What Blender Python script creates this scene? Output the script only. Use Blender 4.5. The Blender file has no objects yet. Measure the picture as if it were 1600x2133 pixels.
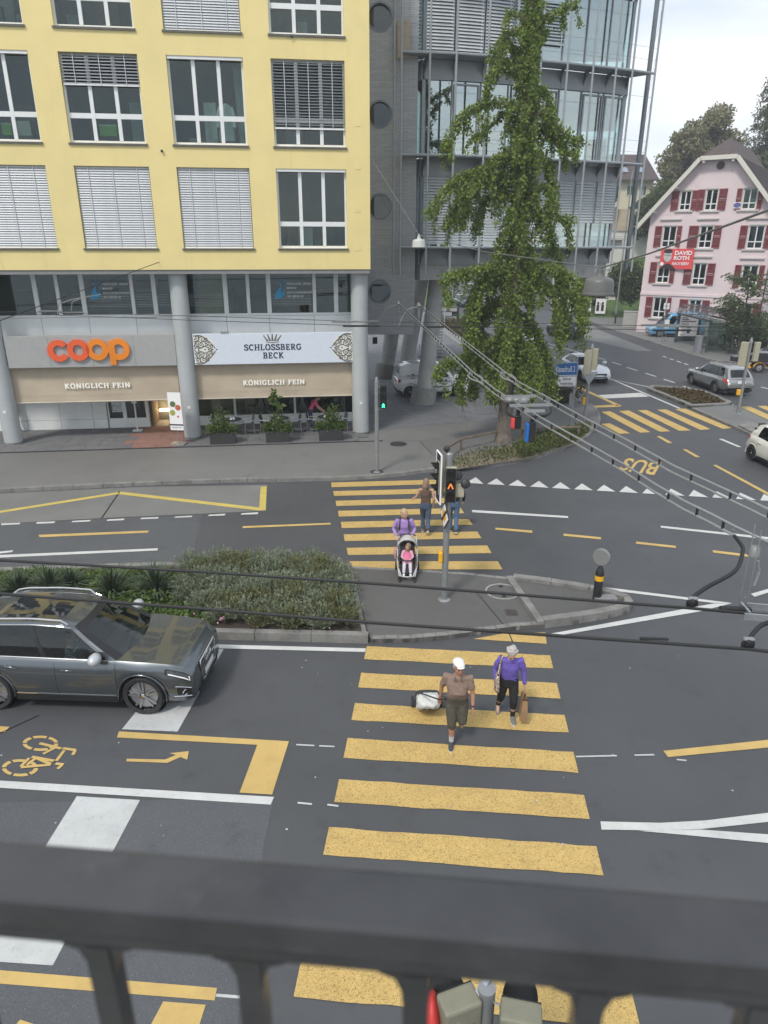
import bpy, bmesh, math, random
from math import sin, cos, pi, radians, sqrt, atan2
from mathutils import Vector, Matrix, Euler
from mathutils.geometry import tessellate_polygon
random.seed(7)
SC = bpy.context.scene
COL = SC.collection
F_PX, PITCH, ROLL, CAM_H = 1454.31, 0.36538, 0.00169, 8.044
RT = Vector((cos(ROLL),sin(PITCH)*sin(ROLL),cos(PITCH)*sin(ROLL)))
UP = Vector((-sin(ROLL),sin(PITCH)*cos(ROLL),cos(PITCH)*cos(ROLL)))
FW = Vector((0,cos(PITCH),-sin(PITCH)))
cd = bpy.data.cameras.new('camera')
cam = bpy.data.objects.new('camera',cd)
COL.objects.link(cam)
cam.matrix_world = Matrix(((RT.x,UP.x,-FW.x,0),(RT.y,UP.y,-FW.y,0),(RT.z,UP.z,-FW.z,CAM_H),(0,0,0,1)))
cd.sensor_fit = 'HORIZONTAL'
cd.sensor_width = 7.0
cd.lens = 7.0*F_PX/1600
cd.clip_start = 0.05
cd.clip_end = 3000
cd.dof.use_dof = True
cd.dof.focus_distance = 17
cd.dof.aperture_fstop = 1.1
SC.camera = cam
SUN_EL, SUN_AZ = 52, -150
wd = bpy.data.worlds.new('World')
SC.world = wd
wd.use_nodes = True
nt = wd.node_tree
nt.nodes.clear()
def wn(t):return nt.nodes.new(t)
wo = wn('ShaderNodeOutputWorld'); bg = wn('ShaderNodeBackground'); sky = wn('ShaderNodeTexSky')
sky.sky_type = 'NISHITA'; sky.sun_disc = False
sky.sun_elevation = radians(SUN_EL); sky.sun_rotation = radians(SUN_AZ)
sky.dust_density = 2.5
tc = wn('ShaderNodeTexCoord'); n1 = wn('ShaderNodeTexNoise'); mp = wn('ShaderNodeMapping')
mp.inputs['Scale'].default_value =(1,1,3.2)
n1.inputs['Scale'].default_value = 2.6; n1.inputs['Detail'].default_value = 7; n1.inputs['Roughness'].default_value = .55
rp = wn('ShaderNodeValToRGB')
rp.color_ramp.elements[0].position = .30; rp.color_ramp.elements[0].color =(.72,.72,.72,1)
rp.color_ramp.elements[1].position = .62; rp.color_ramp.elements[1].color =(1,1,1,1)
mx = wn('ShaderNodeMix'); mx.data_type = 'RGBA'
n2 = wn('ShaderNodeTexNoise'); n2.inputs['Scale'].default_value = 1.7; n2.inputs['Detail'].default_value = 5
cr = wn('ShaderNodeValToRGB')
cr.color_ramp.elements[0].position = .42; cr.color_ramp.elements[0].color =(.56,.65,.77,1)
cr.color_ramp.elements[1].position = .70; cr.color_ramp.elements[1].color =(1,1,1,1)
vm = wn('ShaderNodeVectorMath'); vm.operation = 'SCALE'; vm.inputs['Scale'].default_value = 8.2
L = nt.links.new
L(tc.outputs['Generated'],mp.inputs['Vector']); L(mp.outputs['Vector'],n1.inputs['Vector']); L(mp.outputs['Vector'],n2.inputs['Vector'])
L(n1.outputs['Fac'],rp.inputs['Fac']); L(n2.outputs['Fac'],cr.inputs['Fac'])
L(cr.outputs['Color'],vm.inputs[0])
L(rp.outputs['Color'],mx.inputs['Factor']); L(sky.outputs['Color'],mx.inputs[6]); L(vm.outputs['Vector'],mx.inputs[7])
L(mx.outputs[2],bg.inputs['Color']); bg.inputs['Strength'].default_value = 0.1
L(bg.outputs['Background'],wo.inputs['Surface'])
sd = bpy.data.lights.new('sun','SUN'); sd.energy = 1.5; sd.angle = radians(10); sd.color =(1,.95,.88)
so = bpy.data.objects.new('sun',sd); COL.objects.link(so)
_d = Vector((sin(radians(SUN_AZ))*cos(radians(SUN_EL)),cos(radians(SUN_AZ))*cos(radians(SUN_EL)),sin(radians(SUN_EL))))
so.rotation_euler = _d.to_track_quat('Z','Y').to_euler(); so.location =(0,0,60)
SC.view_settings.view_transform = 'Standard'; SC.view_settings.look = 'None'
SC.view_settings.exposure = 0.68; SC.view_settings.gamma = 1; SC.view_settings.use_curve_mapping = False
SC.cycles.use_denoising = True
SC.cycles.max_bounces = 7; SC.cycles.diffuse_bounces = 3; SC.cycles.glossy_bounces = 3
SC.cycles.transparent_max_bounces = 12; SC.cycles.transmission_bounces = 4
SC.cycles.caustics_reflective = False; SC.cycles.caustics_refractive = False
SC.render.film_transparent = False
def ray(x,y):return FW+RT*((x-800)/F_PX)-UP*((y-1066.5)/F_PX)
def G(x,y,z=0.0):
 """point at height z seen at photo pixel x, y"""
 d = ray(x,y); t =(z-CAM_H)/d.z
 return Vector((d.x*t,d.y*t,z))
def AT(x,y,Y):
 """point at world depth Y seen at photo pixel x, y"""
 d = ray(x,y); t = Y/d.y
 return Vector((d.x*t,Y,CAM_H+d.z*t))
YAW = 0.1275
FO = Vector((0,29.905,0)); FX = Vector((cos(YAW),sin(YAW),0)); FN = Vector((-sin(YAW),cos(YAW),0))
def FU(x,y,off=0.0):
 """(u, z) on the yellow facade's plane, off metres behind it"""
 d = ray(x,y); c = Vector((0,0,CAM_H)); o = FO+FN*off
 P = c+d*((o-c).dot(FN)/d.dot(FN))
 return(P-o).dot(FX), P.z
class MB:
 def __init__(s):s.v =[]; s.f =[]; s.m =[]
 def add(s,vs,fs,mi=0):
  b = len(s.v); s.v+=[tuple(v)for v in vs]
  s.f+=[tuple(i+b for i in f)for f in fs]; s.m+=[mi]*len(fs); return s
 def box(s,x0,x1,y0,y1,z0,z1,mi=0):
  return s.add([(x0,y0,z0),(x1,y0,z0),(x1,y1,z0),(x0,y1,z0),(x0,y0,z1),(x1,y0,z1),(x1,y1,z1),(x0,y1,z1)],[(0,3,2,1),(4,5,6,7),(0,1,5,4),(1,2,6,5),(2,3,7,6),(3,0,4,7)],mi)
 def obox(s,c,sz,M=None,mi=0):
  a, b, d = sz[0]/2, sz[1]/2, sz[2]/2; c = Vector(c)
  vs =[Vector(p)for p in((-a,-b,-d),(a,-b,-d),(a,b,-d),(-a,b,-d),(-a,-b,d),(a,-b,d),(a,b,d),(-a,b,d))]
  if M is not None:vs =[M@v for v in vs]
  return s.add([v+c for v in vs],[(0,3,2,1),(4,5,6,7),(0,1,5,4),(1,2,6,5),(2,3,7,6),(3,0,4,7)],mi)
 def bar(s,a,b,w,h,mi=0,up=(0,0,1)):
  a = Vector(a); b = Vector(b); d =(b-a); l = d.length; d.normalize(); u = Vector(up)
  if abs(d.dot(u))>.98:u = Vector((1,0,0))
  x = d.cross(u).normalized(); u = x.cross(d)
  M = Matrix((x,d,u)).transposed()
  return s.obox((a+b)/2,(w,l,h),M,mi)
 def tube(s,pts,r,n=8,mi=0,caps=True):
  pts =[Vector(p)for p in pts]; k = len(pts)
  rr = r if isinstance(r,(list,tuple))else[r]*k
  t =(pts[1]-pts[0]).normalized(); x = t.orthogonal().normalized()
  vs =[]; fs =[]
  for i in range(k):
   if i==0:t2 =(pts[1]-pts[0])
   elif i==k-1:t2 =(pts[-1]-pts[-2])
   else:t2 =(pts[i+1]-pts[i-1])
   t2 = t2.normalized()if t2.length>1e-9 else t
   q = t.rotation_difference(t2); x =(q@x); x =(x-t2*x.dot(t2)).normalized(); t = t2
   y = t.cross(x)
   for j in range(n):
    a = 2*pi*j/n; vs.append(pts[i]+(x*cos(a)+y*sin(a))*rr[i])
  for i in range(k-1):
   for j in range(n):
    j2 =(j+1)%n; fs.append((i*n+j,i*n+j2,(i+1)*n+j2,(i+1)*n+j))
  if caps:fs.append(tuple(range(n-1,-1,-1))); fs.append(tuple((k-1)*n+j for j in range(n)))
  return s.add(vs,fs,mi)
 def lathe(s,prof,n=16,mi=0,M=None,caps=True):
  vs =[]; fs =[]; k = len(prof)
  for r, z in prof:
   for j in range(n):vs.append(Vector((r*cos(2*pi*j/n),r*sin(2*pi*j/n),z)))
  for i in range(k-1):
   for j in range(n):
    j2 =(j+1)%n; fs.append((i*n+j,i*n+j2,(i+1)*n+j2,(i+1)*n+j))
  if caps:fs.append(tuple(range(n-1,-1,-1))); fs.append(tuple((k-1)*n+j for j in range(n)))
  if M is not None:vs =[M@v for v in vs]
  return s.add(vs,fs,mi)
 def ell(s,c,r,nu=14,nv=9,mi=0,M=None):
  vs =[]; fs =[]; c = Vector(c)
  for i in range(nv+1):
   th = pi*i/nv
   for j in range(nu):
    a = 2*pi*j/nu; p = Vector((r[0]*sin(th)*cos(a),r[1]*sin(th)*sin(a),r[2]*cos(th)))
    if M is not None:p = M@p
    vs.append(c+p)
  for i in range(nv):
   for j in range(nu):
    j2 =(j+1)%nu; fs.append((i*nu+j,(i+1)*nu+j,(i+1)*nu+j2,i*nu+j2))
  return s.add(vs,fs,mi)
 def poly(s,pts,mi=0):
  pts =[Vector(p)if len(p)==3 else Vector((p[0],p[1],0))for p in pts]
  tr = tessellate_polygon([pts]); n = Vector()
  fs =[]
  for t in tr:
   a, b, c =(pts[i]for i in t)
   fs.append(tuple(t)if(b-a).cross(c-a).z>=0 else tuple(reversed(t)))
  return s.add(pts,fs,mi)
 def prism(s,poly,z0,z1,mi=0,M=None,side=None):
  """extrude a 2-D polygon between z0 and z1"""
  ar = sum(poly[i][0]*poly[(i+1)%len(poly)][1]-poly[(i+1)%len(poly)][0]*poly[i][1]for i in range(len(poly)))
  if ar<0:poly = list(reversed(poly))
  n = len(poly); v0 =[Vector((p[0],p[1],z0))for p in poly]; v1 =[Vector((p[0],p[1],z1))for p in poly]
  tr = tessellate_polygon([v0]); fs =[]
  for t in tr:
   a, b, c =(v0[i]for i in t)
   if(b-a).cross(c-a).z<0:t = tuple(reversed(t))
   fs.append(tuple(i+n for i in t)); fs.append(tuple(reversed(t)))
  vs = v0+v1
  if M is not None:vs =[M@v for v in vs]
  s.add(vs,fs,mi)
  b = len(s.v)-2*n
  for i in range(n):
   j =(i+1)%n; s.f.append((b+i,b+j,b+n+j,b+n+i)); s.m.append(mi if side is None else side)
  return s
 def mesh(s,name,mats,smooth=None):
  me = bpy.data.meshes.new(name); me.from_pydata(s.v,[],s.f)
  if not isinstance(mats,(list,tuple)):mats =[mats]
  for m in mats:me.materials.append(m)
  if len(mats)>1:me.polygons.foreach_set('material_index',s.m)
  if smooth is not None:
   me.shade_smooth(); me.set_sharp_from_angle(angle=radians(smooth))
  me.update(); return me
 def build(s,name,mats,parent=None,smooth=None,bevel=0,**kw):
  return put(name,s.mesh(name,mats,smooth),parent,bevel=bevel,**kw)
def put(name,me,parent=None,loc=None,rz=0,bevel=0,label=None,kind=None,scale=None,M=None):
 o = bpy.data.objects.new(name,me); COL.objects.link(o)
 if M is not None:o.matrix_local = M
 else:
  if loc is not None:o.location = loc
  if rz:o.rotation_euler =(0,0,rz)
  if scale is not None:o.scale = scale if isinstance(scale,(tuple,list))else(scale, )*3
 if parent is not None:o.parent = parent
 if bevel:
  b = o.modifiers.new('bevel','BEVEL'); b.width = bevel; b.segments = 2; b.limit_method = 'ANGLE'; b.angle_limit = radians(40)
 if label:o['label'] = label
 if kind:o['kind'] = kind
 return o
def thing(name,label,cat,loc=(0,0,0),rz=0,group=None,kind=None):
 o = bpy.data.objects.new(name,None); COL.objects.link(o); o.empty_display_size = .2
 o.location = loc; o.rotation_euler =(0,0,rz); return tag(o,label,cat,group,kind)
def tag(o,label=None,cat=None,group=None,kind=None):
 if label:o['label'] = label
 if cat:o['category'] = cat
 if group:o['group'] = group
 if kind:o['kind'] = kind
 return o
def kids(o):return list(o.children)
def dup(o,loc=None,rz=None,label=None,parent=None,group=None):
 c = o.copy(); COL.objects.link(c)
 if parent is not None:c.parent = parent
 if loc is not None:c.location = loc
 if rz is not None:c.rotation_euler =(0,0,rz)
 if label:c['label'] = label
 if group:c['group'] = group
 for k in kids(o):dup(k,parent=c)
 return c
def local(root,p):
 """world point into the frame of a root empty that has location and z rotation only"""
 v = Vector(p)-root.location; a = -root.rotation_euler.z
 return Vector((v.x*cos(a)-v.y*sin(a),v.x*sin(a)+v.y*cos(a),v.z))
def catmull(pts,n=6):
 pts =[Vector(p)for p in pts]; out =[]
 for i in range(len(pts)-1):
  p0 = pts[max(i-1,0)]; p1 = pts[i]; p2 = pts[i+1]; p3 = pts[min(i+2,len(pts)-1)]
  for k in range(n):
   t = k/n
   out.append(.5*((2*p1)+(p2-p0)*t+(2*p0-5*p1+4*p2-p3)*t*t+(3*p1-p0-3*p2+p3)*t**3))
 out.append(pts[-1]); return out
def wall_open(mb,u0,u1,z0,z1,y,depth,ops,mi=0,mr=None):
 """front face of a wall at local y with rectangular openings and reveals of the given depth"""
 us = sorted({u0,u1}|{o[0]for o in ops}|{o[1]for o in ops}); zs = sorted({z0,z1}|{o[2]for o in ops}|{o[3]for o in ops})
 us =[u for u in us if u0<=u<=u1]; zs =[z for z in zs if z0<=z<=z1]
 for i in range(len(us)-1):
  for j in range(len(zs)-1):
   uc =(us[i]+us[i+1])/2; zc =(zs[j]+zs[j+1])/2
   if any(o[0]<uc<o[1]and o[2]<zc<o[3]for o in ops):continue
   mb.add([(us[i],y,zs[j]),(us[i+1],y,zs[j]),(us[i+1],y,zs[j+1]),(us[i],y,zs[j+1])],[(0,1,2,3)],mi)
 for a, b, c, d in ops:
  q = y+depth; m = mi if mr is None else mr
  mb.add([(a,y,c),(b,y,c),(b,y,d),(a,y,d),(a,q,c),(b,q,c),(b,q,d),(a,q,d)],[(0,4,5,1),(1,5,6,2),(2,6,7,3),(3,7,4,0)],m)
MATS ={}
def new_mat(name):
 m = bpy.data.materials.new(name); m.use_nodes = True
 return m, m.node_tree.nodes, m.node_tree.links, m.node_tree.nodes['Principled BSDF']
def mat(name,col,rough=.6,metal=0,var=.12,scale=6,bump=0,bscale=None,spec=.5,coat=0,wear=None,coords='Object',emit=None,estr=0,detail=4,sub=0):
 """principled material with two scales of noise in its colour, optional bump and worn spots"""
 if name in MATS:return MATS[name]
 m, N, K, b = new_mat(name)
 b.inputs['Roughness'].default_value = rough; b.inputs['Metallic'].default_value = metal
 b.inputs['Specular IOR Level'].default_value = spec; b.inputs['Coat Weight'].default_value = coat; b.inputs['Coat Roughness'].default_value = .04
 c4 =(*col,1)
 if emit:b.inputs['Emission Color'].default_value =(*emit,1); b.inputs['Emission Strength'].default_value = estr
 t = N.new('ShaderNodeTexCoord')
 if coords=='World':
  g = N.new('ShaderNodeNewGeometry'); vec = g.outputs['Position']
 else:vec = t.outputs[coords]
 if var:
  a = N.new('ShaderNodeTexNoise'); a.inputs['Scale'].default_value = scale; a.inputs['Detail'].default_value = detail; a.inputs['Roughness'].default_value = .6
  K.new(vec,a.inputs['Vector'])
  x = N.new('ShaderNodeMix'); x.data_type = 'RGBA'
  x.inputs[6].default_value =(*[c*(1-var)for c in col],1); x.inputs[7].default_value =(*[min(1,c*(1+var))for c in col],1)
  r = N.new('ShaderNodeMapRange'); r.inputs[1].default_value = .3; r.inputs[2].default_value = .7
  K.new(a.outputs['Fac'],r.inputs[0]); K.new(r.outputs[0],x.inputs['Factor'])
  out = x.outputs[2]
  if wear:
   wcol, wscale, thr, soft = wear
   w = N.new('ShaderNodeTexNoise'); w.inputs['Scale'].default_value = wscale; w.inputs['Detail'].default_value = 5; w.inputs['Roughness'].default_value = .65
   K.new(vec,w.inputs['Vector'])
   r2 = N.new('ShaderNodeMapRange'); r2.inputs[1].default_value = thr; r2.inputs[2].default_value = thr+soft
   K.new(w.outputs['Fac'],r2.inputs[0])
   y = N.new('ShaderNodeMix'); y.data_type = 'RGBA'; y.inputs[7].default_value =(*wcol,1)
   K.new(r2.outputs[0],y.inputs['Factor']); K.new(out,y.inputs[6]); out = y.outputs[2]
  K.new(out,b.inputs['Base Color'])
 else:b.inputs['Base Color'].default_value = c4
 if bump:
  n = N.new('ShaderNodeTexNoise'); n.inputs['Scale'].default_value = bscale or scale*4; n.inputs['Detail'].default_value = 3
  K.new(vec,n.inputs['Vector'])
  bp = N.new('ShaderNodeBump'); bp.inputs['Strength'].default_value = bump; bp.inputs['Distance'].default_value = .02
  K.new(n.outputs['Fac'],bp.inputs['Height']); K.new(bp.outputs['Normal'],b.inputs['Normal'])
 MATS[name] = m; return m
def asphalt(name,c0,c1,speck=.5,sscale=90,stain=(.03,.03,.032),grain=.3):
 m, N, K, b = new_mat(name); g = N.new('ShaderNodeNewGeometry'); P = g.outputs['Position']
 def nz(sc,d=4,ro=.6):
  n = N.new('ShaderNodeTexNoise'); n.inputs['Scale'].default_value = sc; n.inputs['Detail'].default_value = d; n.inputs['Roughness'].default_value = ro; K.new(P,n.inputs['Vector']); return n.outputs['Fac']
 def mr(s,a,b_,c=0,d=1):
  r = N.new('ShaderNodeMapRange'); r.inputs[1].default_value = a; r.inputs[2].default_value = b_; r.inputs[3].default_value = c; r.inputs[4].default_value = d; K.new(s,r.inputs[0]); return r.outputs[0]
 def mix(f,a,b_):
  x = N.new('ShaderNodeMix'); x.data_type = 'RGBA'; K.new(f,x.inputs['Factor'])
  for i, q in((6,a),(7,b_)):
   if isinstance(q,tuple):x.inputs[i].default_value =(*q,1)
   else:K.new(q,x.inputs[i])
  return x.outputs[2]
 c = mix(mr(nz(.35,5),.35,.65),c0,c1)
 c = mix(mr(nz(1.7,6,.7),.56,.8,0,.6),c,stain); c = mix(mr(nz(.09,3),.42,.62,0,.35),c,tuple(x*.72 for x in c0))
 c = mix(mr(nz(sscale,2),.58,.72,0,speck),c,tuple(min(1,x*2.6)for x in c1))
 c = mix(mr(nz(sscale*.8,2),.3,.42,speck,0),c,tuple(x*.45 for x in c0))
 K.new(c,b.inputs['Base Color']); b.inputs['Roughness'].default_value = .62; b.inputs['Specular IOR Level'].default_value = .45
 bp = N.new('ShaderNodeBump'); bp.inputs['Strength'].default_value = grain; bp.inputs['Distance'].default_value = .01
 K.new(nz(sscale,3),bp.inputs['Height']); K.new(bp.outputs['Normal'],b.inputs['Normal']); MATS[name] = m; return m
def road_paint(name,col,pit=None,thr=.55,pscale=46,dirt=.25):
 m, N, K, b = new_mat(name); g = N.new('ShaderNodeNewGeometry'); P = g.outputs['Position']
 def nz(sc,d=4,ro=.6,dist=0):
  n = N.new('ShaderNodeTexNoise'); n.inputs['Scale'].default_value = sc; n.inputs['Detail'].default_value = d; n.inputs['Roughness'].default_value = ro; n.inputs['Distortion'].default_value = dist; K.new(P,n.inputs['Vector']); return n.outputs['Fac']
 def mix(f,lo,hi,amt,a,c2):
  r = N.new('ShaderNodeMapRange'); r.inputs[1].default_value = lo; r.inputs[2].default_value = hi; r.inputs[4].default_value = amt; K.new(f,r.inputs[0])
  x = N.new('ShaderNodeMix'); x.data_type = 'RGBA'; K.new(r.outputs[0],x.inputs['Factor'])
  if isinstance(a,tuple):x.inputs[6].default_value =(*a,1)
  else:K.new(a,x.inputs[6])
  x.inputs[7].default_value =(*c2,1); return x.outputs[2]
 c = mix(nz(2.2,5),.3,.75,1,tuple(min(1,q*1.07)for q in col),tuple(q*.86 for q in col))
 c = mix(nz(9,6,.7),.55,.85,dirt,c,(.12,.11,.1))
 if pit:c = mix(nz(pscale,2,.5,1.6),thr,thr+.05,.8,c,pit); c = mix(nz(pscale*2.3,1,.5,.8),thr+.03,thr+.09,.55,c,pit)
 else:c = mix(nz(70,2),.68,.72,.6,c,(.1,.1,.1))
 K.new(c,b.inputs['Base Color']); b.inputs['Roughness'].default_value = .75; b.inputs['Specular IOR Level'].default_value = .3
 MATS[name] = m; return m
def glass_mat(name,tint=(.8,.9,.88),refl=1.0,rough=.01,dark=None):
 """thin pane: clear or tinted see-through mixed with a mirror reflection by Fresnel"""
 m = bpy.data.materials.new(name); m.use_nodes = True; N = m.node_tree.nodes; K = m.node_tree.links
 N.remove(N['Principled BSDF']); o = N['Material Output']
 t = N.new('ShaderNodeBsdfTransparent'); t.inputs['Color'].default_value =(*tint,1)
 g = N.new('ShaderNodeBsdfGlossy'); g.inputs['Roughness'].default_value = rough; g.inputs['Color'].default_value =(.95,1,.98,1)
 ge = N.new('ShaderNodeNewGeometry'); dt = N.new('ShaderNodeVectorMath'); dt.operation = 'DOT_PRODUCT'; K.new(ge.outputs['Incoming'],dt.inputs[0]); K.new(ge.outputs['Normal'],dt.inputs[1])
 def mth(op,a,b=None,c=None):
  n = N.new('ShaderNodeMath'); n.operation = op
  for i, q in enumerate((a,b,c)):
   if q is None:continue
   if isinstance(q,(int,float)):n.inputs[i].default_value = q
   else:K.new(q,n.inputs[i])
  return n.outputs[0]
 p5 = mth('POWER',mth('SUBTRACT',1.0,mth('ABSOLUTE',dt.outputs['Value'])),5.0)
 fr = mth('MINIMUM',mth('MULTIPLY_ADD',p5,.90,.045*refl+.015),1.0)
 x = N.new('ShaderNodeMixShader'); K.new(fr,x.inputs[0]); K.new(t.outputs[0],x.inputs[1]); K.new(g.outputs[0],x.inputs[2]); K.new(x.outputs[0],o.inputs['Surface'])
 MATS[name] = m; return m
def text_mesh(body,size=1.0,depth=.005,bold=0.0,align='CENTER',spacing=1.0,shear=0):
 c = bpy.data.curves.new('lettering','FONT'); c.body = body; c.size = size; c.extrude = depth; c.offset = bold; c.align_x = align; c.align_y = 'CENTER'
 c.space_character = spacing; c.shear = shear; c.resolution_u = 3
 o = bpy.data.objects.new('lettering',c); COL.objects.link(o)
 me = bpy.data.meshes.new_from_object(o.evaluated_get(bpy.context.evaluated_depsgraph_get()))
 bpy.data.objects.remove(o); bpy.data.curves.remove(c); return me
def letters(body,m,parent,M,size=1,depth=.004,bold=0,align='CENTER',name='lettering',spacing=1,shear=0,fit=None):
 me = text_mesh(body,size,depth,bold,align,spacing,shear); me.materials.clear(); me.materials.append(m)
 if fit:
  xs =[v.co.x for v in me.vertices]; ys =[v.co.y for v in me.vertices]
  sx = fit[0]/(max(xs)-min(xs)); sy = fit[1]/(max(ys)-min(ys)); cx =(max(xs)+min(xs))/2; cy =(max(ys)+min(ys))/2
  for v in me.vertices:v.co.x =(v.co.x-cx)*sx; v.co.y =(v.co.y-cy)*sy
 return put(name,me,parent,M=M)
UPR = Matrix(((1,0,0),(0,0,-1),(0,1,0)))
def upright(x,y,z,rz=0):return Matrix.Translation((x,y,z))@Matrix.Rotation(rz,4,'Z')@UPR.to_4x4()
# ================================================================== GROUND
A_new = asphalt('asphalt_new',(.068,.070,.074),(.083,.085,.089),speck=.24,grain=.15)
A_old = asphalt('asphalt_old',(.080,.085,.091),(.098,.103,.109),speck=.55,sscale=70)
A_pave = asphalt('asphalt_pavement',(.165,.162,.155),(.195,.191,.183),speck=.35,sscale=110,stain=(.09,.088,.085))
A_isl = asphalt('asphalt_island',(.105,.101,.096),(.13,.125,.12),speck=.4,sscale=90,stain=(.06,.058,.056))
CONC = asphalt('bay_concrete',(.165,.165,.155),(.205,.205,.195),speck=.2,sscale=60,stain=(.11,.11,.105),grain=.1)
STONE = mat('kerb_granite',(.21,.205,.19),.85,var=.25,scale=3,bump=.3,bscale=60,wear=((.12,.115,.11),2.5,.55,.25),coords='World')
YEL = road_paint('yellow_road_paint',(.55,.385,.14))
YELZ = road_paint('yellow_zebra_paint',(.58,.405,.145),pit=(.20,.13,.05),thr=.56,pscale=42)
YELB = road_paint('pale_yellow_paint',(.56,.44,.12),dirt=.4)
WHT = road_paint('white_road_paint',(.57,.57,.55),dirt=.35)
WHTW = road_paint('worn_white_paint',(.50,.51,.50),dirt=.5)
SEAM = mat('joint_seal',(.02,.02,.02),.6,var=.2)
ground = MB().poly([(-150,-12),(190,-12),(190,330),(-150,330)]).build('ground',asphalt('far_ground',(.10,.11,.08),(.13,.14,.10)),loc=(0,0,-.03))
ground['kind'] = 'structure'
road = MB().poly([(-45,-3),(60,-3),(75,60),(70,130),(-5,220),(-45,40)]).build('road',A_new,loc=(0,0,0)); road['kind'] = 'structure'
def sheet(name,pts,m,z,parent=road,thick=None):
 P =[G(*p,z)if len(p)==2 else Vector(p)for p in pts]
 mb = MB()
 if thick:mb.prism([(p.x,p.y)for p in P],z-thick,z)
 else:mb.poly(P)
 return mb.build(name,m,parent)
sheet('old_asphalt',[(-600,1680),(571,1663),(553,1745),(470,2300),(-900,2300)],A_old,.004)
sheet('old_asphalt',[(-300,1106),(422,1072),(398,1158),(398,1230),(-400,1250)],A_old,.004)
bay = sheet('bus_bay_slab',[(-420,1044),(0,1028),(300,1014),(556,1010),(554,1064),(212,1079),(0,1091),(-420,1115)],CONC,.004)
def mark(name,pts,m,z=.009):return sheet(name,pts,m,z)
def line(name,a,b,w,m,z=.009):
 a = G(*a,z); b = G(*b,z); d =(b-a).normalized(); n = Vector((-d.y,d.x,0))*w/2
 return MB().poly([a+n,b+n,b-n,a-n]).build(name,m,road)
line('bay_joint',(250,1023),(212,1079),.05,SEAM,.008)
ZO = Vector((-.365,12.95,0)); ze = -.0883; ZE = Vector((cos(ze),sin(ze),0)); ZN = Vector((sin(ze),-cos(ze),0)); ZL = 3.87
def rag(a,b,k=14,amp=.012):
 """a straight edge with a slightly ragged outline"""
 return[a.lerp(b,i/k)+ZN*random.uniform(-amp,amp)for i in range(k)]
for k in range(9):
 p0 = ZO+ZN*k; p1 = p0+ZE*ZL; p2 = p1+ZN*.5; p3 = p0+ZN*.5
 pts = rag(p0,p1)+[p1]+rag(p2,p3)+[p3]
 MB().poly([(p.x,p.y,.009)for p in pts]).build('zebra_stripe',YELZ,road)
mark('zebra_stripe',[(986,1331),(1040,1321),(1060,1318),(1136,1317),(1139,1341)],YELZ)
zb_l =[((690,1005),(691,1015)),((694,1023),(696,1033)),((699,1043),(701,1054)),((704,1064),(706,1076)),((710,1087),(712,1100)),((716,1113),(718,1127)),((722,1141),(725,1156)),((728,1169),(732,1186))]
zb_r =[((880,1001),(890,1011)),((899,1019),(909,1029)),((919,1038),(930,1049)),((940,1058),(952,1070)),((962,1081),(973,1094)),((994,1107),(1003,1121)),((1015,1136),(1024,1152)),((1037,1169),(1047,1186))]
zb_r[4] =((976,1081),(985,1093)); zb_r[3] =((960,1058),(967,1069)); zb_r[2] =((945,1037),(952,1047)); zb_r[1] =((930,1017),(936,1027)); zb_r[0] =((915,999),(921,1008))
for a, b in zip(zb_l,zb_r):mark('zebra_stripe',[a[0],b[0],b[1],a[1]],YELZ)
def c6(x,y):return(1100+x/3.2,640+y/3.2)
for q in([(487,778),(545,773),(682,840),(610,843)],[(488,697),(548,693),(818,832),(748,836)],[(605,692),(672,687),(950,826),(880,830)],[(730,687),(790,684),(1085,820),(1010,824)],[(860,683),(920,680),(1218,812),(1150,818)],[(980,679),(1050,675),(1358,804),(1300,811)]):
 mark('zebra_stripe',[c6(*p)for p in q],YEL)
mark('zebra_stripe',[(1542,847),(1561,846),(1680,898),(1665,905)],YEL)
mark('zebra_stripe',[(1578,846),(1595,845),(1720,896),(1700,900)],YEL)
for q in([(983,1062),(1183,1075),(1184,1079),(984,1067)],[(1376,1095),(1640,1123),(1640,1128),(1377,1099)],[(1069,1199),(1525,1256),(1487,1256),(1069,1205)],[(1525,1256.5),(1456,1274),(1144,1327),(1141,1321),(1487,1257)],[(1564,1237),(1640,1215),(1640,1222),(1572,1243)],[(0,1156),(329,1142),(328,1146.5),(0,1161.5),(-300,1180),(-300,1171)],[(-60,1155),(28,1146),(25,1150),(-60,1160)],[(440,1342),(762,1350.5),(761,1358),(441,1350),(-300,1330),(-300,1322)]):
 mark('lane_line',q,WHT)
mark('lane_line',[(1251,1711),(1375,1714),(1470,1709),(1600,1693),(1760,1665),(1760,1683),(1600,1712),(1460,1727),(1375,1730),(1253,1728)],WHT)
mark('lane_line',[(1330,1730.5),(1460,1728),(1600,1738),(1800,1755),(1800,1774),(1600,1756),(1425,1739)],WHT)
mark('lane_line',[(0,1626),(571,1660),(564,1676),(0,1641),(-500,1616),(-500,1602)],WHT)
for q in([(3,1090.5),(42,1089),(41,1092),(2,1094)],[(77,1087.5),(115,1086),(113,1089.5),(75,1091)],[(151,1085),(189,1083),(187,1086),(149,1088)],[(224,1082),(260,1080),(257,1083.5),(222,1085)],[(295,1078.5),(331,1077),(329,1080),(292,1081.5)],[(365,1076),(401,1074),(399,1077),(363,1078.5)],[(436,1072),(470,1070),(468,1073.5),(433,1075)],[(504,1069),(538,1067),(537,1071),(501,1072)]):
 mark('dash_line',q,WHT,.012)
mark('stop_bar',[(388,1352),(466,1352),(370,1524),(254,1519)],WHTW)
mark('stop_bar',[(160,1658.5),(291.5,1666.5),(110,2011),(-54,2000)],WHTW)
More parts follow.
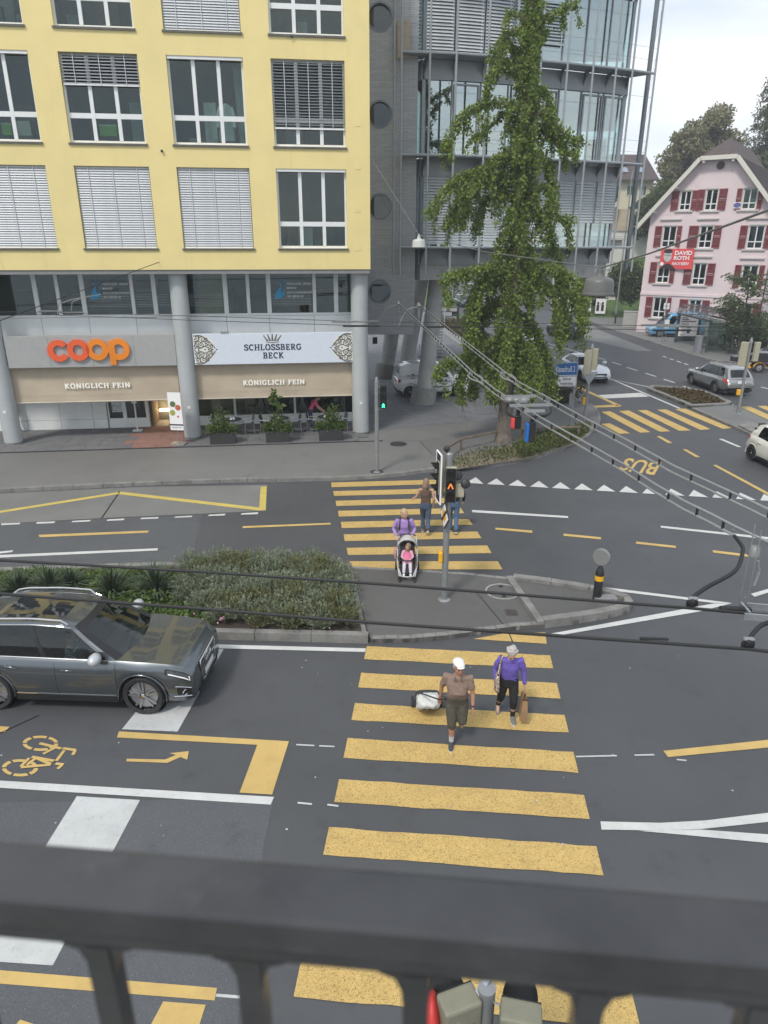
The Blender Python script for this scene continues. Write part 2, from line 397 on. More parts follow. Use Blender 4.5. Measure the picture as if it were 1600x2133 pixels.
for q in([(80,1114),(310,1105),(308,1109.5),(83,1119)],[(505,1096),(689,1089),(689,1092.5),(506,1100)],[(1032,1099),(1109,1105),(1109,1110),(1032,1103)],[(1174,1111.5),(1252,1119),(1252,1123.5),(1174,1116)],[(1325,1128),(1408,1137),(1408,1141.5),(1325,1132.5)],[(1485,1146),(1560,1155),(1560,1160),(1486,1151)],[(1382,1564),(1600,1541),(1700,1528),(1700,1543),(1600,1557),(1392,1577)],[(-200,1500),(20,1514),(10,1525),(-200,1511)],[(-250,2000),(0,2021),(452,2058),(447,2084),(0,2049),(-250,2028)],[(1368,909),(1375,908),(1401.5,922.5),(1392,923)],[(1422,936),(1430,936),(1459,952),(1449,952)],[(1485,969),(1492,968),(1640,1047),(1640,1053)],[(1197,801),(1297,846),(1287,846),(1197,805)],[(1237,845),(1285,842.5),(1292,847.5),(1239,849)],[(940,675),(944,675),(974,697),(970,697)]):
 mark('yellow_line',q,YEL)
mark('stop_frame',[(248,1523.5),(602,1544),(567,1655),(499,1651),(536,1551.5),(243.5,1536)],YEL)
mark('yellow_block',[(340,2086),(428.5,2093),(395,2200),(285,2190)],YEL)
mark('arrow_marking',[(264,1580.5),(344,1582),(367,1572.5),(353,1569),(393.5,1564.5),(390,1582.5),(376,1577),(348.5,1589),(263.5,1586)],YEL)
mark('arrow_marking',[(42,2124),(70,2133),(50,2160),(20,2150)],YEL)
for q in([(-300,1112),(0,1064),(245,1025),(248,1029),(0,1068.5),(-300,1117)],[(250,1024),(540,1057),(552,1063),(537,1063),(248,1029.5)],[(543,1013.5),(556,1013),(553.5,1063),(540,1057)]):
 mark('zigzag_line',q,YELB)
for a, b in(((617,1551),(655,1553)),((665,1553.5),(697,1555)),((620,1672),(650,1675)),((682,1676),(705,1679)),((1200,1576),(1285,1574)),((1322,1573),(1363,1572)),((1410,1582),(1430,1584)),((450,2073),(500,2077))):
 line('worn_dash',a,b,.035,WHTW)
for a, b, w in(((1272,789),(1417,851),.16),((1278,791),(1362,808),.12),((1125,711),(1260,749),.14),((1145,722),(1176,734),.15),((1146,741),(1160,746.5),.15),((1275,754),(1294,760),.16),((1306,765),(1328,772),.16),((1345,777.5),(1366,784),.16),((1383,790),(1405.6,797),.16),((1423.5,804),(1447,812),.16),((1442,852),(1535,892),.15),((1467,818),(1532,846),.15),((1532,846),(1700,925),.15),((1500.6,914),(1541,931),.18),((1381,742),(1389,744.5),.15),((1395,747),(1403,749.5),.15),((1410,752),(1419,755),.15),((1425,757),(1434,760),.15),((1585,806),(1610,812),.16),((1040,645),(985,610),.14),((990,625),(1010,610),.3),((985,622),(998,612),.25),((980,600),(990,604),.2),((975,590),(984,594),.2),((975,648),(982,660),.2)):
 line('lane_line',a,b,w,WHT)
mark('stop_bar',[(1246,823),(1334,818),(1352.5,826),(1261,830)],WHT,.011)
sheet('far_bay_slab',[(1225,672),(1250,688),(1360,731),(1325,731),(1215,705),(1170,680)],CONC,.005)
g0 = G(988.6,1007.2); g1 = G(1455,1035); gs =(g1-g0)/10; gd = gs.normalized(); gn = Vector((-gd.y,gd.x,0))
for k in range(-2,16):
 c = g0+gs*k
 if k<0:continue
 MB().poly([(c+v).to_tuple()[:2]+(.009,)for v in(gd*-.32,gd*.32,gn*.72)]).build('give_way_triangle',WHT,road)
b0 = G(1378,963); b1 = G(1303,954); b2 = G(1362.5,991.5); b3 = G(1289,979); bc =(b0+b1+b2+b3)/4
bx =((b1-b0)+(b3-b2))/2; by =((b2-b0)+(b3-b1))/2
M = Matrix(((bx.x/bx.length,by.x/by.length,0,bc.x),(bx.y/bx.length,by.y/by.length,0,bc.y),(0,0,1,.010),(0,0,0,1)))
letters('BUS',YEL,road,M,1,0,.02,name='bus_lettering',fit=(bx.length,by.length))
def c5(x,y):return(x/2,1500+y/2)
bike = MB()
def ring(cx,cy,rx,ry,w):
 c = G(*c5(cx,cy)); r1 =(G(*c5(cx+rx,cy))-G(*c5(cx-rx,cy))).length/2
 up = G(*c5(cx,cy-ry))-G(*c5(cx,cy+ry)); r2 = up.length/2; xa = Vector((1,0,0)); ya = up.normalized()
 for g in range(6):
  a0 = g*pi/3+.12; a1 =(g+1)*pi/3-.05; n = 7; o =[]; i_ =[]
  for k in range(n+1):
   a = a0+(a1-a0)*k/n
   o.append(c+xa*r1*cos(a)+ya*r2*sin(a)); i_.append(c+xa*(r1-w)*cos(a)+ya*(r2-w)*sin(a))
  bike.poly([(p.x,p.y,.009)for p in o+i_[::-1]])
ring(169,98,75,32,.07); ring(84,200,76,36,.07)
def bl(a,b,w=.055,z=.0095):
 a = G(*c5(*a)); b = G(*c5(*b)); d =(b-a).normalized(); n = Vector((-d.y,d.x,0))*w/2
 bike.poly([(p.x,p.y,z)for p in(a+n,b+n,b-n,a-n)])
for i,(a,b)in enumerate([((165,98),(255,120)),((262,119),(316,127)),((314,128),(303,147)),((268,128),(235,172)),((232,183),(266,187)),((258,190),(240,205)),((235,115),(180,143)),((133,155),(225,172)),((122,160),(87,196)),((88,199),(212,188)),((212,186),(152,160)),((148,162),(112,190))]):bl(a,b,.055,.0095+i*.0004)
bike.build('bicycle_symbol',YEL,road)
for a, b in(((0,1527),(80,1490)),((1060,1318),(1068,1337))):line('seam',a,b,.025,SEAM,.010)
sp = MB()
for i in range(70):
 c = G(random.uniform(0,1600),random.uniform(1010,1760),.0125); r = random.uniform(.008,.022); a = random.uniform(0,3); sp.poly([(c.x+r*cos(a+k*1.57)*random.uniform(.6,1.2),c.y+r*sin(a+k*1.57),.0125)for k in range(4)])
sp.build('road_speck',WHTW,road,kind='stuff')
PZ = .13
def kerb(name,path,w=.16,z=.14,step=1.0,inward=1,m=STONE,base=-.02,label=None,gap=.012):
 """a row of separate kerb stones along a ground path; inward=+1 puts them left of the path"""
 root = thing(name,label,None,kind='structure'); root['kind'] = 'structure'
 P =[Vector((p[0],p[1],0))for p in path]; seg =[]
 tot =[0]
 for i in range(len(P)-1):tot.append(tot[-1]+(P[i+1]-P[i]).length)
 def at(s):
  s = max(0,min(s,tot[-1]-1e-6))
  for i in range(len(P)-1):
   if tot[i+1]>=s:return P[i].lerp(P[i+1],(s-tot[i])/max(1e-9,tot[i+1]-tot[i])),(P[i+1]-P[i]).normalized()
 n = max(1,round(tot[-1]/step)); st = tot[-1]/n
 for k in range(n):
  mb = MB(); j = 3; out =[]; inn =[]
  for q in range(j+1):
   s = k*st+gap/2+(st-gap)*q/j; p, d = at(s); nrm = Vector((-d.y,d.x,0))*inward
   out.append(p); inn.append(p+nrm*w)
  zz = z+random.uniform(-.004,.004)
  pts =[(p.x,p.y)for p in out+inn[::-1]]
  mb.prism(pts,base,zz); mb.build('kerb_stone',m,root,bevel=.012)
 return root
kp =[(-600,1060),(-200,1036),(0,1027),(300,1012),(500,1005.5),(690,1002),(780,997),(850,990),(900,983),(1000,975),(1050,969),(1100,960),(1150,946),(1194,929),(1220,916),(1236,902),(1247,890),(1251,877),(1248,864),(1240,853),(1231,845)]
KP = catmull([G(*p)for p in kp],4)
kerb('pavement_kerb',[(p.x,p.y)for p in KP],inward=1)
def inset(path,d):
 o =[]
 for i, p in enumerate(path):
  a = path[max(i-1,0)]; b = path[min(i+1,len(path)-1)]; t =(b-a).normalized(); o.append(p+Vector((-t.y,t.x,0))*d)
 return o
KI = inset(KP,.165)
far_edge =[G(*p)for p in((1140,787),(1000,712),(945,676),(925,655),(905,640))]
pv =[(p.x,p.y)for p in KI]+[(p.x,p.y)for p in far_edge]+[(-2,62),(-45,62),(-45,18)]
pavement = MB().prism(pv,-.02,PZ).build('pavement',A_pave); pavement['kind'] = 'structure'
sheet('asphalt_path',[(874,918),(901,947),(935,974),(1100,905),(1225,868),(1215,845),(1000,895)],asphalt('asphalt_path',(.15,.148,.142),(.178,.175,.168),speck=.3),PZ+.004,pavement)
PAVERS = None
def paver_mat():
 m, N, K, b = new_mat('plaza_pavers'); g = N.new('ShaderNodeNewGeometry'); mpp = N.new('ShaderNodeMapping'); mpp.inputs['Rotation'].default_value =(0,0,.5)
 K.new(g.outputs['Position'],mpp.inputs['Vector'])
 br = N.new('ShaderNodeTexBrick'); br.inputs['Scale'].default_value = 2.2; br.inputs['Mortar Size'].default_value = .012; br.inputs['Brick Width'].default_value = 1.1; br.inputs['Row Height'].default_value = .55
 br.inputs['Color1'].default_value =(.135,.138,.146,1); br.inputs['Color2'].default_value =(.18,.184,.195,1); br.inputs['Mortar'].default_value =(.055,.055,.055,1)
 K.new(mpp.outputs[0],br.inputs['Vector']); K.new(br.outputs['Color'],b.inputs['Base Color']); b.inputs['Roughness'].default_value = .8; return m
sheet('plaza_paving',[(775,897),(900,884),(1000,878),(1225,846),(1140,789),(1000,714),(945,678),(920,655),(700,660),(700,880)],paver_mat(),PZ+.008,pavement)
for cx, cy, r in((830,925,.36),(785,983,.24)):
 c = G(cx,cy,PZ); MB().lathe([(r,0),(r,.012),(r*.9,.012),(r*.88,.006),(r*.2,.006)],24).build('manhole_cover',mat('cast_iron',(.05,.05,.05),.6,.4,var=.3,scale=20),pavement,loc=(c.x,c.y,PZ+.004))
line('pavement_joint',(874,918),(901,947),.02,SEAM,PZ+.01); line('pavement_joint',(780,919),(874,918),.02,SEAM,PZ+.01)
terrace = thing('terrace',None,None,loc=FO,rz=YAW,kind='structure')
SL = mat('terrace_slab',(.145,.145,.145),.85,var=.18,scale=2,bump=.1,coords='World'); SLR = mat('terrace_slab_red',(.25,.135,.105),.85,var=.18,scale=2,coords='World')
u_l, u_r = -23.0, -.55; du = .95; dv = .62
sl_me = MB().box(0,du-.012,0,dv-.012,0,.045).mesh('paving_slab',SL); slr_me = MB().box(0,du-.012,0,dv-.012,0,.045).mesh('paving_slab',SLR)
nu = int((u_r-u_l)/du)
for i in range(nu):
 for j in range(6):
  u = u_l+i*du+(du/2 if j%2 else 0); v = -.6+j*dv
  red = -10.75<u+du/2<-8.7
  put('paving_slab',slr_me if red else sl_me,terrace,loc=(u,v,PZ+.006+random.uniform(0,.006)))
MB().box(u_l,u_r+.4,-.65,-.615,PZ-.05,PZ+.03).build('drain_strip',SEAM,terrace)
IZ = .12
def gxy(p):v = G(*p); return(v.x,v.y)
up =[(730,1187),(800,1190),(870,1194),(950,1199),(1000,1203),(1069,1211)]
tip_o =[(1069,1209),(1135,1217),(1190,1225),(1240,1234),(1285,1245),(1310,1255),(1318,1268),(1305,1279),(1270,1288),(1200,1300),(1134,1309)]
low =[(1134,1308),(1080,1312),(1000,1322),(930,1332),(860,1338),(775,1340)]
island = MB().prism([gxy(p)for p in[(725,1190)]+up[1:]+tip_o[1:6]+[(1318,1268)]+tip_o[7:]+low[1:]+[(770,1336),(745,1240)]],-.02,IZ-.02).build('traffic_island',A_isl); island['kind'] = 'structure'
kerb('island_kerb',[gxy(p)for p in reversed(up)],w=.12,z=IZ-.01,step=.5,inward=1)
kerb('island_kerb',[gxy(p)for p in reversed(low)],w=.14,z=IZ-.01,step=.28,inward=1)
TI = catmull([G(*p)for p in tip_o],3)
kerb('island_kerb',[(p.x,p.y)for p in reversed(TI)],w=.2,z=.2,step=.9,inward=1)
kerb('island_kerb',[gxy(p)for p in((1066,1212),(1134,1309))],w=.17,z=.19,step=1.1,inward=-1)
for c, r in(((1046,1240),.42), ):
 q = G(*c); mh_ = MB().lathe([(r,0),(r,.012),(r*.90,.012),(r*.89,.002)],32,caps=False).build('manhole_ring',mat('manhole_concrete',(.30,.30,.28),.8,var=.25,scale=12),island,loc=(q.x,q.y,IZ-.018)); MB().lathe([(r*.86,.004),(r*.84,.009),(.01,.009)],32,caps=False).build('manhole_cover',A_isl,mh_)
mk = MB()
for s in(-1,1):mk.box(-.05,.05,s*.26-.05,s*.26+.05,0,.014)
q = G(1046,1240); mk.build('lifting_slot',SEAM,island,loc=(q.x,q.y,IZ-.016))
sheet('cover_plate',[(1051,1269),(1075,1270),(1080,1282),(1056,1281)],mat('plate_brown',(.06,.05,.045),.6,var=.3),IZ-.012,island)
line('pavement_joint',(990,1230),(1058,1312),.02,SEAM,IZ-.014)
pl_out =[(-500,1205),(0,1190),(240,1188),(340,1184),(480,1180),(725,1184),(770,1336),(440,1326),(-500,1300)]
soil = mat('planter_soil',(.055,.042,.032),.95,var=.4,scale=12,bump=.5,coords='World')
planter = MB().prism([gxy(p)for p in pl_out],-.02,.12).build('planting_bed',soil); planter['kind'] = 'structure'
kerb('planter_kerb',[gxy(p)for p in((-500,1312),(440,1332),(767,1341))],w=.17,z=.2,step=1.2,inward=1)
kerb('planter_kerb',[gxy(p)for p in((767,1341),(733,1187))],w=.1,z=.13,step=1.0,inward=1)
kerb('planter_kerb',[gxy(p)for p in((733,1184),(340,1182),(0,1194),(-500,1210))],w=.2,z=.17,step=1.2,inward=1)
ri =[(1347,813),(1352,809),(1364,807),(1410,811),(1467,818),(1525,843),(1519,847),(1480,849),(1436,851),(1426,845)]
MULCH = mat('mulch',(.06,.05,.03),.95,var=.5,scale=14,bump=.6,coords='World')
RI =[gxy(p)for p in ri]
mi_ = MB().prism(RI,-.02,.11).build('planting_bed',MULCH); mi_['kind'] = 'structure'
kerb('bed_kerb',list(reversed(RI+[RI[0]])),w=.28,z=.17,step=1.3,inward=1)
rf =[(1441,853),(1525,847),(1536,849),(1700,930),(1640,950),(1533,893)]
o = MB().prism([gxy(p)for p in rf],-.02,.10).build('traffic_island',A_pave); o['kind'] = 'structure'
kerb('island_kerb',[gxy(p)for p in((1670,960),(1533,894),(1440,853))],w=.16,z=.115,step=1.0,inward=-1)
nose =[(1537,893),(1545,888),(1558,885),(1620,905),(1640,935),(1560,905)]
o = MB().prism([gxy(p)for p in nose],.1,.2).build('island_nose',STONE,bevel=.03); o['kind'] = 'structure'
fk =[(1180,640),(1205,655),(1240,675),(1290,693),(1360,715),(1430,737),(1480,752),(1540,763),(1620,775),(1800,800)]
FKP = catmull([G(*p)for p in fk],3)
kerb('pavement_kerb',[(p.x,p.y)for p in FKP],w=.2,z=.14,step=2.0,inward=1)
fp =[(p.x,p.y)for p in inset(FKP,.2)]+[(75,70),(60,130),(22,130)]
fpv = MB().prism(fp,-.02,.12).build('pavement',A_pave); fpv['kind'] = 'structure'
# ================================================================== YELLOW BUILDING
YW = mat('yellow_render',(.77,.635,.285),.85,var=.045,scale=.8,bump=.12,bscale=70,wear=((.68,.545,.22),1.1,.56,.3))
_n = YW.node_tree.nodes; _m = _n.new('ShaderNodeMapping'); _m.inputs['Scale'].default_value =(2.2,2.2,.16)
YW.node_tree.links.new(_n['Texture Coordinate'].outputs['Object'],_m.inputs['Vector']); YW.node_tree.links.new(_m.outputs[0],[q for q in _n if q.type=='TEX_NOISE'][1].inputs['Vector'])
WFR = mat('white_window_frame',(.72,.73,.71),.4,var=.05,scale=3)
SILL = mat('sill_metal',(.11,.105,.09),.5,.3,var=.2)
SLT = mat('blind_slat',(.54,.56,.57),.42,.0,var=.10,scale=2.5)
SLT_G = mat('blind_slat_grey',(.40,.42,.44),.35,.35,var=.12,scale=2.5)
GLASS = glass_mat('window_glass',(.66,.74,.72),.8)
GLASS_D = glass_mat('tinted_glass',(.30,.36,.36),1.2)
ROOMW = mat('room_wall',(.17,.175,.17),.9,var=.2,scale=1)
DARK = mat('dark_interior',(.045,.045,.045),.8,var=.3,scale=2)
COLM = mat('painted_column',(.42,.44,.44),.55,var=.06,scale=2,wear=((.33,.34,.33),2,.6,.3))
SOFF = mat('grey_soffit',(.22,.22,.215),.7,var=.1)
MET = mat('galvanised_metal',(.38,.39,.40),.42,.75,var=.15,scale=8)
BLK = mat('black_plastic',(.018,.018,.019),.5,var=.2)
yb = thing('office_building','yellow rendered office building with white windows over grey round columns and ground floor shops','building',FO,YAW)
Y0, YP, YWD, YZ, YFL, YH = -4.162, 3.671, 2.678, 7.915, 3.585, 2.830
UR, UL, ZB, ZT = -.568, -24.0, 7.126, 22.5
ops =[]
for k in range(-1,5):
 for r in range(-1,3):
  u = Y0+(k-4)*YP; z = YZ+(2-r)*YFL; ops.append((u,u+YWD,z,z+YH,k,r))
mb = MB(); wall_open(mb,UL,UR,ZB,ZT,0,.17,[o[:4]for o in ops])
mb.add([(UR,0,ZB),(UR,13,ZB),(UR,13,ZT),(UR,0,ZT)],[(0,1,2,3)])
mb.add([(UL,0,ZT),(UR,0,ZT),(UR,13,ZT),(UL,13,ZT)],[(0,1,2,3)])
mb.add([(UL,0,ZB),(UL,13,ZB),(UL,13,ZT),(UL,0,ZT)],[(3,2,1,0)])
mb.build('wall',YW,yb)
MB().box(UL,UR-.02,.04,3.2,ZB-.16,ZB-.004).build('soffit',SOFF,yb)
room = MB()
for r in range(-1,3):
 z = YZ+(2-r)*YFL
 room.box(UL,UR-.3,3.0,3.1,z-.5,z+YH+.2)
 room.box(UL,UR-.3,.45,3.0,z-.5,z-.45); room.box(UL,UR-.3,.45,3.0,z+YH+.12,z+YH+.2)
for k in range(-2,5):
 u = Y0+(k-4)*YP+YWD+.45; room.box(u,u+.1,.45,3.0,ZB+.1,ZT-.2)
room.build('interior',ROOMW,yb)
def window_frame():
 m = MB(); w, h = YWD, YH; f, mu, tr = .075, .13, .17; zt = .315*h
 m.box(0,f,0,.09,0,h); m.box(w-f,w,0,.09,0,h); m.box(f,w-f,0,.09,0,.09); m.box(f,w-f,0,.09,h-f,h)
 c =(w-2*mu)/3
 for i in(1,2):
  x = i*(w/3); m.box(x-mu/2,x+mu/2,-.012,.085,.09,h-f)
 x0 = f
 for i in range(3):
  x1 =(i+1)*w/3-(mu/2 if i<2 else f); m.box(x0,x1,-.004,.082,zt-tr/2,zt+tr/2); x0 = x1+mu
 return m.mesh('window_frame',WFR)
wf_me = window_frame(); sill_me = MB().box(-.05,YWD+.05,-.06,.16,-.075,-.004).mesh('sill',SILL)
def pane_boxes():
 w, h = YWD, YH; f, mu, tr = .075, .13, .17; zt = .315*h; out =[]; x0 = f
 for i in range(3):
  x1 =(i+1)*w/3-(mu/2 if i<2 else f); out.append((x0,x1,.09,zt-tr/2)); out.append((x0,x1,zt+tr/2,h-f)); x0 = x1+mu
 return out
PB = pane_boxes(); pane_me =[MB().box(a,b,.04,.048,c,d).mesh('pane',GLASS)for a,b,c,d in PB]
def slat_mesh(w,m,ch=.085,tilt=62):
 t = radians(tilt); n = 4; mb = MB(); pr =[]
 for i in range(n+1):
  s =(i/n-.5)*ch; b = .006*(1-(2*i/n-1)**2); pr.append((cos(t)*s-sin(t)*b,sin(t)*s+cos(t)*b))
 for i in range(n):
  (y0,z0),(y1,z1) = pr[i], pr[i+1]
  mb.add([(0,y0,z0),(w,y0,z0),(w,y1,z1),(0,y1,z1)],[(0,1,2,3)])
 return mb.mesh('slat',m)
slat_c = slat_mesh(YWD-.06,SLT,.098,58); slat_o = slat_mesh(YWD-.06,SLT_G,.085,20); slat_m = slat_mesh(YWD-.06,SLT_G,.09,38)
def blind(parent,u,z,w,h,frac,me,pitch=.083,y=.10,tapes=3,wall_m=WFR,jit=.003):
 bl_ = put('blind',MB().box(.0,w-.06,-.03,.035,-.01,.05).mesh('bottom_rail',WFR),parent,loc=(u+.03,y,z+h*(1-frac)))
 n = int(h*frac/pitch)
 for i in range(n):
  o = put('slat',me,bl_,loc=(0,random.uniform(-jit,jit),h*frac-.04-i*pitch)); o.rotation_euler =(random.uniform(-.02,.02),0,0)
 t = MB()
 for i in range(tapes):
  x =(i+.5)*(w-.06)/tapes; t.box(x-.012,x+.012,-.052,-.048,.02,h*frac)
 t.build('ladder_tape',SLT,bl_)
 return bl_
FUR =[mat('pale_cabinet',(.55,.55,.52),.6,var=.1),mat('wood_desk',(.24,.16,.09),.6,var=.2),mat('dark_cabinet',(.06,.07,.08),.5,var=.2)]
state ={(1,2):1.0,(2,2):1.0,(3,2):1.0,(2,1):.35,(4,1):.79,(3,0):1.0}
for u0, u1, z0, z1, k, r in ops:
 if r>=0 and k>0 and state.get((k,r),0)<1:
  fu = MB()
  for i in range(6):x, w_ = random.uniform(u0,u1-.6), random.uniform(.2,.9); h_ = random.choice((.5,.7,.75,1.2,1.9)); y_ = random.uniform(.7,2.4); fu.box(x,x+w_,y_,y_+.3,z0-.4,z0-.4+h_,random.randrange(3))
  fu.build('furniture',FUR,yb,kind='stuff')
 f = put('window_frame',wf_me,yb,loc=(u0,.172,z0))
 for me in pane_me:put('pane',me,f)
 put('sill',sill_me,yb,loc=(u0,0,z0))
 if(k,r)in state:
  fr = state[(k,r)]
  blind(yb,u0,z0,YWD,YH,fr,slat_o if(k,r)==(4,1)else slat_m if(k,r)==(2,1)else slat_c,pitch=.098 if(k,r)in((4,1),(2,1))else .083,y=.10)
 else:MB().box(u0+.02,u1-.02,.03,.16,z1-.10,z1-.005).build('blind_box',WFR,yb)
for y in(254,344,433,514):
 u, z = FU(745,y); MB().box(u-.11,u+.11,-.012,0,z-.15,z+.15).build('cover_plate',mat('yellow_plate',(.78,.64,.29),.8,var=.05),yb)
for x, y in((338,315),(608,77)):
 u, z = FU(x,y); MB().lathe([(.03,-.02),(.05,.06)],8,M=Matrix.Translation((u,-.02,z))@Matrix.Rotation(pi/2,4,'X')).build('facade_hook',BLK,yb)
def inside(px,py,off):u, z = FU(px,py,off); return u, z
GREEN = mat('lime_green_card',(.22,.55,.03),.5,var=.05)
for i,(xa,ya,xb,yb_,lab)in enumerate(((2,258,25,281,'lime green box behind the cut off window at the left edge of the facade'),(206,261,245,284,'lime green box on the sill behind the half lowered blind'))):
 ua, za = inside(xa,ya,.5); ub, zb = inside(xb,yb_,.5)
 g = thing('storage_box',lab,'box',FO+FX*ua+FN*.5+Vector((0,0,zb)),YAW)
 MB().box(0,ub-ua,0,.3,0,za-zb).build('carton',GREEN,g,bevel=.01); MB().box(-.01,ub-ua+.01,-.01,.31,za-zb,za-zb+.03).build('lid',WFR,g)
ua, za = inside(452,215,.6)
g = thing('lab_coat','white coat hanging behind the open window of the yellow building','coat',FO+FX*(ua+.3)+FN*.6+Vector((0,0,za-1.25)),YAW)
WC = mat('white_cotton',(.75,.77,.78),.9,var=.06,bump=.2)
MB().lathe([(.30,0),(.29,.3),(.24,.8),(.26,1.05),(.16,1.2),(.05,1.25)],14,M=Matrix.Scale(.5,4,(0,1,0))).build('coat_body',WC,g,smooth=60)
for s in(-1,1):MB().tube([(s*.2,0,1.12),(s*.3,-.03,.8),(s*.3,-.08,.45)],[.08,.075,.07],8).build('sleeve',WC,g,smooth=60)
ua, za = inside(478,140,.5); ub, _ = inside(512,290,.5)
cu = MB();
for i in range(10):
 a = ua+.1+(ub-ua)*i/10; y = .5+.04*(i%2); cu.add([(a,y,za),(a+.08,.54-.04*(i%2),za),(a+.25,.54-.04*(i%2),za-2.6),(a+.12,y,za-2.6)],[(0,1,2,3)])
cu.build('curtain',mat('sheer_curtain',(.30,.33,.31),.9,var=.1),yb)
MO = 1.6
mzt, mzb, mzp = 6.97, 5.22, 4.3
PANEL = mat('white_facade_panel',(.76,.78,.76),.45,var=.05,scale=1.5)
mx =[-40,75,121,173,276,322,360,470,517,560,655,700,734]
us =[FU(x,615,MO)[0]for x in mx]
fr = MB()
for i, u in enumerate(us):
 w = .09 if i%2 else .07; fr.box(u-w,u+w,MO-.03,MO+.08,mzb+.1,mzt-.05)
fr.box(UL,UR-.1,MO-.02,MO+.08,mzb,mzb+.1); fr.box(UL,UR-.1,MO-.02,MO+.08,mzt-.05,mzt+.02)
fr.build('mezzanine_frame',WFR,yb)
for a, b in zip(us[:-1],us[1:]):
 MB().box(a+.085,b-.085,MO+.02,MO+.03,mzb+.1,mzt-.05).build('mezzanine_pane',GLASS,yb)
MB().box(UL,us[0]-.09,MO+.02,MO+.03,mzb+.1,mzt-.05).build('mezzanine_pane',GLASS,yb)
MB().box(us[6]+1.0,us[7]-.1,MO+.25,MO+.28,mzb+.1,mzt).build('curtain',mat('mustard_curtain',(.35,.24,.06),.9,var=.2),yb)
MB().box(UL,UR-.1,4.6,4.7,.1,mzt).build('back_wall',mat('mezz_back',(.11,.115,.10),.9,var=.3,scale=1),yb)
MB().box(UL,UR-.1,MO+.1,4.6,mzb-.5,mzb-.1).build('floor_slab',mat('floor_grey',(.25,.25,.24),.8,var=.1),yb)
fb = MB()
for i in range(9):
 u = -15.5+i*1.6; h = random.uniform(.5,1.3); fb.box(u,u+random.uniform(.6,1.3),3.2,3.9,mzb-.1,mzb+h)
fb.build('shelf',mat('shelf_brown',(.13,.10,.07),.7,var=.4,scale=3),yb)
px_ =[-40,88,187,285,378,473,562,655,736]; pu =[FU(x,672,MO)[0]for x in px_]
pu =[UL]+pu
for a, b in zip(pu[:-1],pu[1:]):MB().box(a+.008,b-.008,MO-.05,MO+.1,mzp,mzb-.012).build('facade_panel',PANEL,yb)
LINEF = mat('frosted_film',(.34,.37,.36),.6,var=.1)
fl_ = MB()
for i in range(8):
 z = mzb+.42+i*.065
 for a, b in((us[3],us[6]),(us[6],us[7]),(us[9],us[10])):fl_.box(a+.15,b-.15,MO+.012,MO+.017,z,z+.012)
fl_.build('frosted_band',LINEF,yb)
BLUE = mat('clinic_blue',(.02,.30,.55),.5,var=.05)
for px, py in((186,601),(572,600)):
 u, z = FU(px,py,MO); mb = MB()
 mb.prism([(u-.02,z-.42),(u+.22,z-.42),(u+.36,z-.32),(u+.42,z-.15),(u+.3,z-.22),(u+.2,z+.02),(u+.1,z-.1)],0,.004)
 mb.tube([(u+.25,z-.1,.003),(u+.28,z+.32,.003)],.02,6); mb.tube([(u+.12,z+.22,.003),(u+.4,z+.25,.003)],.015,6)
 mb.tube([(u+.32+.12*cos(a),z+.05+.22*sin(a),.003)for a in[i*.5-2 for i in range(9)]],.014,6)
 v =[(x,MO+.008-y,zz)for(x,zz,y)in mb.v]; mb.v = v; mb.build('clinic_logo',BLUE,yb)
 for i,(t,hgt,wd_)in enumerate((('PODOLOGIE - PRAXIS',.09,1.02),('MAIHOF',.085,.40),('EDITH DÜRRENBERGER',.08,1.06),('041 420 85 20',.085,.68))):
  letters(t,WFR,yb,upright(u+.52+wd_/2,MO+.008,z+.17-i*.17),fit=(wd_,hgt),depth=.002,bold=.006,name='window_lettering')
cpx =[(-365,.69)]; cus =[]
for x in(20,400,753):
 u, z = FU(x,910,.35); cus.append(u)
cus =[cus[0]-(cus[1]-cus[0])]+cus
for u in cus:
 c = put('column',MB().lathe([(.36,.28),(.355,6.9),(.40,6.93),(.40,6.98)],28).mesh('column',COLM,40),yb,loc=(u,.69,0))
 MB().lathe([(.345,PZ),(.345,.285)],28).build('base_ring',mat('column_base',(.20,.205,.20),.8,var=.2),c,smooth=40)
 MB().box(-.06,.06,-.37,-.35,1.55,1.66).build('column_sign',WFR,c)
SO = 3.0
sp = MB(); shop_top = 4.3
MB().box(UL,UR-.1,MO+.1,SO+.3,3.0,mzp-.02).build('shop_lintel',PANEL,yb)
def su(x,y=880):return FU(x,y,SO)[0]
px_s =[-60,5,60,128,196]
uw =[su(x)for x in(-150,-60,5,58,128,196,226)]
for a, b in zip(uw[:-1],uw[1:]):
 MB().box(a+.008,b-.008,SO-.02,SO+.1,.62,3.0).build('shop_panel',PANEL,yb); MB().box(a+.008,b-.008,SO-.05,SO+.1,PZ+.02,.605).build('plinth_panel',PANEL,yb)
uA, uB, uC, uD = su(228), su(263), su(310), su(372)
dk = MB(); dk.box(uA,uA+.06,SO-.03,SO+.1,.5,3); dk.box(uB-.08,uB+.08,SO-.05,SO+.1,PZ,3); dk.box(uC-.07,uC+.07,SO-.05,SO+.1,PZ,3); dk.box(uA,uC,SO-.03,SO+.1,PZ+.02,.62)
dk.build('shop_frame',PANEL,yb)
MB().box(uA+.06,uB-.08,SO,SO+.01,.62,3).build('shop_pane',GLASS_D,yb); MB().box(uB+.08,uC-.07,SO,SO+.01,.62,3).build('shop_pane',GLASS_D,yb)
uE, uF, uG, uH = su(408), su(492), su(616), su(742)
gl = MB()
for u in(uE,uF,uG,uH):gl.box(u-.05,u+.05,SO-.03,SO+.1,.62,3)
gl.box(uD,uH+.3,SO-.03,SO+.1,PZ+.02,.62); gl.build('shop_frame',PANEL,yb)
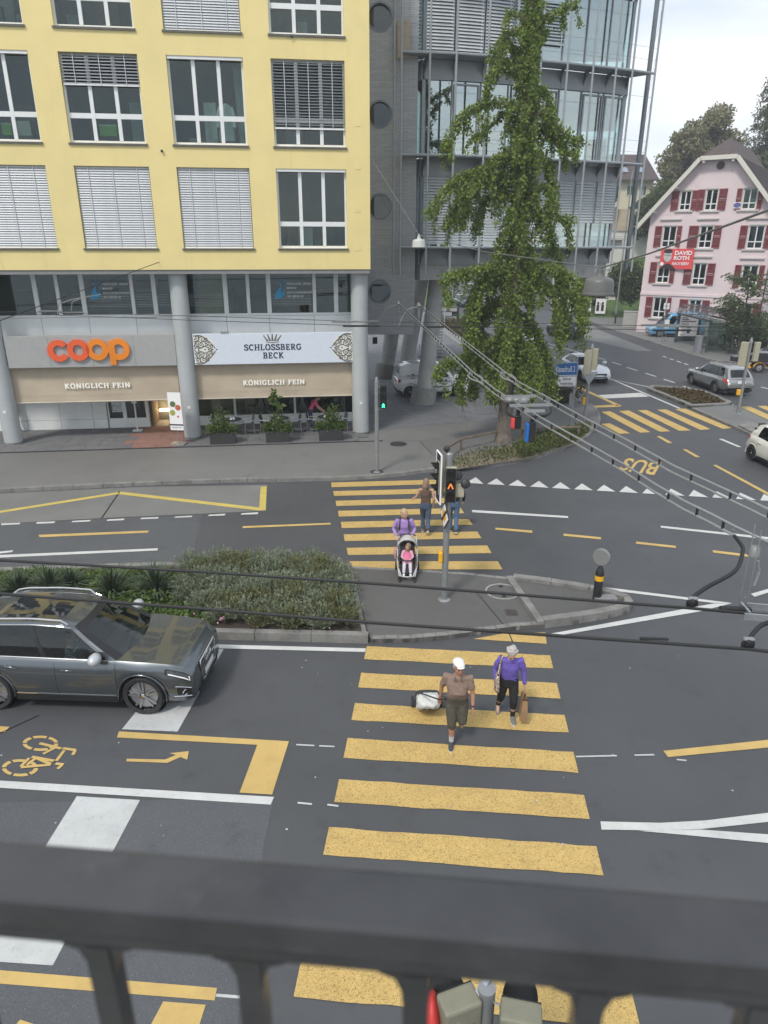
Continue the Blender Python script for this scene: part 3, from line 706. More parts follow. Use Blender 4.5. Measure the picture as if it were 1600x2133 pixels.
for a, b in((uD,uE),(uE,uF),(uF,uG),(uG,uH)):MB().box(a+.05,b-.05,SO,SO+.01,.62,3).build('shop_pane',GLASS_D,yb)
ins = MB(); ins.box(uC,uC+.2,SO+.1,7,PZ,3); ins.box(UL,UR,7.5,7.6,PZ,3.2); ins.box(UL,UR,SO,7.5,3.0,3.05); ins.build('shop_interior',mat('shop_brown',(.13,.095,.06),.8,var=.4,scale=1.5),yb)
ct = MB(); ct.box(uE+.2,uF-.2,SO+1.6,SO+2.3,PZ,1.15); ct.box(uC+.3,uD,SO+2.6,SO+3.4,PZ,1.2); ct.box(uF+.6,uF+1.2,SO+1.2,SO+1.8,PZ,.95); ct.build('shop_counter',mat('counter',(.28,.25,.20),.5,var=.2),yb)
LAMP = mat('warm_lamp',(.9,.75,.5),.5,var=0,emit=(1,.72,.40),estr=10)
for a, b, y, z in((uE+.3,uF+.1,SO+.9,1.32),(uC+.35,uC+.9,SO+1.2,1.36),(uC+1.05,uD-.1,SO+1.2,1.36),(uC+.3,uC+.8,SO+1.2,.62)):
 MB().box(a,b,y,y+.3,z,z+.07).build('shelf_lamp',LAMP,yb)
a, b = FU(231,835,SO-.04), FU(256,858,SO-.04)
MB().box(a[0],b[0],SO-.05,SO-.045,b[1],a[1]).build('window_poster',mat('poster_pale',(.55,.60,.62),.6,var=.1),yb)
mbp = MB()
for i in range(16):
 t = 2*pi*i/16; mbp.add([],[])
mbp.tube([((a[0]+b[0])/2-.1+.13*cos(i*.4),SO-.055,b[1]+.18+.13*sin(i*.4))for i in range(15)],.012,6)
mbp.box((a[0]+b[0])/2+.1,b[0]-.05,SO-.056,SO-.05,b[1]+.25,b[1]+.28); mbp.box((a[0]+b[0])/2+.1,b[0]-.1,SO-.056,SO-.05,b[1]+.15,b[1]+.18)
mbp.build('poster_print',mat('poster_ink',(.08,.16,.20),.6,var=0),yb)
FAB = mat('taupe_awning_fabric',(.46,.385,.285),.9,var=.07,scale=1.2,bump=.15,bscale=5)
CREAM = mat('cream_print',(.92,.89,.80),.7,var=.03)
def stroke_text(s,h,th=.17):
 """slab-serif capitals drawn as strokes; returns a mesh builder in x (along) and z (up)"""
 def arc(cx,cy,rx,ry,a0,a1,n=12):return[(cx+rx*cos(radians(a0+(a1-a0)*i/n)),cy+ry*sin(radians(a0+(a1-a0)*i/n)))for i in range(n+1)]
 v = lambda x:[(x,0),(x,1)]
 sf = lambda x, y, w = .16:[(x-w,y),(x+w,y)]
 GL ={'S':(.60,[arc(.3,.74,.21,.20,25,265)+arc(.3,.28,.24,.22,90,-155),[(.49,.72),(.49,.95)],[(.07,.05),(.07,.28)]]),'C':(.70,[arc(.38,.5,.30,.44,50,310),[(.58,.72),(.58,.97)]]),'H':(.80,[v(.16),v(.64),[(.16,.5),(.64,.5)],sf(.16,.05),sf(.16,.95),sf(.64,.05),sf(.64,.95)]),'L':(.62,[v(.16),[(.0,.05),(.55,.05)],[(.52,.05),(.52,.28)],sf(.16,.95)]),'O':(.76,[arc(.38,.5,.31,.45,0,360,22)]),'Ö':(.76,[arc(.38,.5,.31,.45,0,360,22),[(.2,1.12),(.3,1.12)],[(.46,1.12),(.56,1.12)]]),'B':(.68,[v(.16),[(0,.05),(.36,.05)]+arc(.36,.275,.20,.225,-90,90)+[(.16,.5)],[(0,.95),(.34,.95)]+arc(.34,.725,.18,.225,90,-90)]),'E':(.64,[v(.16),[(0,.05),(.54,.05)],[(0,.95),(.52,.95)],[(.16,.5),(.4,.5)],[(.52,.05),(.52,.25)],[(.5,.75),(.5,.95)],[(.4,.38),(.4,.62)]]),'F':(.60,[v(.16),[(0,.95),(.52,.95)],[(.16,.5),(.4,.5)],[(.5,.75),(.5,.95)],[(.4,.38),(.4,.62)],sf(.16,.05)]),'R':(.72,[v(.16),[(0,.95),(.36,.95)]+arc(.36,.72,.19,.23,90,-90)+[(.16,.49)],[(.34,.49),(.58,.05)],sf(.16,.05,.14),[(.52,.05),(.70,.05)]]),'G':(.78,[arc(.38,.5,.30,.44,50,330),[(.45,.44),(.74,.44)],[(.62,.44),(.62,.12)],[(.58,.74),(.58,.97)]]),'K':(.76,[v(.16),[(.18,.42),(.58,.95)],[(.3,.55),(.62,.05)],sf(.16,.05,.14),sf(.16,.95,.14),sf(.58,.95,.12),sf(.63,.05,.11)]),'N':(.82,[v(.16),v(.66),[(.16,.95),(.66,.05)],sf(.14,.95,.12),sf(.16,.05,.13),sf(.66,.95,.13)]),'I':(.34,[v(.17),sf(.17,.05),sf(.17,.95)]),' ':(.36,[])}
 mb = MB(); x = 0; q = 0
 for ch in s:
  w, st = GL[ch]
  for pl in st:
   for(ax,ay),(bx_,by_)in zip(pl[:-1],pl[1:]):
    dx, dy = bx_-ax, by_-ay; l = sqrt(dx*dx+dy*dy)or 1; t = th*(.62 if abs(dy)<.01 else 1)/2
    ox, oy = -dy/l*t, dx/l*t; e = .02 if len(pl)>2 else 0; ex_, ey_ = dx/l*e, dy/l*e
    q+=1; yy = -.003-.00006*(q%40)
    P =[(ax-ex_+ox,ay-ey_+oy),(ax-ex_-ox,ay-ey_-oy),(bx_+ex_-ox,by_+ey_-oy),(bx_+ex_+ox,by_+ey_+oy)]
    mb.add([((x+p[0])*h,yy,p[1]*h)for p in P],[(0,1,2,3)])
  x+=w+.10
 W =(x-.10)*h
 mb.v =[(a-W/2,b,c)for a,b,c in mb.v]; return mb, W
def put_text(s,h,m,parent,loc,width=None,th=.17,name='lettering'):
 mb, W = stroke_text(s,h,th); k =(width/W)if width else 1
 mb.v =[(a*k,b,c)for a,b,c in mb.v]; return mb.build(name,m,parent,loc=loc)
def awning(xa,xb,ztop,zbot,lab,tx):
 ua = FU(xa,800,.92)[0]; ub = FU(xb,800,.92)[0]; r = thing('awning',lab,'awning',FO+FX*ua+FN*.92+Vector((0,0,zbot)),YAW,'awnings over the shop fronts')
 mb = MB(); n = 44; W = ub-ua; Hh = ztop-zbot; rows = 8
 vs =[]; fs =[]
 for j in range(rows+1):
  for i in range(n+1):
   x = W*i/n; z = Hh*j/rows; vs.append((x,.02*sin(x*2.1+j)*(1-j/rows)+.008*sin(x*9+j*.5)-.10*(1-j/rows),z))
 for j in range(rows):
  for i in range(n):a = j*(n+1)+i; fs.append((a,a+1,a+n+2,a+n+1))
 mb.add(vs,fs); mb.build('fabric',FAB,r,smooth=50)
 MB().tube([(0,-.10,0),(W,-.10,0)],.03,8).build('bottom_bar',mat('awning_bar',(.5,.45,.36),.5,var=.05),r)
 MB().box(0,W,-.113,-.110,.28,.283).build('seam',mat('fabric_seam',(.3,.25,.18),.9,var=0),r)
 u, z = FU(tx,800,.80); put_text('KÖNIGLICH FEIN',.205,CREAM,r,(u-ua,-.135,FU(tx,808 if tx<300 else 801,.8)[1]-zbot),width=2.63,th=.22)
 return r
awning(14,373,3.6,1.86,'taupe fabric awning hanging below the grey sign with orange letters',203)
awning(398,737,3.6,1.86,'taupe fabric awning hanging below the white bakery sign',571)
def sign_frame(xa,xb,lab,off,m,cat='sign'):
 ua, zt = FU(xa,695,off); ub, _ = FU(xb,692,off); zb = 3.34; zt = 4.60
 r = thing('shop_sign',lab,cat,FO+FX*ua+FN*off+Vector((0,0,zb)),YAW,'signs over the shop fronts')
 MB().box(0,ub-ua,.0,.22,0,zt-zb).build('panel',m,r,bevel=.012); return r, ub-ua, zt-zb, ua, zb
sg, W, Hs, ua, zb = sign_frame(5,362,'grey shop sign reading coop in large overlapping orange letters',.55,mat('sign_grey',(.36,.36,.35),.6,var=.06))
for i in(1,2,3):MB().box(W*i/4-.004,W*i/4+.004,-.004,0,.02,Hs-.02).build('panel_joint',SILL,sg)
RED1 = mat('sign_red_orange',(.78,.115,.03),.4,var=.03); OR1 = mat('sign_orange',(.82,.24,.012),.4,var=.03); RED2 = mat('sign_overlap_red',(.60,.055,.015),.4,var=.03)
def cpt(x,y):u, z = FU(x/2,540+y/2,.45); return u-ua, z-zb
def ringmesh(cx,cz,r,ri,a0,a1,y0,y1,n=30):
 out =[(cx+r*cos(a0+(a1-a0)*i/n),cz+r*sin(a0+(a1-a0)*i/n))for i in range(n+1)]; inn =[(cx+ri*cos(a0+(a1-a0)*i/n),cz+ri*1.05*sin(a0+(a1-a0)*i/n))for i in range(n+1)]
 mb = MB()
 for i in range(n):
  q =[out[i],out[i+1],inn[i+1],inn[i]]
  vs =[(p[0],y0,p[1])for p in q]+[(p[0],y1,p[1])for p in q]
  mb.add(vs,[(0,3,2,1),(0,1,5,4),(2,3,7,6)])
 for e in(0,n):
  o, i_ = out[e], inn[e]; mb.add([(o[0],y0,o[1]),(i_[0],y0,i_[1]),(i_[0],y1,i_[1]),(o[0],y1,o[1])],[(0,1,2,3)])
 return mb
cR = .43
for(px,py), m, a0, a1, d in(((243,382),RED1,.62,2*pi-.62,.10),((325,379),RED1,0,2*pi,.103),((405,377),OR1,0,2*pi,.10),((494,376),OR1,0,2*pi,.104)):
 x, z = cpt(px,py); ringmesh(x,z,cR,.20,a0,a1,-d,0).build('letter',m,sg)
x0, _ = cpt(325,379); x1, z1 = cpt(405,377); half = math.acos((x1-x0)/2/cR)
lens_ =[(x0+cR*cos(-half+2*half*i/10),z1+cR*sin(-half+2*half*i/10))for i in range(11)]+[(x1-cR*cos(-half+2*half*i/10),z1-cR*sin(-half+2*half*i/10)*-1)for i in range(10,-1,-1)]
lens_ =[(x0+cR*cos(t),z1+cR*sin(t))for t in[-half+2*half*i/10 for i in range(11)]]+[(x1-cR*cos(t),z1+cR*sin(t))for t in[half-2*half*i/10 for i in range(1,10)]]
mb = MB(); mb.prism(lens_,0,.006); mb.v =[(a,-.110+c,b)for a,b,c in mb.v]; mb.build('letter_overlap',RED2,sg)
x, z = cpt(466,376); _, zlo = cpt(466,440); _, zhi = cpt(466,340); MB().box(x-.115,x+.115,-.10,0,zlo,zhi).build('letter',OR1,sg)
sg, W, Hs, ua, zb = sign_frame(400,735,'white bakery sign with crown, serif letters and curled ornaments at both ends',.55,mat('sign_white',(.64,.69,.76),.5,var=.03))
INK = mat('sign_ink',(.025,.035,.07),.6,var=0); ORN = mat('ornament_bronze',(.12,.11,.07),.6,var=.2)
def spt(x,y):u, z = FU(400+(x-82)/4.21,670+y/4.21,.53); return u-ua, z-zb
for t, cx, cy, w in(('SCHLOSSBERG',793,250,2.38),('BECK',798,322,.86)):
 x, z = spt(cx,cy); put_text(t,.25,INK,sg,(x,-.004,z),width=w,th=.19)
cx, cz = spt(788,178); cr_ = MB()
for a in(-34,-17,0,17,34):
 l = .33 if a==0 else .31 if abs(a)<20 else .30; dx, dz = sin(radians(a)), cos(radians(a)); bx_ = cx+a*.0058
 tx_, tz_ = bx_+dx*l*.85, cz+.02+dz*l*.85
 cr_.add([(bx_-.045,-.004,cz+.04),(bx_+.045,-.004,cz+.04),(tx_+.022,-.004,tz_),(tx_-.022,-.004,tz_)],[(0,1,2,3)])
 cr_.ell((tx_+dx*.02,-.004,tz_+.02),(.026,.004,.026),10,6)
cr_.tube([(cx-.27+.054*i,-.005,cz-.02+.03*((i-5)/5)**2)for i in range(11)],.013,6); cr_.build('crown_emblem',ORN,sg)
def ornament(side):
 mb = MB(); sx = 1 if side==0 else-1; ex_ = .02 if side==0 else W-.02; cz = Hs/2
 WH = mat('ornament_ground',(.72,.72,.68),.6,var=.03)
 pl =[(0,.03),(.55,.10),(.80,.30),(.86,Hs/2),(.80,Hs-.30),(.55,Hs-.10),(0,Hs-.03)]
 g = MB(); g.prism([(ex_+sx*a,b)for a,b in pl],0,.002); g.v =[(a,-.003+c*.5,b)for a,b,c in g.v]; g.build('ornament_ground',WH,sg)
 def curl(x,z,r,a0,turns,dirn,w=.016):
  for m in(1,-1):
   pts =[]
   for i in range(26):
    t = i/25; a = a0+dirn*turns*2*pi*t; rr = r*(1-.82*t); pts.append((ex_+sx*(x+rr*cos(a)),-.006,cz+m*(z+rr*sin(a))))
   mb.tube(pts,[w*(.6+.4*(1-i/25))for i in range(26)],5); mb.ell(pts[-1],(.026,.006,.026),8,5)
 def wave(p,w=.018):
  for m in(1,-1):mb.tube([(v.x,v.y,v.z)for v in catmull([(ex_+sx*x,-.006,cz+m*z)for x,z in p],5)],w,5)
 curl(.14,.47,.11,-2,1.2,1); curl(.36,.42,.12,2.5,1.15,-1); curl(.12,.22,.10,1,1.2,-1); curl(.30,.20,.10,-1,1.1,1); curl(.52,.24,.11,2,1.2,-1); curl(.50,.42,.08,-1,1.1,1); curl(.70,.12,.09,3,1.2,-1); curl(.20,.05,.07,0,1,1)
 wave([(.02,.02),(.15,.14),(.3,.08),(.45,.14),(.62,.06),(.78,.0)]); wave([(.02,.56),(.25,.58),(.45,.50),(.60,.36),(.74,.22),(.86,.06)]); wave([(.02,.32),(.18,.36),(.30,.30),(.42,.34),(.58,.20)]); wave([(.02,.12),(.1,.30),(.22,.40),(.24,.56)])
 for x, z in((.45,0),(.6,0),(.92,0),(.66,.30),(.06,.42)):
  for m in(1,-1):mb.ell((ex_+sx*x,-.006,cz+m*z),(.035,.006,.028),8,5)
 mb.build('ornament',ORN,sg)
ornament(0); ornament(1)
MB().box(1.15,1.5,-.02,.02,Hs+.02,Hs+.09).build('sign_bracket',MET,sg)
# ================================================================== GLASS OFFICE BUILDING
def brick_mat():
 m, N, K, b = new_mat('grey_brick'); t = N.new('ShaderNodeTexCoord'); mp_ = N.new('ShaderNodeMapping')
 mp_.inputs['Rotation'].default_value =(-pi/2,0,0); K.new(t.outputs['Object'],mp_.inputs['Vector'])
 br = N.new('ShaderNodeTexBrick'); br.inputs['Scale'].default_value = 1; br.inputs['Mortar Size'].default_value = .007; br.inputs['Brick Width'].default_value = .42; br.inputs['Row Height'].default_value = .085
 br.inputs['Color1'].default_value =(.33,.34,.355,1); br.inputs['Color2'].default_value =(.40,.41,.425,1); br.inputs['Mortar'].default_value =(.24,.245,.25,1)
 K.new(mp_.outputs[0],br.inputs['Vector'])
 n = N.new('ShaderNodeTexNoise'); n.inputs['Scale'].default_value = .7; n.inputs['Detail'].default_value = 5; K.new(t.outputs['Object'],n.inputs['Vector'])
 x = N.new('ShaderNodeMix'); x.data_type = 'RGBA'; x.blend_type = 'MULTIPLY'; x.inputs['Factor'].default_value = .5; K.new(br.outputs['Color'],x.inputs[6]); K.new(n.outputs['Color'],x.inputs[7])
 bp = N.new('ShaderNodeBump'); bp.inputs['Strength'].default_value = .5; bp.inputs['Distance'].default_value = .01; K.new(br.outputs['Fac'],bp.inputs['Height']); bp.invert = True
 K.new(br.outputs['Color'],b.inputs['Base Color']); K.new(bp.outputs[0],b.inputs['Normal']); b.inputs['Roughness'].default_value = .85; return m
BRICK = brick_mat()
STEEL = mat('painted_steel',(.30,.33,.345),.45,.0,var=.10,scale=3)
STEELD = mat('dark_painted_steel',(.15,.175,.19),.45,.0,var=.12,scale=3)
SPAN = mat('spandrel_panel',(.31,.33,.34),.45,.0,var=.06,scale=1)
GLASS_R = glass_mat('coated_glass',(.62,.76,.76),7.5)
CONCL = mat('concrete_leg',(.42,.42,.41),.75,var=.10,scale=1.5,wear=((.16,.16,.155),1.2,.55,.3),bump=.1,bscale=30)
FLOORM = mat('office_floor',(.20,.20,.19),.8,var=.15,scale=1)
gb = thing('glass_office_building','grey brick and glass office building on leaning round legs with steel walkways and rods','building',(0,0,0))
ty = 35.5
bt0 = AT(862,697,ty); zb_ = bt0.z; tx1 = bt0.x; tz1 = 23
tw = put('brick_tower',MB().mesh('brick_tower',BRICK),gb)
t = MB(); cents =[AT(x,y,ty)for x,y in((790,35),(792,238),(792,430),(791,607))]
zs =[zb_]; rr = .53; cxm = sum(c.x for c in cents)/4
x0, x1 = -7.0, tx1; sq = .7
def quad(xa,xb,za,zb):t.add([(xa,ty,za),(xb,ty,za),(xb,ty,zb),(xa,ty,zb)],[(0,1,2,3)])
za = zb_
for c in sorted(cents,key=lambda c:c.z):
 quad(x0,x1,za,c.z-sq); quad(x0,cxm-sq,c.z-sq,c.z+sq); quad(cxm+sq,x1,c.z-sq,c.z+sq); n = 32
 for i in range(n):
  a0, a1 = 2*pi*i/n, 2*pi*(i+1)/n
  def sqp(a):k = sq/max(abs(cos(a)),abs(sin(a))); return(cxm+k*cos(a),ty,c.z+k*sin(a))
  ci = lambda a, d = 0:(cxm+rr*cos(a),ty+d,c.z+rr*sin(a))
  t.add([sqp(a0),sqp(a1),ci(a1),ci(a0)],[(0,3,2,1)]); t.add([ci(a0),ci(a1),ci(a1,.25),ci(a0,.25)],[(0,3,2,1)])
 za = c.z+sq
quad(x0,x1,za,tz1)
t.add([(x1,ty,zb_),(x1,ty+6,zb_),(x1,ty+6,tz1),(x1,ty,tz1)],[(0,1,2,3)])
t.add([(x0,ty,zb_),(x1,ty,zb_),(x1,ty+6,zb_),(x0,ty+6,zb_)],[(0,3,2,1)])
bpy.data.objects.remove(tw); t.build('brick_tower',BRICK,gb)
for c in cents:
 ringo = MB(); pr =[(rr+.05,0),(rr+.05,.05),(rr-.03,.05),(rr-.03,0)]
 w = put('round_window',MB().lathe([(rr+.03,.0),(rr+.03,.03),(rr-.04,.03),(rr-.04,-.2)],32,M=Matrix.Rotation(pi/2,4,'X'),caps=False).mesh('round_window',STEELD,40),gb,loc=(cxm,ty,c.z))
 MB().lathe([(rr,.0),(rr,.01)],32,M=Matrix.Translation((0,.18,0))@Matrix.Rotation(pi/2,4,'X')).build('pane',GLASS_D,w)
MB().box(x0,x1-.3,ty+.6,ty+.7,zb_+.2,tz1).build('inner_wall',ROOMW,gb)
EDGE =[(0.72,34.9),(2.0,35.03),(3.1,35.2),(4.5,35.55),(5.8,36.0),(7.0,36.45),(8.3,36.88),(9.6,37.38),(10.8,37.87),(11.7,38.28),(13.0,38.95)]
GLZ =[(1.75,36.15),(3.05,36.42),(4.4,36.8),(5.72,37.25),(7.02,37.75),(8.3,38.2),(9.5,38.68),(10.7,39.15),(11.9,39.7)]
ZK =[7.96,11.85,15.79,19.72]
SB =(15.2,51.7); LB =(1.2,37.0)
foot =[LB]+GLZ+[SB,(4.0,51.7)]
sl = MB()
sl.prism(foot,6.43,7.2); sl.build('floor_beam',CONCL,gb)
for z in ZK:
 MB().prism([(x*.985+.1,y+.12)for x,y in foot],z-.75,z-.1).build('floor_slab',FLOORM,gb)
MB().prism([(2.2,42),(6.6,43),(6.6,50),(2.2,50)],7.8,22).build('core',mat('core_grey',(.26,.265,.265),.8,var=.15),gb)
def pan(a,b,z0,z1,m,name,d=.06,inset=.0,parent=None,mid=0):
 """upright panel between two plan points"""
 a = Vector((*a,0)); b = Vector((*b,0)); dr =(b-a).normalized(); n = Vector((dr.y,-dr.x,0)); a = a+dr*inset; b = b-dr*inset
 mb = MB(); vs =[]
 for z in(z0,z1):
  for p in(a+n*(mid+d/2),b+n*(mid+d/2),b+n*(mid-d/2),a+n*(mid-d/2)):vs.append((p.x,p.y,z))
 mb.add(vs,[(0,3,2,1),(4,5,6,7),(0,1,5,4),(1,2,6,5),(2,3,7,6),(3,0,4,7)]); return mb.build(name,m,parent or gb)
allseg =[(LB,GLZ[0])]+list(zip(GLZ[:-1],GLZ[1:]))+[(GLZ[-1],SB)]
for k, z in enumerate(ZK):
 for a, b in allseg[:-1]:pan(a,b,z-.82,z-.06,SPAN,'spandrel_panel',.1,.008,mid=.08)
 a, b = allseg[-1]; pan(a,b,z-.82,z-.06,SPAN,'spandrel_panel',.1,.008,mid=.08)
 if k==3:break
 zt = ZK[k+1]-.84
 for i,(a,b)in enumerate(allseg):
  if i==len(allseg)-1:
   A_, B_ = Vector((*a,0)), Vector((*b,0))
   for q in range(6):p, r = A_.lerp(B_,q/6), A_.lerp(B_,(q+1)/6); pan((p.x,p.y),(r.x,r.y),z,zt,GLASS_R,'pane',.02,.05)
   continue
  pan(a,b,z,zt,GLASS_R,'pane',.02,.05)
 for i, p in enumerate(GLZ+[LB,SB]):
  w = .16 if i in(0,8)else .05
  MB().obox((p[0],p[1],(z+zt)/2),(w,.12,zt-z),Matrix.Rotation(.2+.03*i,3,'Z')).build('mullion',STEEL,gb)
for i in(1,4,6,7):
 a, b = Vector((*GLZ[i],0)), Vector((*GLZ[i+1],0)); z0, z1 = ZK[1]+.1, ZK[2]-.95; dr =(b-a).normalized(); n = Vector((dr.y,-dr.x,0))
 f = MB(); p, q = a+dr*.12+n*.04, b-dr*.12+n*.04
 for u, v in(((p.x,p.y,z0),(p.x,p.y,z1)),((q.x,q.y,z0),(q.x,q.y,z1)),((p.x,p.y,z0),(q.x,q.y,z0)),((p.x,p.y,z1),(q.x,q.y,z1))):f.bar(u,v,.07,.07,up=tuple(n))
 f.build('sash',STEEL,gb)
GRATE = mat('walkway_grating',(.27,.31,.33),.45,.0,var=.1,scale=4)
edge3 =[Vector((*p,0))for p in EDGE]; side_e =[Vector((14.4,43.5,0)),Vector((16.6,51,0))]
inner =[Vector((*p,0))for p in GLZ]
for k, z in enumerate(ZK[:4]):
 pl =[(p.x,p.y)for p in edge3]+[(12.1,39.75)]+[(p.x,p.y-.12)for p in reversed(inner)]+[(1.0,36.9)]
 MB().prism(pl,z-.035,z+.02).build('walkway',GRATE,gb)
 MB().tube([(p.x,p.y,z-.02)for p in edge3],.055,6).build('walkway_edge',STEEL,gb)
 for i in range(1,10):
  e = edge3[i]; g = inner[min(i-1,8)]; d =(g-e); L_ = d.length
  mb = MB(); u = d.normalized(); nn = Vector((-u.y,u.x,0))*.012
  prof =[(0,-.06),(L_,-.06),(L_,-.72),(L_*.82,-.5),(L_*.5,-.24),(.1,-.12)]
  vs =[e+u*s+nn*sg_+Vector((0,0,z+h))for sg_ in(-1,1)for s,h in prof]; n = len(prof)
  fs =[tuple(range(n)),tuple(range(2*n-1,n-1,-1))]+[(j,(j+1)%n,n+(j+1)%n,n+j)for j in range(n)]
  mb.add(vs,fs); mb.build('bracket',STEELD,gb)
rod2_me = MB().lathe([(.075,6.75),(.075,23.5)],8).mesh('rod',STEELD,40); rod_me = MB().lathe([(.05,6.75),(.05,23.5)],8).mesh('rod',STEEL,40)
for i, p in enumerate(EDGE):
 if i==1:continue
 e = Vector((*p,0)); put('rod',rod_me,gb,loc=(e.x,e.y-.06,0))
put('rod',rod_me,gb,loc=(.42,35.3,0))
AT1 =(1.95,35.02); put('rod',rod_me,gb,loc=(*AT1,0))
for p in((13.75,42.2),(14.75,45),(15.6,48)):put('rod',rod2_me,gb,loc=(*p,0))
for z in ZK[:3]:
 for h in(.5,1.0,2.9):
  MB().tube([(p.x,p.y-.03,z+h)for p in edge3+side_e],.007,4).build('guard_cable',STEELD,gb)
SLG = mat('grey_outside_slat',(.52,.54,.55),.45,.0,var=.08,scale=2);
cnt =[0]
def panel_blind(i,z0,z1,zbot,tilt,pitch=.125):
 a, b =(Vector((*q,0))for q in allseg[i]); dr =(b-a).normalized(); n = Vector((dr.y,-dr.x,0)); w =(b-a).length-.1
 o = a+dr*.05+n*.17; r = put('blind',MB().box(0,w,-.03,.03,0,.06).mesh('bottom_rail',SLG),gb,loc=(o.x,o.y,zbot),rz=atan2(dr.y,dr.x))
 me = slat_mesh(w,SLG,.125,tilt); zz = z1-.05-zbot; j = 0
 while zz>.09:
  put('slat',me,r,loc=(0,random.uniform(-.004,.004),zz)); zz-=pitch; cnt[0]+=1
 g = MB()
 for x in(0.0,w):g.box(x-.015,x+.015,-.02,.02,0,z1-zbot)
 g.build('guide_rail',STEEL,r)
for i in range(0,9):
 zlow = ZK[0]+.12 if i<6 else ZK[0]+1.15
 panel_blind(i,ZK[0],ZK[1]-.84,zlow,60 if i not in(2,3)else 35)
for i in range(0,6):
 panel_blind(i,ZK[2],ZK[2]+2.6,ZK[2]+.1 if i<5 else ZK[2]+.9,58 if i<4 else 25,.128)
of = MB()
for i in range(7):
 x = 2.5+i*1.3; of.box(x,x+.9,39.5,40.2,ZK[1]+.1,ZK[1]+random.uniform(.7,1.2)); of.box(x,x+.5,40.5,40.6,ZK[0]+.1,ZK[0]+1.2)
of.build('office_desk',mat('desk',(.20,.19,.17),.6,var=.3),gb)
p = AT(843,80,35.2); MB().box(p.x-.3,p.x+.25,35.3,35.4,p.z-.7,p.z+.7).build('timber_board',mat('timber_board',(.36,.30,.22),.8,var=.1),gb)
def leg(base,top,r,rc,hc,col_base=True):
 b = Vector(base); tp = Vector(top); d =(tp-b).normalized(); tp = tp+d*.4
 s =(hc)/d.z; o = MB().tube([b+d*s*.9,tp],r,28).build('leg',CONCL,gb,smooth=40)
 c = b+d*(hc*.5)
 MB().tube([(b.x-d.x*.3,b.y,-.05),(b+d*hc)[:]],rc,30).build('leg_collar',mat('collar_concrete',(.27,.265,.25),.85,var=.15,scale=2),o,smooth=40)
def at(x,y,Y):return tuple(AT(x,y,Y))
L1 = G(879,832,PZ); leg((L1.x,37.0,0),at(911,583,37.9),.43,.66,.95)
leg((.05,44.7,0),at(817,690,45.2),.46,.70,.95)
leg((1.15,43.4,0),at(877,583,44.2),.46,.70,.95)
p = AT(853,643,ty); MB().box(p.x-.7,p.x,ty-.05,ty,p.z-.02,p.z+.02).build('wall_bracket',MET,gb)
p = AT(781,709,ty); MB().box(p.x-.12,p.x+.12,ty+.2,ty+.5,p.z-.2,p.z+.1).build('junction_box',BLK,gb)
st = thing('staircase','grey metal stairs with tube handrails behind the leaning leg of the grey building','stairs',(G(897,738,PZ).x-.1,53.0,PZ),-.1)
for i in range(15):MB().box(-.8,.8,i*.38,i*.38+.30,.18*i+.10,.18*i+.14).build('tread',mat('stair_tread',(.13,.135,.14),.6,.3,var=.2),st)
for s in(-1,1):
 MB().bar((s*.85,-.1,.05),(s*.85,5.6,2.75),.05,.25).build('stringer',MET,st)
 MB().tube([(s*.88,-.1,0),(s*.88,-.1,1.0),(s*.88,5.6,3.7),(s*.88,5.6,2.7)],.03,6).build('handrail',MET,st)
 MB().tube([(s*.88,-.1,.5),(s*.88,5.6,3.2)],.02,6).build('handrail',MET,st)
 # ================================================================== PINK HOUSE
PYAW = math.atan2(-.578,.816); PO = G(1325,690,.12); PO.z = 0
PX_ = Vector((cos(PYAW),sin(PYAW),0)); PN = Vector((-sin(PYAW),cos(PYAW),0))
def PU(x,y,off=0.0):
 d = ray(x,y); c = Vector((0,0,CAM_H)); o = PO+PN*off; P = c+d*((o-c).dot(PN)/d.dot(PN)); return(P-o).dot(PX_), P.z
def k4(x,y):return(1200+x/3.743,150+y/3.743)
PINK = mat('pink_render',(.70,.585,.585),.9,var=.05,scale=.5,wear=((.64,.54,.535),.8,.6,.3))
SHUT = mat('red_shutter',(.24,.035,.045),.6,var=.15,scale=5); TRIM = mat('pale_stone_trim',(.56,.53,.49),.8,var=.08)
ROOF = mat('brown_roof_tile',(.085,.062,.058),.85,var=.25,scale=3,bump=.4)
VERGE = mat('cream_verge',(.62,.60,.52),.6,var=.05)
ph = thing('pink_house','pink house with dark red shutters, white window frames and a brown half hipped roof','house',PO,PYAW)
uE, zE = PU(1342,447); uT0, zT = PU(1463,331); uT1, _ = PU(1540,327)
Wp =(uT0+uT1)-2*0; wallL = 0.0; wallR = uT0+uT1-wallL; dp = 13
slope =(zT-zE)/(uT0-wallL)
wins =[]
rows =[[((820,925),(884,1078),(745,805),(884,948)),((1020,912),(1090,1078),(950,1010),(1090,1175)),((1312,905),(1396,1070),(1250,1310),(1398,1455))],[((684,1200),(766,1366),(612,680),(768,820)),((972,1197),(1048,1372),(875,968),(1050,1130)),((1354,1195),(1446,1378),(1272,1350),(1450,1520))],[((644,1482),(716,1645),(575,640),(718,770)),((922,1490),(998,1660),(840,918),(1000,1080)),((1304,1505),(1396,1690),(1230,1300),(1402,1462))],[((610,1755),(688,1915),(540,605),(690,738)),((886,1775),(956,1945),(800,882),(958,1035)),((1260,1800),(1350,1975),(1180,1256),(1354,1430))]]
pops =[]
for r, row in enumerate(rows):
 for c,(a,b,s1,s2)in enumerate(row):
  u0, z1 = PU(*k4(*a)); u1, z0 = PU(*k4(*b)); zm = PU(*k4((a[0]+b[0])/2,b[1]))[1]
  pops.append((u0,u1,zm,zm+(z1-z0 if False else(PU(*k4((a[0]+b[0])/2,a[1]))[1]-zm)),r,c,s1,s2,a,b))
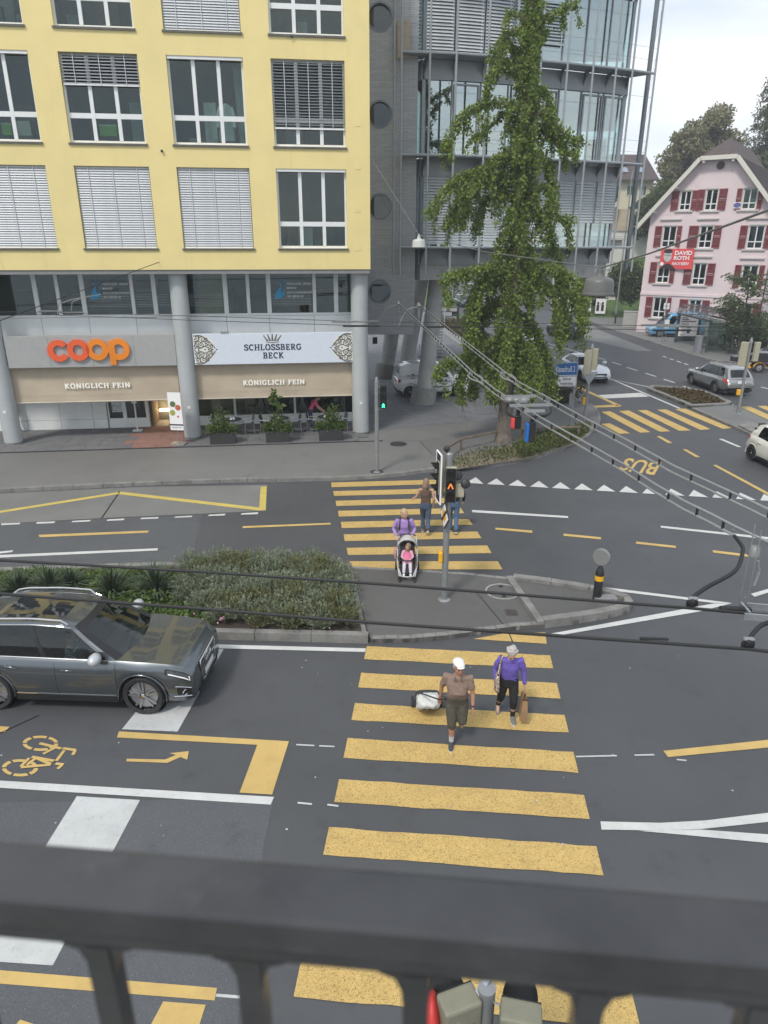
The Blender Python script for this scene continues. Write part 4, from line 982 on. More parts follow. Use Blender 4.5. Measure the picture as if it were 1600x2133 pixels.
pw = MB(); wall_open(pw,wallL,wallR,-.05,zE,0,.18,[o[:4]for o in pops if o[3]<zE])
top =[o for o in pops if o[3]>=zE]
def gable_wall():
 us = sorted({wallL,uT0,uT1,wallR}|{o[0]for o in top}|{o[1]for o in top})
 for a, b in zip(us[:-1],us[1:]):
  def ht(u):return zE+slope*(u-wallL)if u<uT0 else zT if u<=uT1 else zE+slope*(wallR-u)
  op =[o for o in top if o[0]<(a+b)/2<o[1]]
  if op:
   o = op[0]; pw.add([(a,0,zE),(b,0,zE),(b,0,max(zE,o[2])),(a,0,max(zE,o[2]))],[(0,1,2,3)]); pw.add([(a,0,o[3]),(b,0,o[3]),(b,0,ht(b)),(a,0,ht(a))],[(0,1,2,3)])
  else:pw.add([(a,0,zE),(b,0,zE),(b,0,ht(b)),(a,0,ht(a))],[(0,1,2,3)])
zE_save = zE
zE = min([zE]+[o[2]for o in top])if top else zE
slope =(zT-zE)/(uT0-wallL)
pw = MB(); wall_open(pw,wallL,wallR,-.05,zE,0,.18,[o[:4]for o in pops if o[3]<=zE+.01]); gable_wall()
for o in top:
 a, b, c, d = o[:4]; q = .18; pw.add([(a,0,c),(b,0,c),(b,0,d),(a,0,d),(a,q,c),(b,q,c),(b,q,d),(a,q,d)],[(0,4,5,1),(1,5,6,2),(2,6,7,3),(3,7,4,0)])
pw.add([(wallL,0,-.05),(wallL,dp,-.05),(wallL,dp,zE),(wallL,0,zE)],[(3,2,1,0)]); pw.add([(wallR,0,-.05),(wallR,dp,-.05),(wallR,dp,zE),(wallR,0,zE)],[(0,1,2,3)])
pw.build('wall',PINK,ph)
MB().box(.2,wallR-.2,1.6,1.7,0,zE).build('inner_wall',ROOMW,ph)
ov = .7; ru =(uT0+uT1)/2; zr = zE+slope*(ru-wallL); oe = 1.0
def rz_(u):return(zE+slope*(u-wallL))if u<ru else(zE+slope*(wallR-u))
hipd =(zr-zT)*1.5; rf_ = MB(); th_ = .16
tl =(uT0,-ov,zT+.12); tr_ =(uT1,-ov,zT+.12); el =(wallL-oe,-ov,rz_(wallL-oe)+.12); er =(wallR+oe,-ov,rz_(wallR+oe)+.12)
ap =(ru,hipd,zr+.12); bk =(ru,dp+.5,zr+.12); ebl =(wallL-oe,dp+.5,el[2]); ebr =(wallR+oe,dp+.5,er[2])
for q in((el,tl,ap,bk,ebl),(tr_,er,ebr,bk,ap),(tl,tr_,ap)):
 n = len(q); rf_.add(list(q)+[(a,b,c-th_)for a,b,c in q],[tuple(range(n)),tuple(range(2*n-1,n-1,-1))]+[(j,n+j,n+(j+1)%n,(j+1)%n)for j in range(n)])
rfo = rf_.build('roof',ROOF,ph)
def tiles_lines():
 mb = MB()
 for i in range(1,26):
  f = i/26
  a = Vector(tr_).lerp(Vector(er),f);
  pa = Vector(ap).lerp(Vector(bk),0);
  l0 = Vector(tr_).lerp(Vector(er),f)+Vector((0,0,.03)); l1 = Vector((l0.x,dp+.4,l0.z)); mb.tube([l0,l1],.04,4)
 return mb
o = tiles_lines().build('tile_course',ROOF,rfo); o['kind'] = 'stuff'
for a, b in((el,tl),(tr_,er),(tl,tr_)):
 a = Vector(a)+Vector((0,-.03,-.13)); b = Vector(b)+Vector((0,-.03,-.13)); MB().bar(a,b,.06,.34).build('verge_board',VERGE,ph)
 a2 = a+Vector((0,.35,-.1)); b2 = b+Vector((0,.35,-.1)); MB().bar(a2,b2,.62,.05).build('verge_soffit',VERGE,ph)
for u in(wallL+.4,wallL+(uT0-wallL)*.55,uT0+.3,uT1-.3,wallR-(wallR-uT1)*.45,wallR-.4):
 z = min(rz_(u),zT)-.25; MB().box(u-.09,u+.09,-ov+.02,.1,z-.12,z+.1).build('purlin_end',VERGE,ph)
u, z = PU(*k4(1130,727)); MB().lathe([(.32,0),(.34,.05),(.26,.05),(.25,.02),(.02,.02)],20,M=Matrix.Translation((u,0,z))@Matrix.Rotation(pi/2,4,'X')).build('round_vent',mat('vent_brown',(.10,.06,.055),.8,var=.2),ph)
for o in pops:
 u0, u1, z0, z1, r, c, s1, s2, a, b = o; w, h = u1-u0, z1-z0
 f = MB(); f.box(0,.09,.1,.18,0,h); f.box(w-.09,w,.1,.18,0,h); f.box(.09,w-.09,.1,.18,0,.09); f.box(.09,w-.09,.1,.18,h-.09,h); f.box(w/2-.05,w/2+.05,.09,.175,.09,h-.09); f.box(.09,w/2-.05,.095,.172,h*.28,h*.28+.09); f.box(w/2+.05,w-.09,.095,.172,h*.28,h*.28+.09)
 wo_ = put('window_frame',f.mesh('window_frame',WFR),ph,loc=(u0,0,z0)); MB().box(.09,w-.09,.15,.16,.09,h-.09).build('pane',GLASS,wo_)
 MB().box(u0-.08,u0,-.02,.0,z0,z1).build('jamb_trim',TRIM,ph); MB().box(u1,u1+.08,-.02,.0,z0,z1).build('jamb_trim',TRIM,ph); MB().box(u0-.08,u1+.08,-.02,0,z1,z1+.12).build('head_trim',TRIM,ph)
 MB().box(u0-.3,u1+.3,-.14,.0,z0-.15,z0-.02).build('sill',TRIM,ph)
 if r in(1,2):MB().box(u0-.35,u1+.35,-.15,0,z1+.50,z1+.62).build('lintel_cornice',TRIM,ph)
 for s in(s1,s2):
  ym =(a[1]+b[1])/2; sa = PU(*k4(s[0],ym))[0]; sb = PU(*k4(s[1],ym))[0]
  if sa<u0:sb = min(sb,u0-.085)
  else:sa = max(sa,u1+.085)
  if r==0 and c==0 and sa>u1:pass
  m = MB(); m.box(0,.06,-.09,-.045,0,h); m.box(sb-sa-.06,sb-sa,-.09,-.045,0,h); m.box(.06,sb-sa-.06,-.088,-.047,h*.48,h*.52); m.box(.06,sb-sa-.06,-.088,-.047,0,.06); m.box(.06,sb-sa-.06,-.088,-.047,h-.06,h)
  nl = 16
  for q in range(nl):
   zq = .07+(h-.14)*(q+.5)/nl
   if abs(zq-h/2)>.06:m.obox(((sb-sa)/2,-.066,zq),(sb-sa-.12,.012,(h-.14)/nl*.95),Matrix.Rotation(.45,3,'X'))
  put('shutter',m.mesh('shutter',SHUT),ph,loc=(sa,0,z0))
u, z = PU(*k4(800,1737)); MB().box(wallL-.02,wallR+.02,-.08,0,z-.12,z+.12).build('string_course',PINK,ph)
a, b = PU(1598,577), PU(1580,684); MB().tube([(a[0],-.1,zE-.2),(a[0],-.1,.1)],.05,8).build('downpipe',mat('downpipe',(.06,.045,.04),.5,.3,var=.1),ph)
a, b = PU(*k4(690,1800)), PU(*k4(728,1850)); pst = MB().box(a[0],b[0],-.105,-.095,b[1],a[1]).build('shutter_poster',WFR,ph)
MB().tube([((a[0]+b[0])/2+.13*cos(i*.6),-.11,(a[1]+b[1])/2+.09*sin(i*.6))for i in range(10)],.02,5).build('poster_print',INK,pst)
a, b = PU(*k4(1236,1015)), PU(*k4(1282,1062)); pst = MB().box(a[0],b[0],-.12,-.105,b[1],a[1]).build('shutter_poster',WFR,ph)
MB().ell(((a[0]+b[0])/2,-.122,(a[1]+b[1])/2),(.3,.004,.22),12,6).build('poster_print',mat('violet_print',(.12,.10,.30),.6,var=0),pst)
p0, p1 = PU(*k4(668,1378),-.25), PU(*k4(902,1538),-.25); bw, bh = p1[0]-p0[0], p0[1]-p1[1]
bn = thing('campaign_banner','red campaign banner with a grey portrait and white lettering hung on the pink house','banner',PO+PX_*p0[0]+PN*-.25+Vector((0,0,p1[1])),PYAW)
RB = mat('banner_red',(.72,.07,.07),.7,var=.04,scale=1)
mb = MB(); n = 16
vs =[(bw*i/n,.03*sin(i*.9),bh*j)for j in(0,1)for i in range(n+1)]; mb.add(vs,[(i,i+1,n+2+i,n+1+i)for i in range(n)]); mb.add([(a,b+.02,c)for a,b,c in vs],[(n+1+i,n+2+i,i+1,i)for i in range(n)]); mb.build('cloth',RB,bn)
WHP = mat('white_print',(.85,.83,.82),.7,var=0)
letters('DAVID',WHP,bn,upright(bw*.69,-.05,bh*.80),fit=(bw*.52,bh*.21),bold=.03,shear=.0)
letters('ROTH',WHP,bn,upright(bw*.65,-.05,bh*.55),fit=(bw*.46,bh*.21),bold=.03)
letters('NACH BERN!',WHP,bn,upright(bw*.64,-.05,bh*.27),fit=(bw*.50,bh*.15),bold=.02,shear=.2)
fc = MB(); gx, gz = bw*.22, bh*.64
fc.ell((gx,-.05,gz),(bw*.125,.012,bh*.30),16,8); fc.build('portrait_face',mat('portrait_grey',(.50,.47,.46),.7,var=.2),bn)
fc = MB(); fc.ell((gx,-.055,gz+bh*.24),(bw*.13,.012,bh*.12),14,6); fc.tube([(gx-bw*.1,-.066,gz+.08),(gx+bw*.1,-.066,gz+.08)],.02,5); fc.build('portrait_hair',BLK,bn)
fc = MB(); fc.prism([(0.02*bw,0.02),(bw*.5,.02),(bw*.42,bh*.14),(bw*.28,bh*.28),(bw*.12,bh*.2)],0,.01); fc.v =[(a,-.045-c,b)for a,b,c in fc.v]; fc.build('portrait_jacket',BLK,bn)
MB().ell((bw*.07,-.06,bh*.24),(.17,.01,.17),14,6).build('party_badge',WHP,bn)
# ================================================================== BACKGROUND
import numpy as np
def hill():
 mb = MB(); nx, ny = 46, 26; vs =[]; fs =[]
 for j in range(ny+1):
  for i in range(nx+1):
   x = 24+i*3.6; y = 78+j*5; s =(x-24)*.05
   e =(x-30)*.25+(y-82)*.55
   t = min(1,max(0,e/22)); z = 14*t*t*(3-2*t)+max(0,e-22)*.12; z+=sin(x*.4)*cos(y*.3)*.25*min(1,z)
   vs.append((x,y,z-.06))
 for j in range(ny):
  for i in range(nx):a = j*(nx+1)+i; fs.append((a,a+1,a+nx+2,a+nx+1))
 mb.add(vs,fs); return mb.build('hill',GRASSM,smooth=60)
GRASSM = mat('mown_grass',(.065,.115,.028),.95,var=.35,scale=1.2,bump=.6,bscale=9,coords='World',wear=((.10,.13,.05),.5,.55,.2))
h = hill(); h['kind'] = 'structure'
mb = MB(); n = 14; vs =[]; fs =[]
for j in range(9):
 for i in range(n+1):
  x = -6+i*1.05; y = 74+j*4; vs.append((x,y,.1+(j/8)**1.2*5.0*(1-.35*i/n)))
for j in range(8):
 for i in range(n):a = j*(n+1)+i; fs.append((a,a+1,a+n+2,a+n+1))
mb.add(vs,fs); o = mb.build('grass_bank',GRASSM,smooth=60); o['kind'] = 'structure'
bw_ = thing('block_wall','low wall of pale blocks with dark joints beside the metal stairs below the grass bank','wall',(3.6,72.5,.12),-.1)
blk_me = MB().box(0,.95,0,.5,0,.34).mesh('block',mat('pale_block',(.34,.35,.37),.85,var=.15,scale=2));
for j in range(5):
 for i in range(5):put('block',blk_me,bw_,loc=(i*1.05-(.5 if j%2 else 0)-1.5,j*.18,j*.42))
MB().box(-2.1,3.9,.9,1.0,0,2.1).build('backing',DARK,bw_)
MB().box(3.4,4.4,-.3,0,0,.25).build('red_kerb',mat('red_kerb',(.36,.12,.10),.8,var=.2),bw_)
CREAMW = mat('cream_render',(.66,.60,.45),.9,var=.05,scale=.5); GREYW = mat('pale_grey_render',(.42,.45,.45),.9,var=.05,scale=.5)
def simple_window(par,u,z,w,h,y=0,m=WFR):
 f = MB(); f.box(u,u+.08,y-.05,y+.05,z,z+h); f.box(u+w-.08,u+w,y-.05,y+.05,z,z+h); f.box(u+.08,u+w-.08,y-.05,y+.05,z,z+.08); f.box(u+.08,u+w-.08,y-.05,y+.05,z+h-.08,z+h); f.box(u+w/2-.04,u+w/2+.04,y-.045,y+.045,z+.08,z+h-.08)
 o = f.build('window',m,par); MB().box(u+.08,u+w-.08,y-.02,y+.0,z+.08,z+h-.08).build('pane',GLASS,o); return o
Yc = 112
a = AT(1272,376,Yc); b = AT(1348,371,Yc); base = AT(1310,446,Yc); ridge = AT(1330,322,Yc+5)
W_ = b.x-a.x+3; eav = b.z-base.z
ch = thing('cream_house','cream house with steep brown roof and skylights on the hill behind the pink house','house',(a.x-2,Yc,base.z-4),.05)
H0 = eav+4;
MB().box(0,W_+.2,0,9,-2,H0).build('wall',CREAMW,ch)
gw = MB(); RZ = ridge.z-(base.z-4); gw.add([(W_+.22,0,-2),(W_+.22,9,-2),(W_+.22,9,H0),(W_+.22,4.5,RZ-.2),(W_+.22,0,H0)],[(0,1,2,3,4)]); gw.build('gable_wall',GREYW,ch)
rfm = MB();
for q in(((-.6,-.8,H0-.2),(W_+.7,-.8,H0-.2),(W_+.2,4.5,RZ),(-.6,4.5,RZ)),((-.6,4.5,RZ),(W_+.2,4.5,RZ),(W_+.7,9.8,H0-.2),(-.6,9.8,H0-.2))):
 rfm.add(list(q)+[(x,y,z-.2)for x,y,z in q],[(0,1,2,3),(7,6,5,4),(0,4,5,1),(1,5,6,2),(2,6,7,3),(3,7,4,0)])
rf2 = rfm.build('roof',ROOF,ch)
sn = Vector((0,-(RZ-H0),4.5+.8)).normalized(); sa_ = atan2(RZ-H0+.2,5.3)
for x in(.23,.52,.80):
 s = put('skylight',MB().box(-.5,.5,-.7,.7,0,.08).mesh('skylight',SILL),ch); s.location =(W_*x,1.0,H0+1.0*tan_ if False else H0-.2+(1.8)*math.tan(sa_)+.06); s.rotation_euler =(sa_,0,0)
 MB().box(-.42,.42,-.6,.6,.082,.09).build('pane',mat('sky_glass',(.5,.55,.6),.08,.9,var=0),s)
for x in(.18,.55,.78):simple_window(ch,W_*x,H0-2.3,1.1,1.4,-.03)
for x in(.3,.62):simple_window(ch,W_*x,H0-5.2,1.2,1.5,-.03)
for y in(3.2,5.2):
 MB().box(W_+.2,W_+.26,y,y+.9,H0+.6,H0+2).build('shutter',mat('grey_shutter',(.16,.17,.17),.7,var=.1),ch)
MB().box(-.2,1.6,-1.6,-.05,H0-3.0,H0-2.0).build('balcony',TRIM,ch); MB().box(W_*.6,W_+.5,-2.0,-.05,H0-6.9,H0-5.9).build('balcony',TRIM,ch)
p0 = AT(1165,545,92); p1 = AT(1256,600,92)
wb = thing('white_clapboard_building','white board clad building behind the hanging grey lamp','building',(p0.x,92,0),-.15)
BOARD = mat('white_board',(.62,.61,.55),.7,var=.06)
ww, hh = p1.x-p0.x+1.5, AT(1200,500,92).z
MB().box(0,ww,.02,8,-.5,hh).build('wall',BOARD,wb)
bme = MB().box(0,ww+.04,-.03,.0,0,.26).mesh('board',BOARD)
for i in range(int(hh/.28)):put('board',bme,wb,loc=(-.02,0,.28*i))
p = AT(1222,580,92); simple_window(wb,p.x-p0.x-.2,p.z,1.4,1.7,-.05); simple_window(wb,p.x-p0.x-.4,p.z+3.1,1.4,1.3,-.05)
MB().box(-.4,ww+.4,-.6,8.4,hh,hh+.25).build('roof',mat('pale_roof',(.45,.44,.42),.7,var=.1),wb)
p0 = AT(1268,531,100); p1 = AT(1350,481,100)
ww_ = thing('white_garden_wall','long white wall with a flat top behind the steel rods','wall',(p0.x-3,100,-.1),-.1)
MB().box(0,p1.x-p0.x+8,0,.6,0,p1.z).build('wall_body',BOARD,ww_); MB().box(-.1,p1.x-p0.x+8.1,-.1,.7,p1.z,p1.z+.15).build('coping',mat('coping_grey',(.25,.25,.25),.7,var=.1),ww_)
p0 = AT(1268,481,104); p1 = AT(1312,443,104)
rw = thing('sandstone_wall','tall beige retaining wall below the cream house','wall',(p0.x-1,104,p0.z-2),-.1)
BEI = mat('beige_stone',(.50,.42,.30),.9,var=.1,scale=1)
for i in range(3):
 for j in range(2):MB().box(i*2.0+.02,i*2.0+1.98,0,.5,j*2.4,j*2.4+2.37).build('wall_panel',BEI,rw)
for(xa,ya,xb,yb2,lab)in((1239,622,1262,653,'white billboard on dark posts with two black figures printed on it'),(1213,620,1232,648,'pale billboard half hidden by the hanging twigs of the ginkgo')):
 Yb = 86; p0 = AT(xa,yb2,Yb); p1 = AT(xb,ya,Yb); w, hg = p1.x-p0.x, p1.z-p0.z
 bb = thing('billboard',lab,'billboard',(p0.x,Yb,.1),-.35,'billboards beside the far pavement')
 MB().box(0,w*1.05,0,.08,p0.z-.1,p1.z-.1).build('board',WHP,bb)
 for x in(.1,w-.1):MB().box(x-.06,x+.06,.09,.2,0,p1.z).build('post',BLK,bb)
 pr = MB()
 for x, s in((.25,1),(.72,1.0)):
  cx, z0 = w*x, p0.z+hg*.12; pr.box(cx-.16*s,cx+.16*s,-.014,-.006,z0,z0+hg*.42); pr.ell((cx,-.012,z0+hg*.52),(.13,.006,.17),10,6)
 for z in(.55,.62):pr.box(w*.44,w*.58,-.014,-.006,p0.z+hg*z-.02,p0.z+hg*z+.02)
 pr.build('print',BLK,bb)
p0 = G(1262,665,.1); p1 = G(1325,690,.1)
fe = thing('board_fence','dark timber fence at the left corner of the pink house','fence',(p0.x+4,p0.y-3,.1),-.55)
for i in range(22):MB().box(i*.3,i*.3+.28,0,.04,.1,2.3+.04*(i%3)).build('fence_board',mat('dark_timber',(.045,.035,.03),.85,var=.3,scale=4),fe)
MB().box(0,6.6,.05,.1,1.9,2.0).build('rail',mat('dark_timber',(.045,.035,.03)),fe)
q = G(1288,682,.1); cbx = thing('utility_cabinet','light grey concrete cabinet at the foot of the thin lamp mast','cabinet',(q.x+.6,q.y+.6,.1),-.4)
MB().box(0,2.6,0,.7,0,1.5).build('body',mat('cabinet_grey',(.38,.38,.36),.7,var=.08),cbx,bevel=.02); MB().box(-.04,2.64,-.04,.74,1.5,1.58).build('lid',mat('cabinet_grey',(.38,.38,.36)),cbx)
MB().box(1.28,1.3,-.005,0,.05,1.45).build('door_gap',BLK,cbx)
q = G(1281,674,.1); mst = thing('lamp_mast','thin grey mast beside the utility cabinet with a black foot','mast',(q.x,q.y,.1))
MB().lathe([(.10,0),(.10,1.0)],10).build('foot',BLK,mst); MB().lathe([(.09,1.0),(.055,15)],10).build('pole',MET,mst,smooth=40)
# ================================================================== VEGETATION
def leaf_mat(name,c,var=.35,rough=.55,trans=.25,hue=(1.25,1.0,.7)):
 m = bpy.data.materials.new(name); m.use_nodes = True; N = m.node_tree.nodes; K = m.node_tree.links; b = N['Principled BSDF']
 g = N.new('ShaderNodeNewGeometry'); n = N.new('ShaderNodeTexNoise'); n.inputs['Scale'].default_value = .9; n.inputs['Detail'].default_value = 3; K.new(g.outputs['Position'],n.inputs['Vector'])
 x = N.new('ShaderNodeMix'); x.data_type = 'RGBA'; x.inputs[6].default_value =(*[q*(1-var)for q in c],1); x.inputs[7].default_value =(*[min(1,q*(1+var)*h_)for q,h_ in zip(c,hue)],1)
 a = N.new('ShaderNodeMath'); a.operation = 'MULTIPLY_ADD'; a.inputs[1].default_value = .6; K.new(g.outputs['Random Per Island'],a.inputs[0])
 s = N.new('ShaderNodeMath'); s.operation = 'MULTIPLY'; s.inputs[1].default_value = .45; K.new(n.outputs['Fac'],s.inputs[0]); K.new(s.outputs[0],a.inputs[2]); K.new(a.outputs[0],x.inputs['Factor'])
 K.new(x.outputs[2],b.inputs['Base Color']); b.inputs['Roughness'].default_value = rough; b.inputs['Specular IOR Level'].default_value = .35
 t = N.new('ShaderNodeBsdfTranslucent'); K.new(x.outputs[2],t.inputs['Color']); mx2 = N.new('ShaderNodeMixShader'); mx2.inputs[0].default_value = trans
 K.new(b.outputs[0],mx2.inputs[1]); K.new(t.outputs[0],mx2.inputs[2]); K.new(mx2.outputs[0],N['Material Output'].inputs['Surface']); MATS[name] = m; return m
RNG = np.random.default_rng(5)
def leaf_mesh(name,P,size,m,up=.3,aspect=.75,fold=.25,dirs=None,droop=0):
 """one small folded leaf (two triangles pairs) at each row of P"""
 P = np.asarray(P,float); n = len(P)
 d = RNG.normal(size=(n,3)); d[:,2]-=droop
 if dirs is not None:d = d*.5+dirs
 d/=np.linalg.norm(d,axis=1)[:,None]+1e-9
 nrm = RNG.normal(size=(n,3)); nrm[:,2]+=up*3; nrm-=d*(nrm*d).sum(1)[:,None]; nrm/=np.linalg.norm(nrm,axis=1)[:,None]+1e-9
 s = np.cross(d,nrm); sz = np.asarray(size)*RNG.uniform(.5,1.4,n); sz = sz[:,None]
 v = np.empty((n,4,3)); v[:,0] = P; v[:,1] = P+d*sz*.55+s*sz*aspect*.5+nrm*sz*fold; v[:,2] = P+d*sz; v[:,3] = P+d*sz*.55-s*sz*aspect*.5+nrm*sz*fold
 me = bpy.data.meshes.new(name); me.vertices.add(n*4); me.vertices.foreach_set('co',v.ravel())
 idx = np.arange(n)[:,None]*4; loops = np.concatenate([idx+0,idx+1,idx+2,idx+0,idx+2,idx+3],1).ravel()
 me.loops.add(n*6); me.loops.foreach_set('vertex_index',loops.astype(np.int32)); me.polygons.add(n*2); me.polygons.foreach_set('loop_start',np.arange(n*2,dtype=np.int32)*3)
 me.materials.append(m); me.update(calc_edges=True); return me
def along(path,n,rad,zs=1.0):
 """n points scattered round a polyline; rad = radius at start and end"""
 p = np.array([tuple(q)for q in path],float); seg = np.linalg.norm(np.diff(p,axis=0),axis=1); cum = np.concatenate([[0],np.cumsum(seg)]); t = np.sort(RNG.uniform(0,cum[-1],n)); i = np.clip(np.searchsorted(cum,t)-1,0,len(seg)-1)
 f =((t-cum[i])/seg[i])[:,None]; q = p[i]*(1-f)+p[i+1]*f; r = rad[0]+(rad[1]-rad[0])*(t/cum[-1])
 o = RNG.normal(size=(n,3)); o/=np.linalg.norm(o,axis=1)[:,None]; o*=(RNG.uniform(0,1,n)**.45*r)[:,None]; o[:,2]*=zs; return q+o
BARK = mat('ginkgo_bark',(.17,.14,.115),.95,var=.35,scale=5,bump=.9,bscale=18)
BARKD = mat('dark_bark',(.075,.06,.05),.95,var=.3,scale=5,bump=.7,bscale=14)
LG = leaf_mat('ginkgo_leaf',(.175,.245,.07),.48,trans=.40,hue=(1.12,1.08,.75))
gp = G(1052,925,PZ); gk = thing('ginkgo_tree','tall slender ginkgo tree with drooping leafy branches in front of the grey glass building','tree',(gp.x,29.2,PZ))
g0v = Vector((gp.x,29.2,PZ)); Yg = 29.2
tp_ =[(0,0,-.1),(.02,0,2),(.0,0,6),(.04,.05,11),(.0,.0,15),(.03,0,17.5),(0,0,18.9)]
tr = MB().tube([Vector(p)for p in tp_],[.36,.27,.24,.20,.14,.08,.02],14)
rootp = MB()
tr.tube([Vector((0,0,-.1)),Vector((.0,0,.6))],[.42,.30],14); tr.build('trunk',BARK,gk,smooth=60)
def gl(x,y,dy=0):p = AT(x,y,Yg+dy); return p-g0v
BR =[([(1098,60),(1130,45),(1165,22),(1200,4)],.5,.32),([(1095,45),(1070,30),(1058,28)],-.4,.26),([(1100,90),(1075,62),(1050,88),(1045,110)],-.6,.34),([(1100,150),(1060,92),(1035,96),(1028,120)],.5,.34),([(1100,130),(1130,75),(1140,60)],.6,.26),([(1100,190),(1060,140),(1030,150),(1015,180)],-.7,.36),([(1096,230),(1050,215),(1000,220),(960,250),(935,290),(930,310)],-1.0,.36),([(1094,260),(1050,235),(1035,250),(1000,280),(985,285)],.8,.3),([(1100,200),(1130,190),(1145,220),(1152,300)],.9,.42),([(1100,250),(1140,235),(1165,270),(1200,290),(1215,300)],-.6,.34),([(1100,280),(1150,260),(1170,310),(1205,320)],.7,.3),([(1090,330),(1040,330),(1000,360),(960,370),(925,405),(893,450)],-1.2,.40),([(1088,380),(1030,370),(975,395),(950,430),(930,480)],.6,.42),([(1088,360),(1020,375),(985,400),(955,480)],-.3,.34),([(1088,420),(1040,400),(1000,430),(995,480)],1.0,.40),([(1098,330),(1130,330),(1150,370),(1150,440)],.8,.42),([(1098,400),(1140,390),(1160,450),(1195,460)],-.7,.36),([(1098,450),(1135,450),(1155,520),(1165,540)],.9,.38),([(1075,560),(1020,560),(970,570),(940,580),(925,582)],-1.6,.42),([(1075,600),(1030,590),(1000,600),(990,640),(988,650)],.4,.40),([(1075,570),(1010,575),(985,640),(980,720)],-.8,.5),([(1072,620),(1020,640),(990,700),(985,800)],1.2,.5),([(1072,700),(1010,720),(960,750),(925,760),(910,790)],-1.0,.42),([(1070,740),(980,750),(960,800),(965,855)],-.4,.36),([(1070,760),(1000,760),(985,800),(990,830)],.8,.36),([(1068,720),(1020,760),(1030,840),(1040,860)],-.5,.42),([(1085,570),(1140,560),(1190,580),(1215,610),(1215,650)],-1.2,.42),([(1085,560),(1130,555),(1165,570),(1175,650),(1180,700)],.8,.42),([(1085,600),(1130,590),(1160,640),(1165,720)],-.3,.36),([(1085,610),(1170,600),(1205,640),(1215,690)],1.4,.32),([(1080,650),(1110,680),(1135,740),(1150,800)],.6,.48),([(1080,700),(1110,740),(1120,800),(1100,830)],-1,.5),([(1078,640),(1060,700),(1050,780)],-1.2,.5),([(1078,720),(1090,780),(1090,820)],-.8,.5)]
bm_ = MB(); pts =[]
for path, dy, rad in BR:
 n = len(path); w =[gl(x,y,dy*(i/(n-1))**.7)for i,(x,y)in enumerate(path)]
 w[0] = Vector((0,0,w[0].z)); w = catmull(w,4); L_ = sum((w[i+1]-w[i]).length for i in range(len(w)-1))
 bm_.tube(w,[.055*(1-i/len(w))+.012 for i in range(len(w))],6)
 rad*=.78; k = int(540*L_*(rad/.4)**1.5); pts.append(along(w,k,(rad*.6,rad)))
 for q in range(int(L_*2.4)):
  s = w[random.randrange(len(w)//4,len(w))]; l = random.uniform(.25,.85 if path[0][1]<320 else 1.2); e = s+Vector((random.uniform(-.35,.35),random.uniform(-.5,.5),-l)); bm_.tube([s,s.lerp(e,.5)+Vector((0,0,.1)),e],[.012,.01,.006],4,caps=False); pts.append(along([s,s.lerp(e,.5)+Vector((0,0,.1)),e],int(95*l),(.13,.16)))
for z in np.arange(2.9,18.7,.26):
 r = .8 if z<5 else .95 if z<9.5 else .9 if z<12.6 else .45 if z<14.5 else .28 if z<16.5 else .2
 if 3.3<z<4.6:r*=.75
 for q in range(5):
  a = random.uniform(0,2*pi); l = r*random.uniform(.25,1.1)**.8; top_ = Vector((cos(a)*l,sin(a)*l,z)); s = Vector((0,0,z-.2)); e = top_+Vector((random.uniform(-.15,.15),random.uniform(-.15,.15),-random.uniform(.3,1.1)*(1 if z<14 else .5)))
  bm_.tube([s,top_,e],[.02,.012,.005],4,caps=False); pts.append(along([top_*.75+s*.25,top_,e],int((42+62*(top_-e).length)),(.15,.17)))
pts.append(along([(0,0,6.6),(.04,0,12)],4200,(.5,.45))); pts.append(along([(.04,0,12),(0,0,18.9)],2600,(.34,.10))); bm_.build('branch',BARK,gk)['kind'] = 'stuff'
P = np.concatenate(pts); P = P[P[:,2]>1.7]
o = put('crown',leaf_mesh('crown',P,.10,LG,up=.25,aspect=1.0,droop=.5),gk); o['kind'] = 'stuff'
def tree(name,lab,loc,h,rad,trunk_r,m,nleaf,lsize,cz=.62,squash=1.15,lobes=40,seed=1,group=None,gap=.0,bark=BARKD):
 rs = np.random.default_rng(seed); root = thing(name,lab,'tree',loc,0,group); tb = MB(); c = np.array([0,0,h*cz]); R = np.array([rad,rad,min(h*(1-cz),rad*squash)])
 tb.tube([(0,0,-.2),(.05*h*.1,0,h*.3),(0,.1,h*cz),(0,0,h*.9)],[trunk_r,trunk_r*.75,trunk_r*.5,trunk_r*.1],10); ps =[]
 for i in range(lobes):
  v = rs.normal(size=3); v/=np.linalg.norm(v); v[2] = v[2]*.9+.05; f = rs.uniform(.35,1.0)**.6; e = c+v*R*f; s = np.array([0,0,h*rs.uniform(.28,cz)])
  mid =(s+e)/2+np.array([0,0,.06*h]); tb.tube([tuple(s),tuple(mid),tuple(e)],[trunk_r*.28,trunk_r*.16,trunk_r*.04],5,caps=False)
  k = nleaf//lobes; lr = rad*rs.uniform(.18,.36); q = rs.normal(size=(k,3)); q/=np.linalg.norm(q,axis=1)[:,None]; q*=(rs.uniform(0,1,k)**.4*lr)[:,None]; q[:,2]*=.75; ps.append(e+q)
 tb.build('trunk',bark,root,smooth=60); P = np.concatenate(ps); o = put('crown',leaf_mesh('crown',P,lsize,m),root); o['kind'] = 'stuff'; return root
LB_ = leaf_mat('broad_leaf',(.21,.235,.16),.35); LC = leaf_mat('conifer_needle',(.135,.165,.125),.35); LBu = leaf_mat('bush_leaf',(.08,.12,.05),.4); LAc = leaf_mat('robinia_leaf',(.10,.16,.08),.35)
def AZ(x,y,Y):p = AT(x,y,Y); return p
p = AZ(1470,300,100); bz = 6
tree('broadleaf_tree','large rounded broadleaf tree rising behind the roof of the pink house',(p.x,100,bz),AZ(1470,212,100).z-bz,4.7,.45,LB_,30000,.36,.60,1.5,110,3)
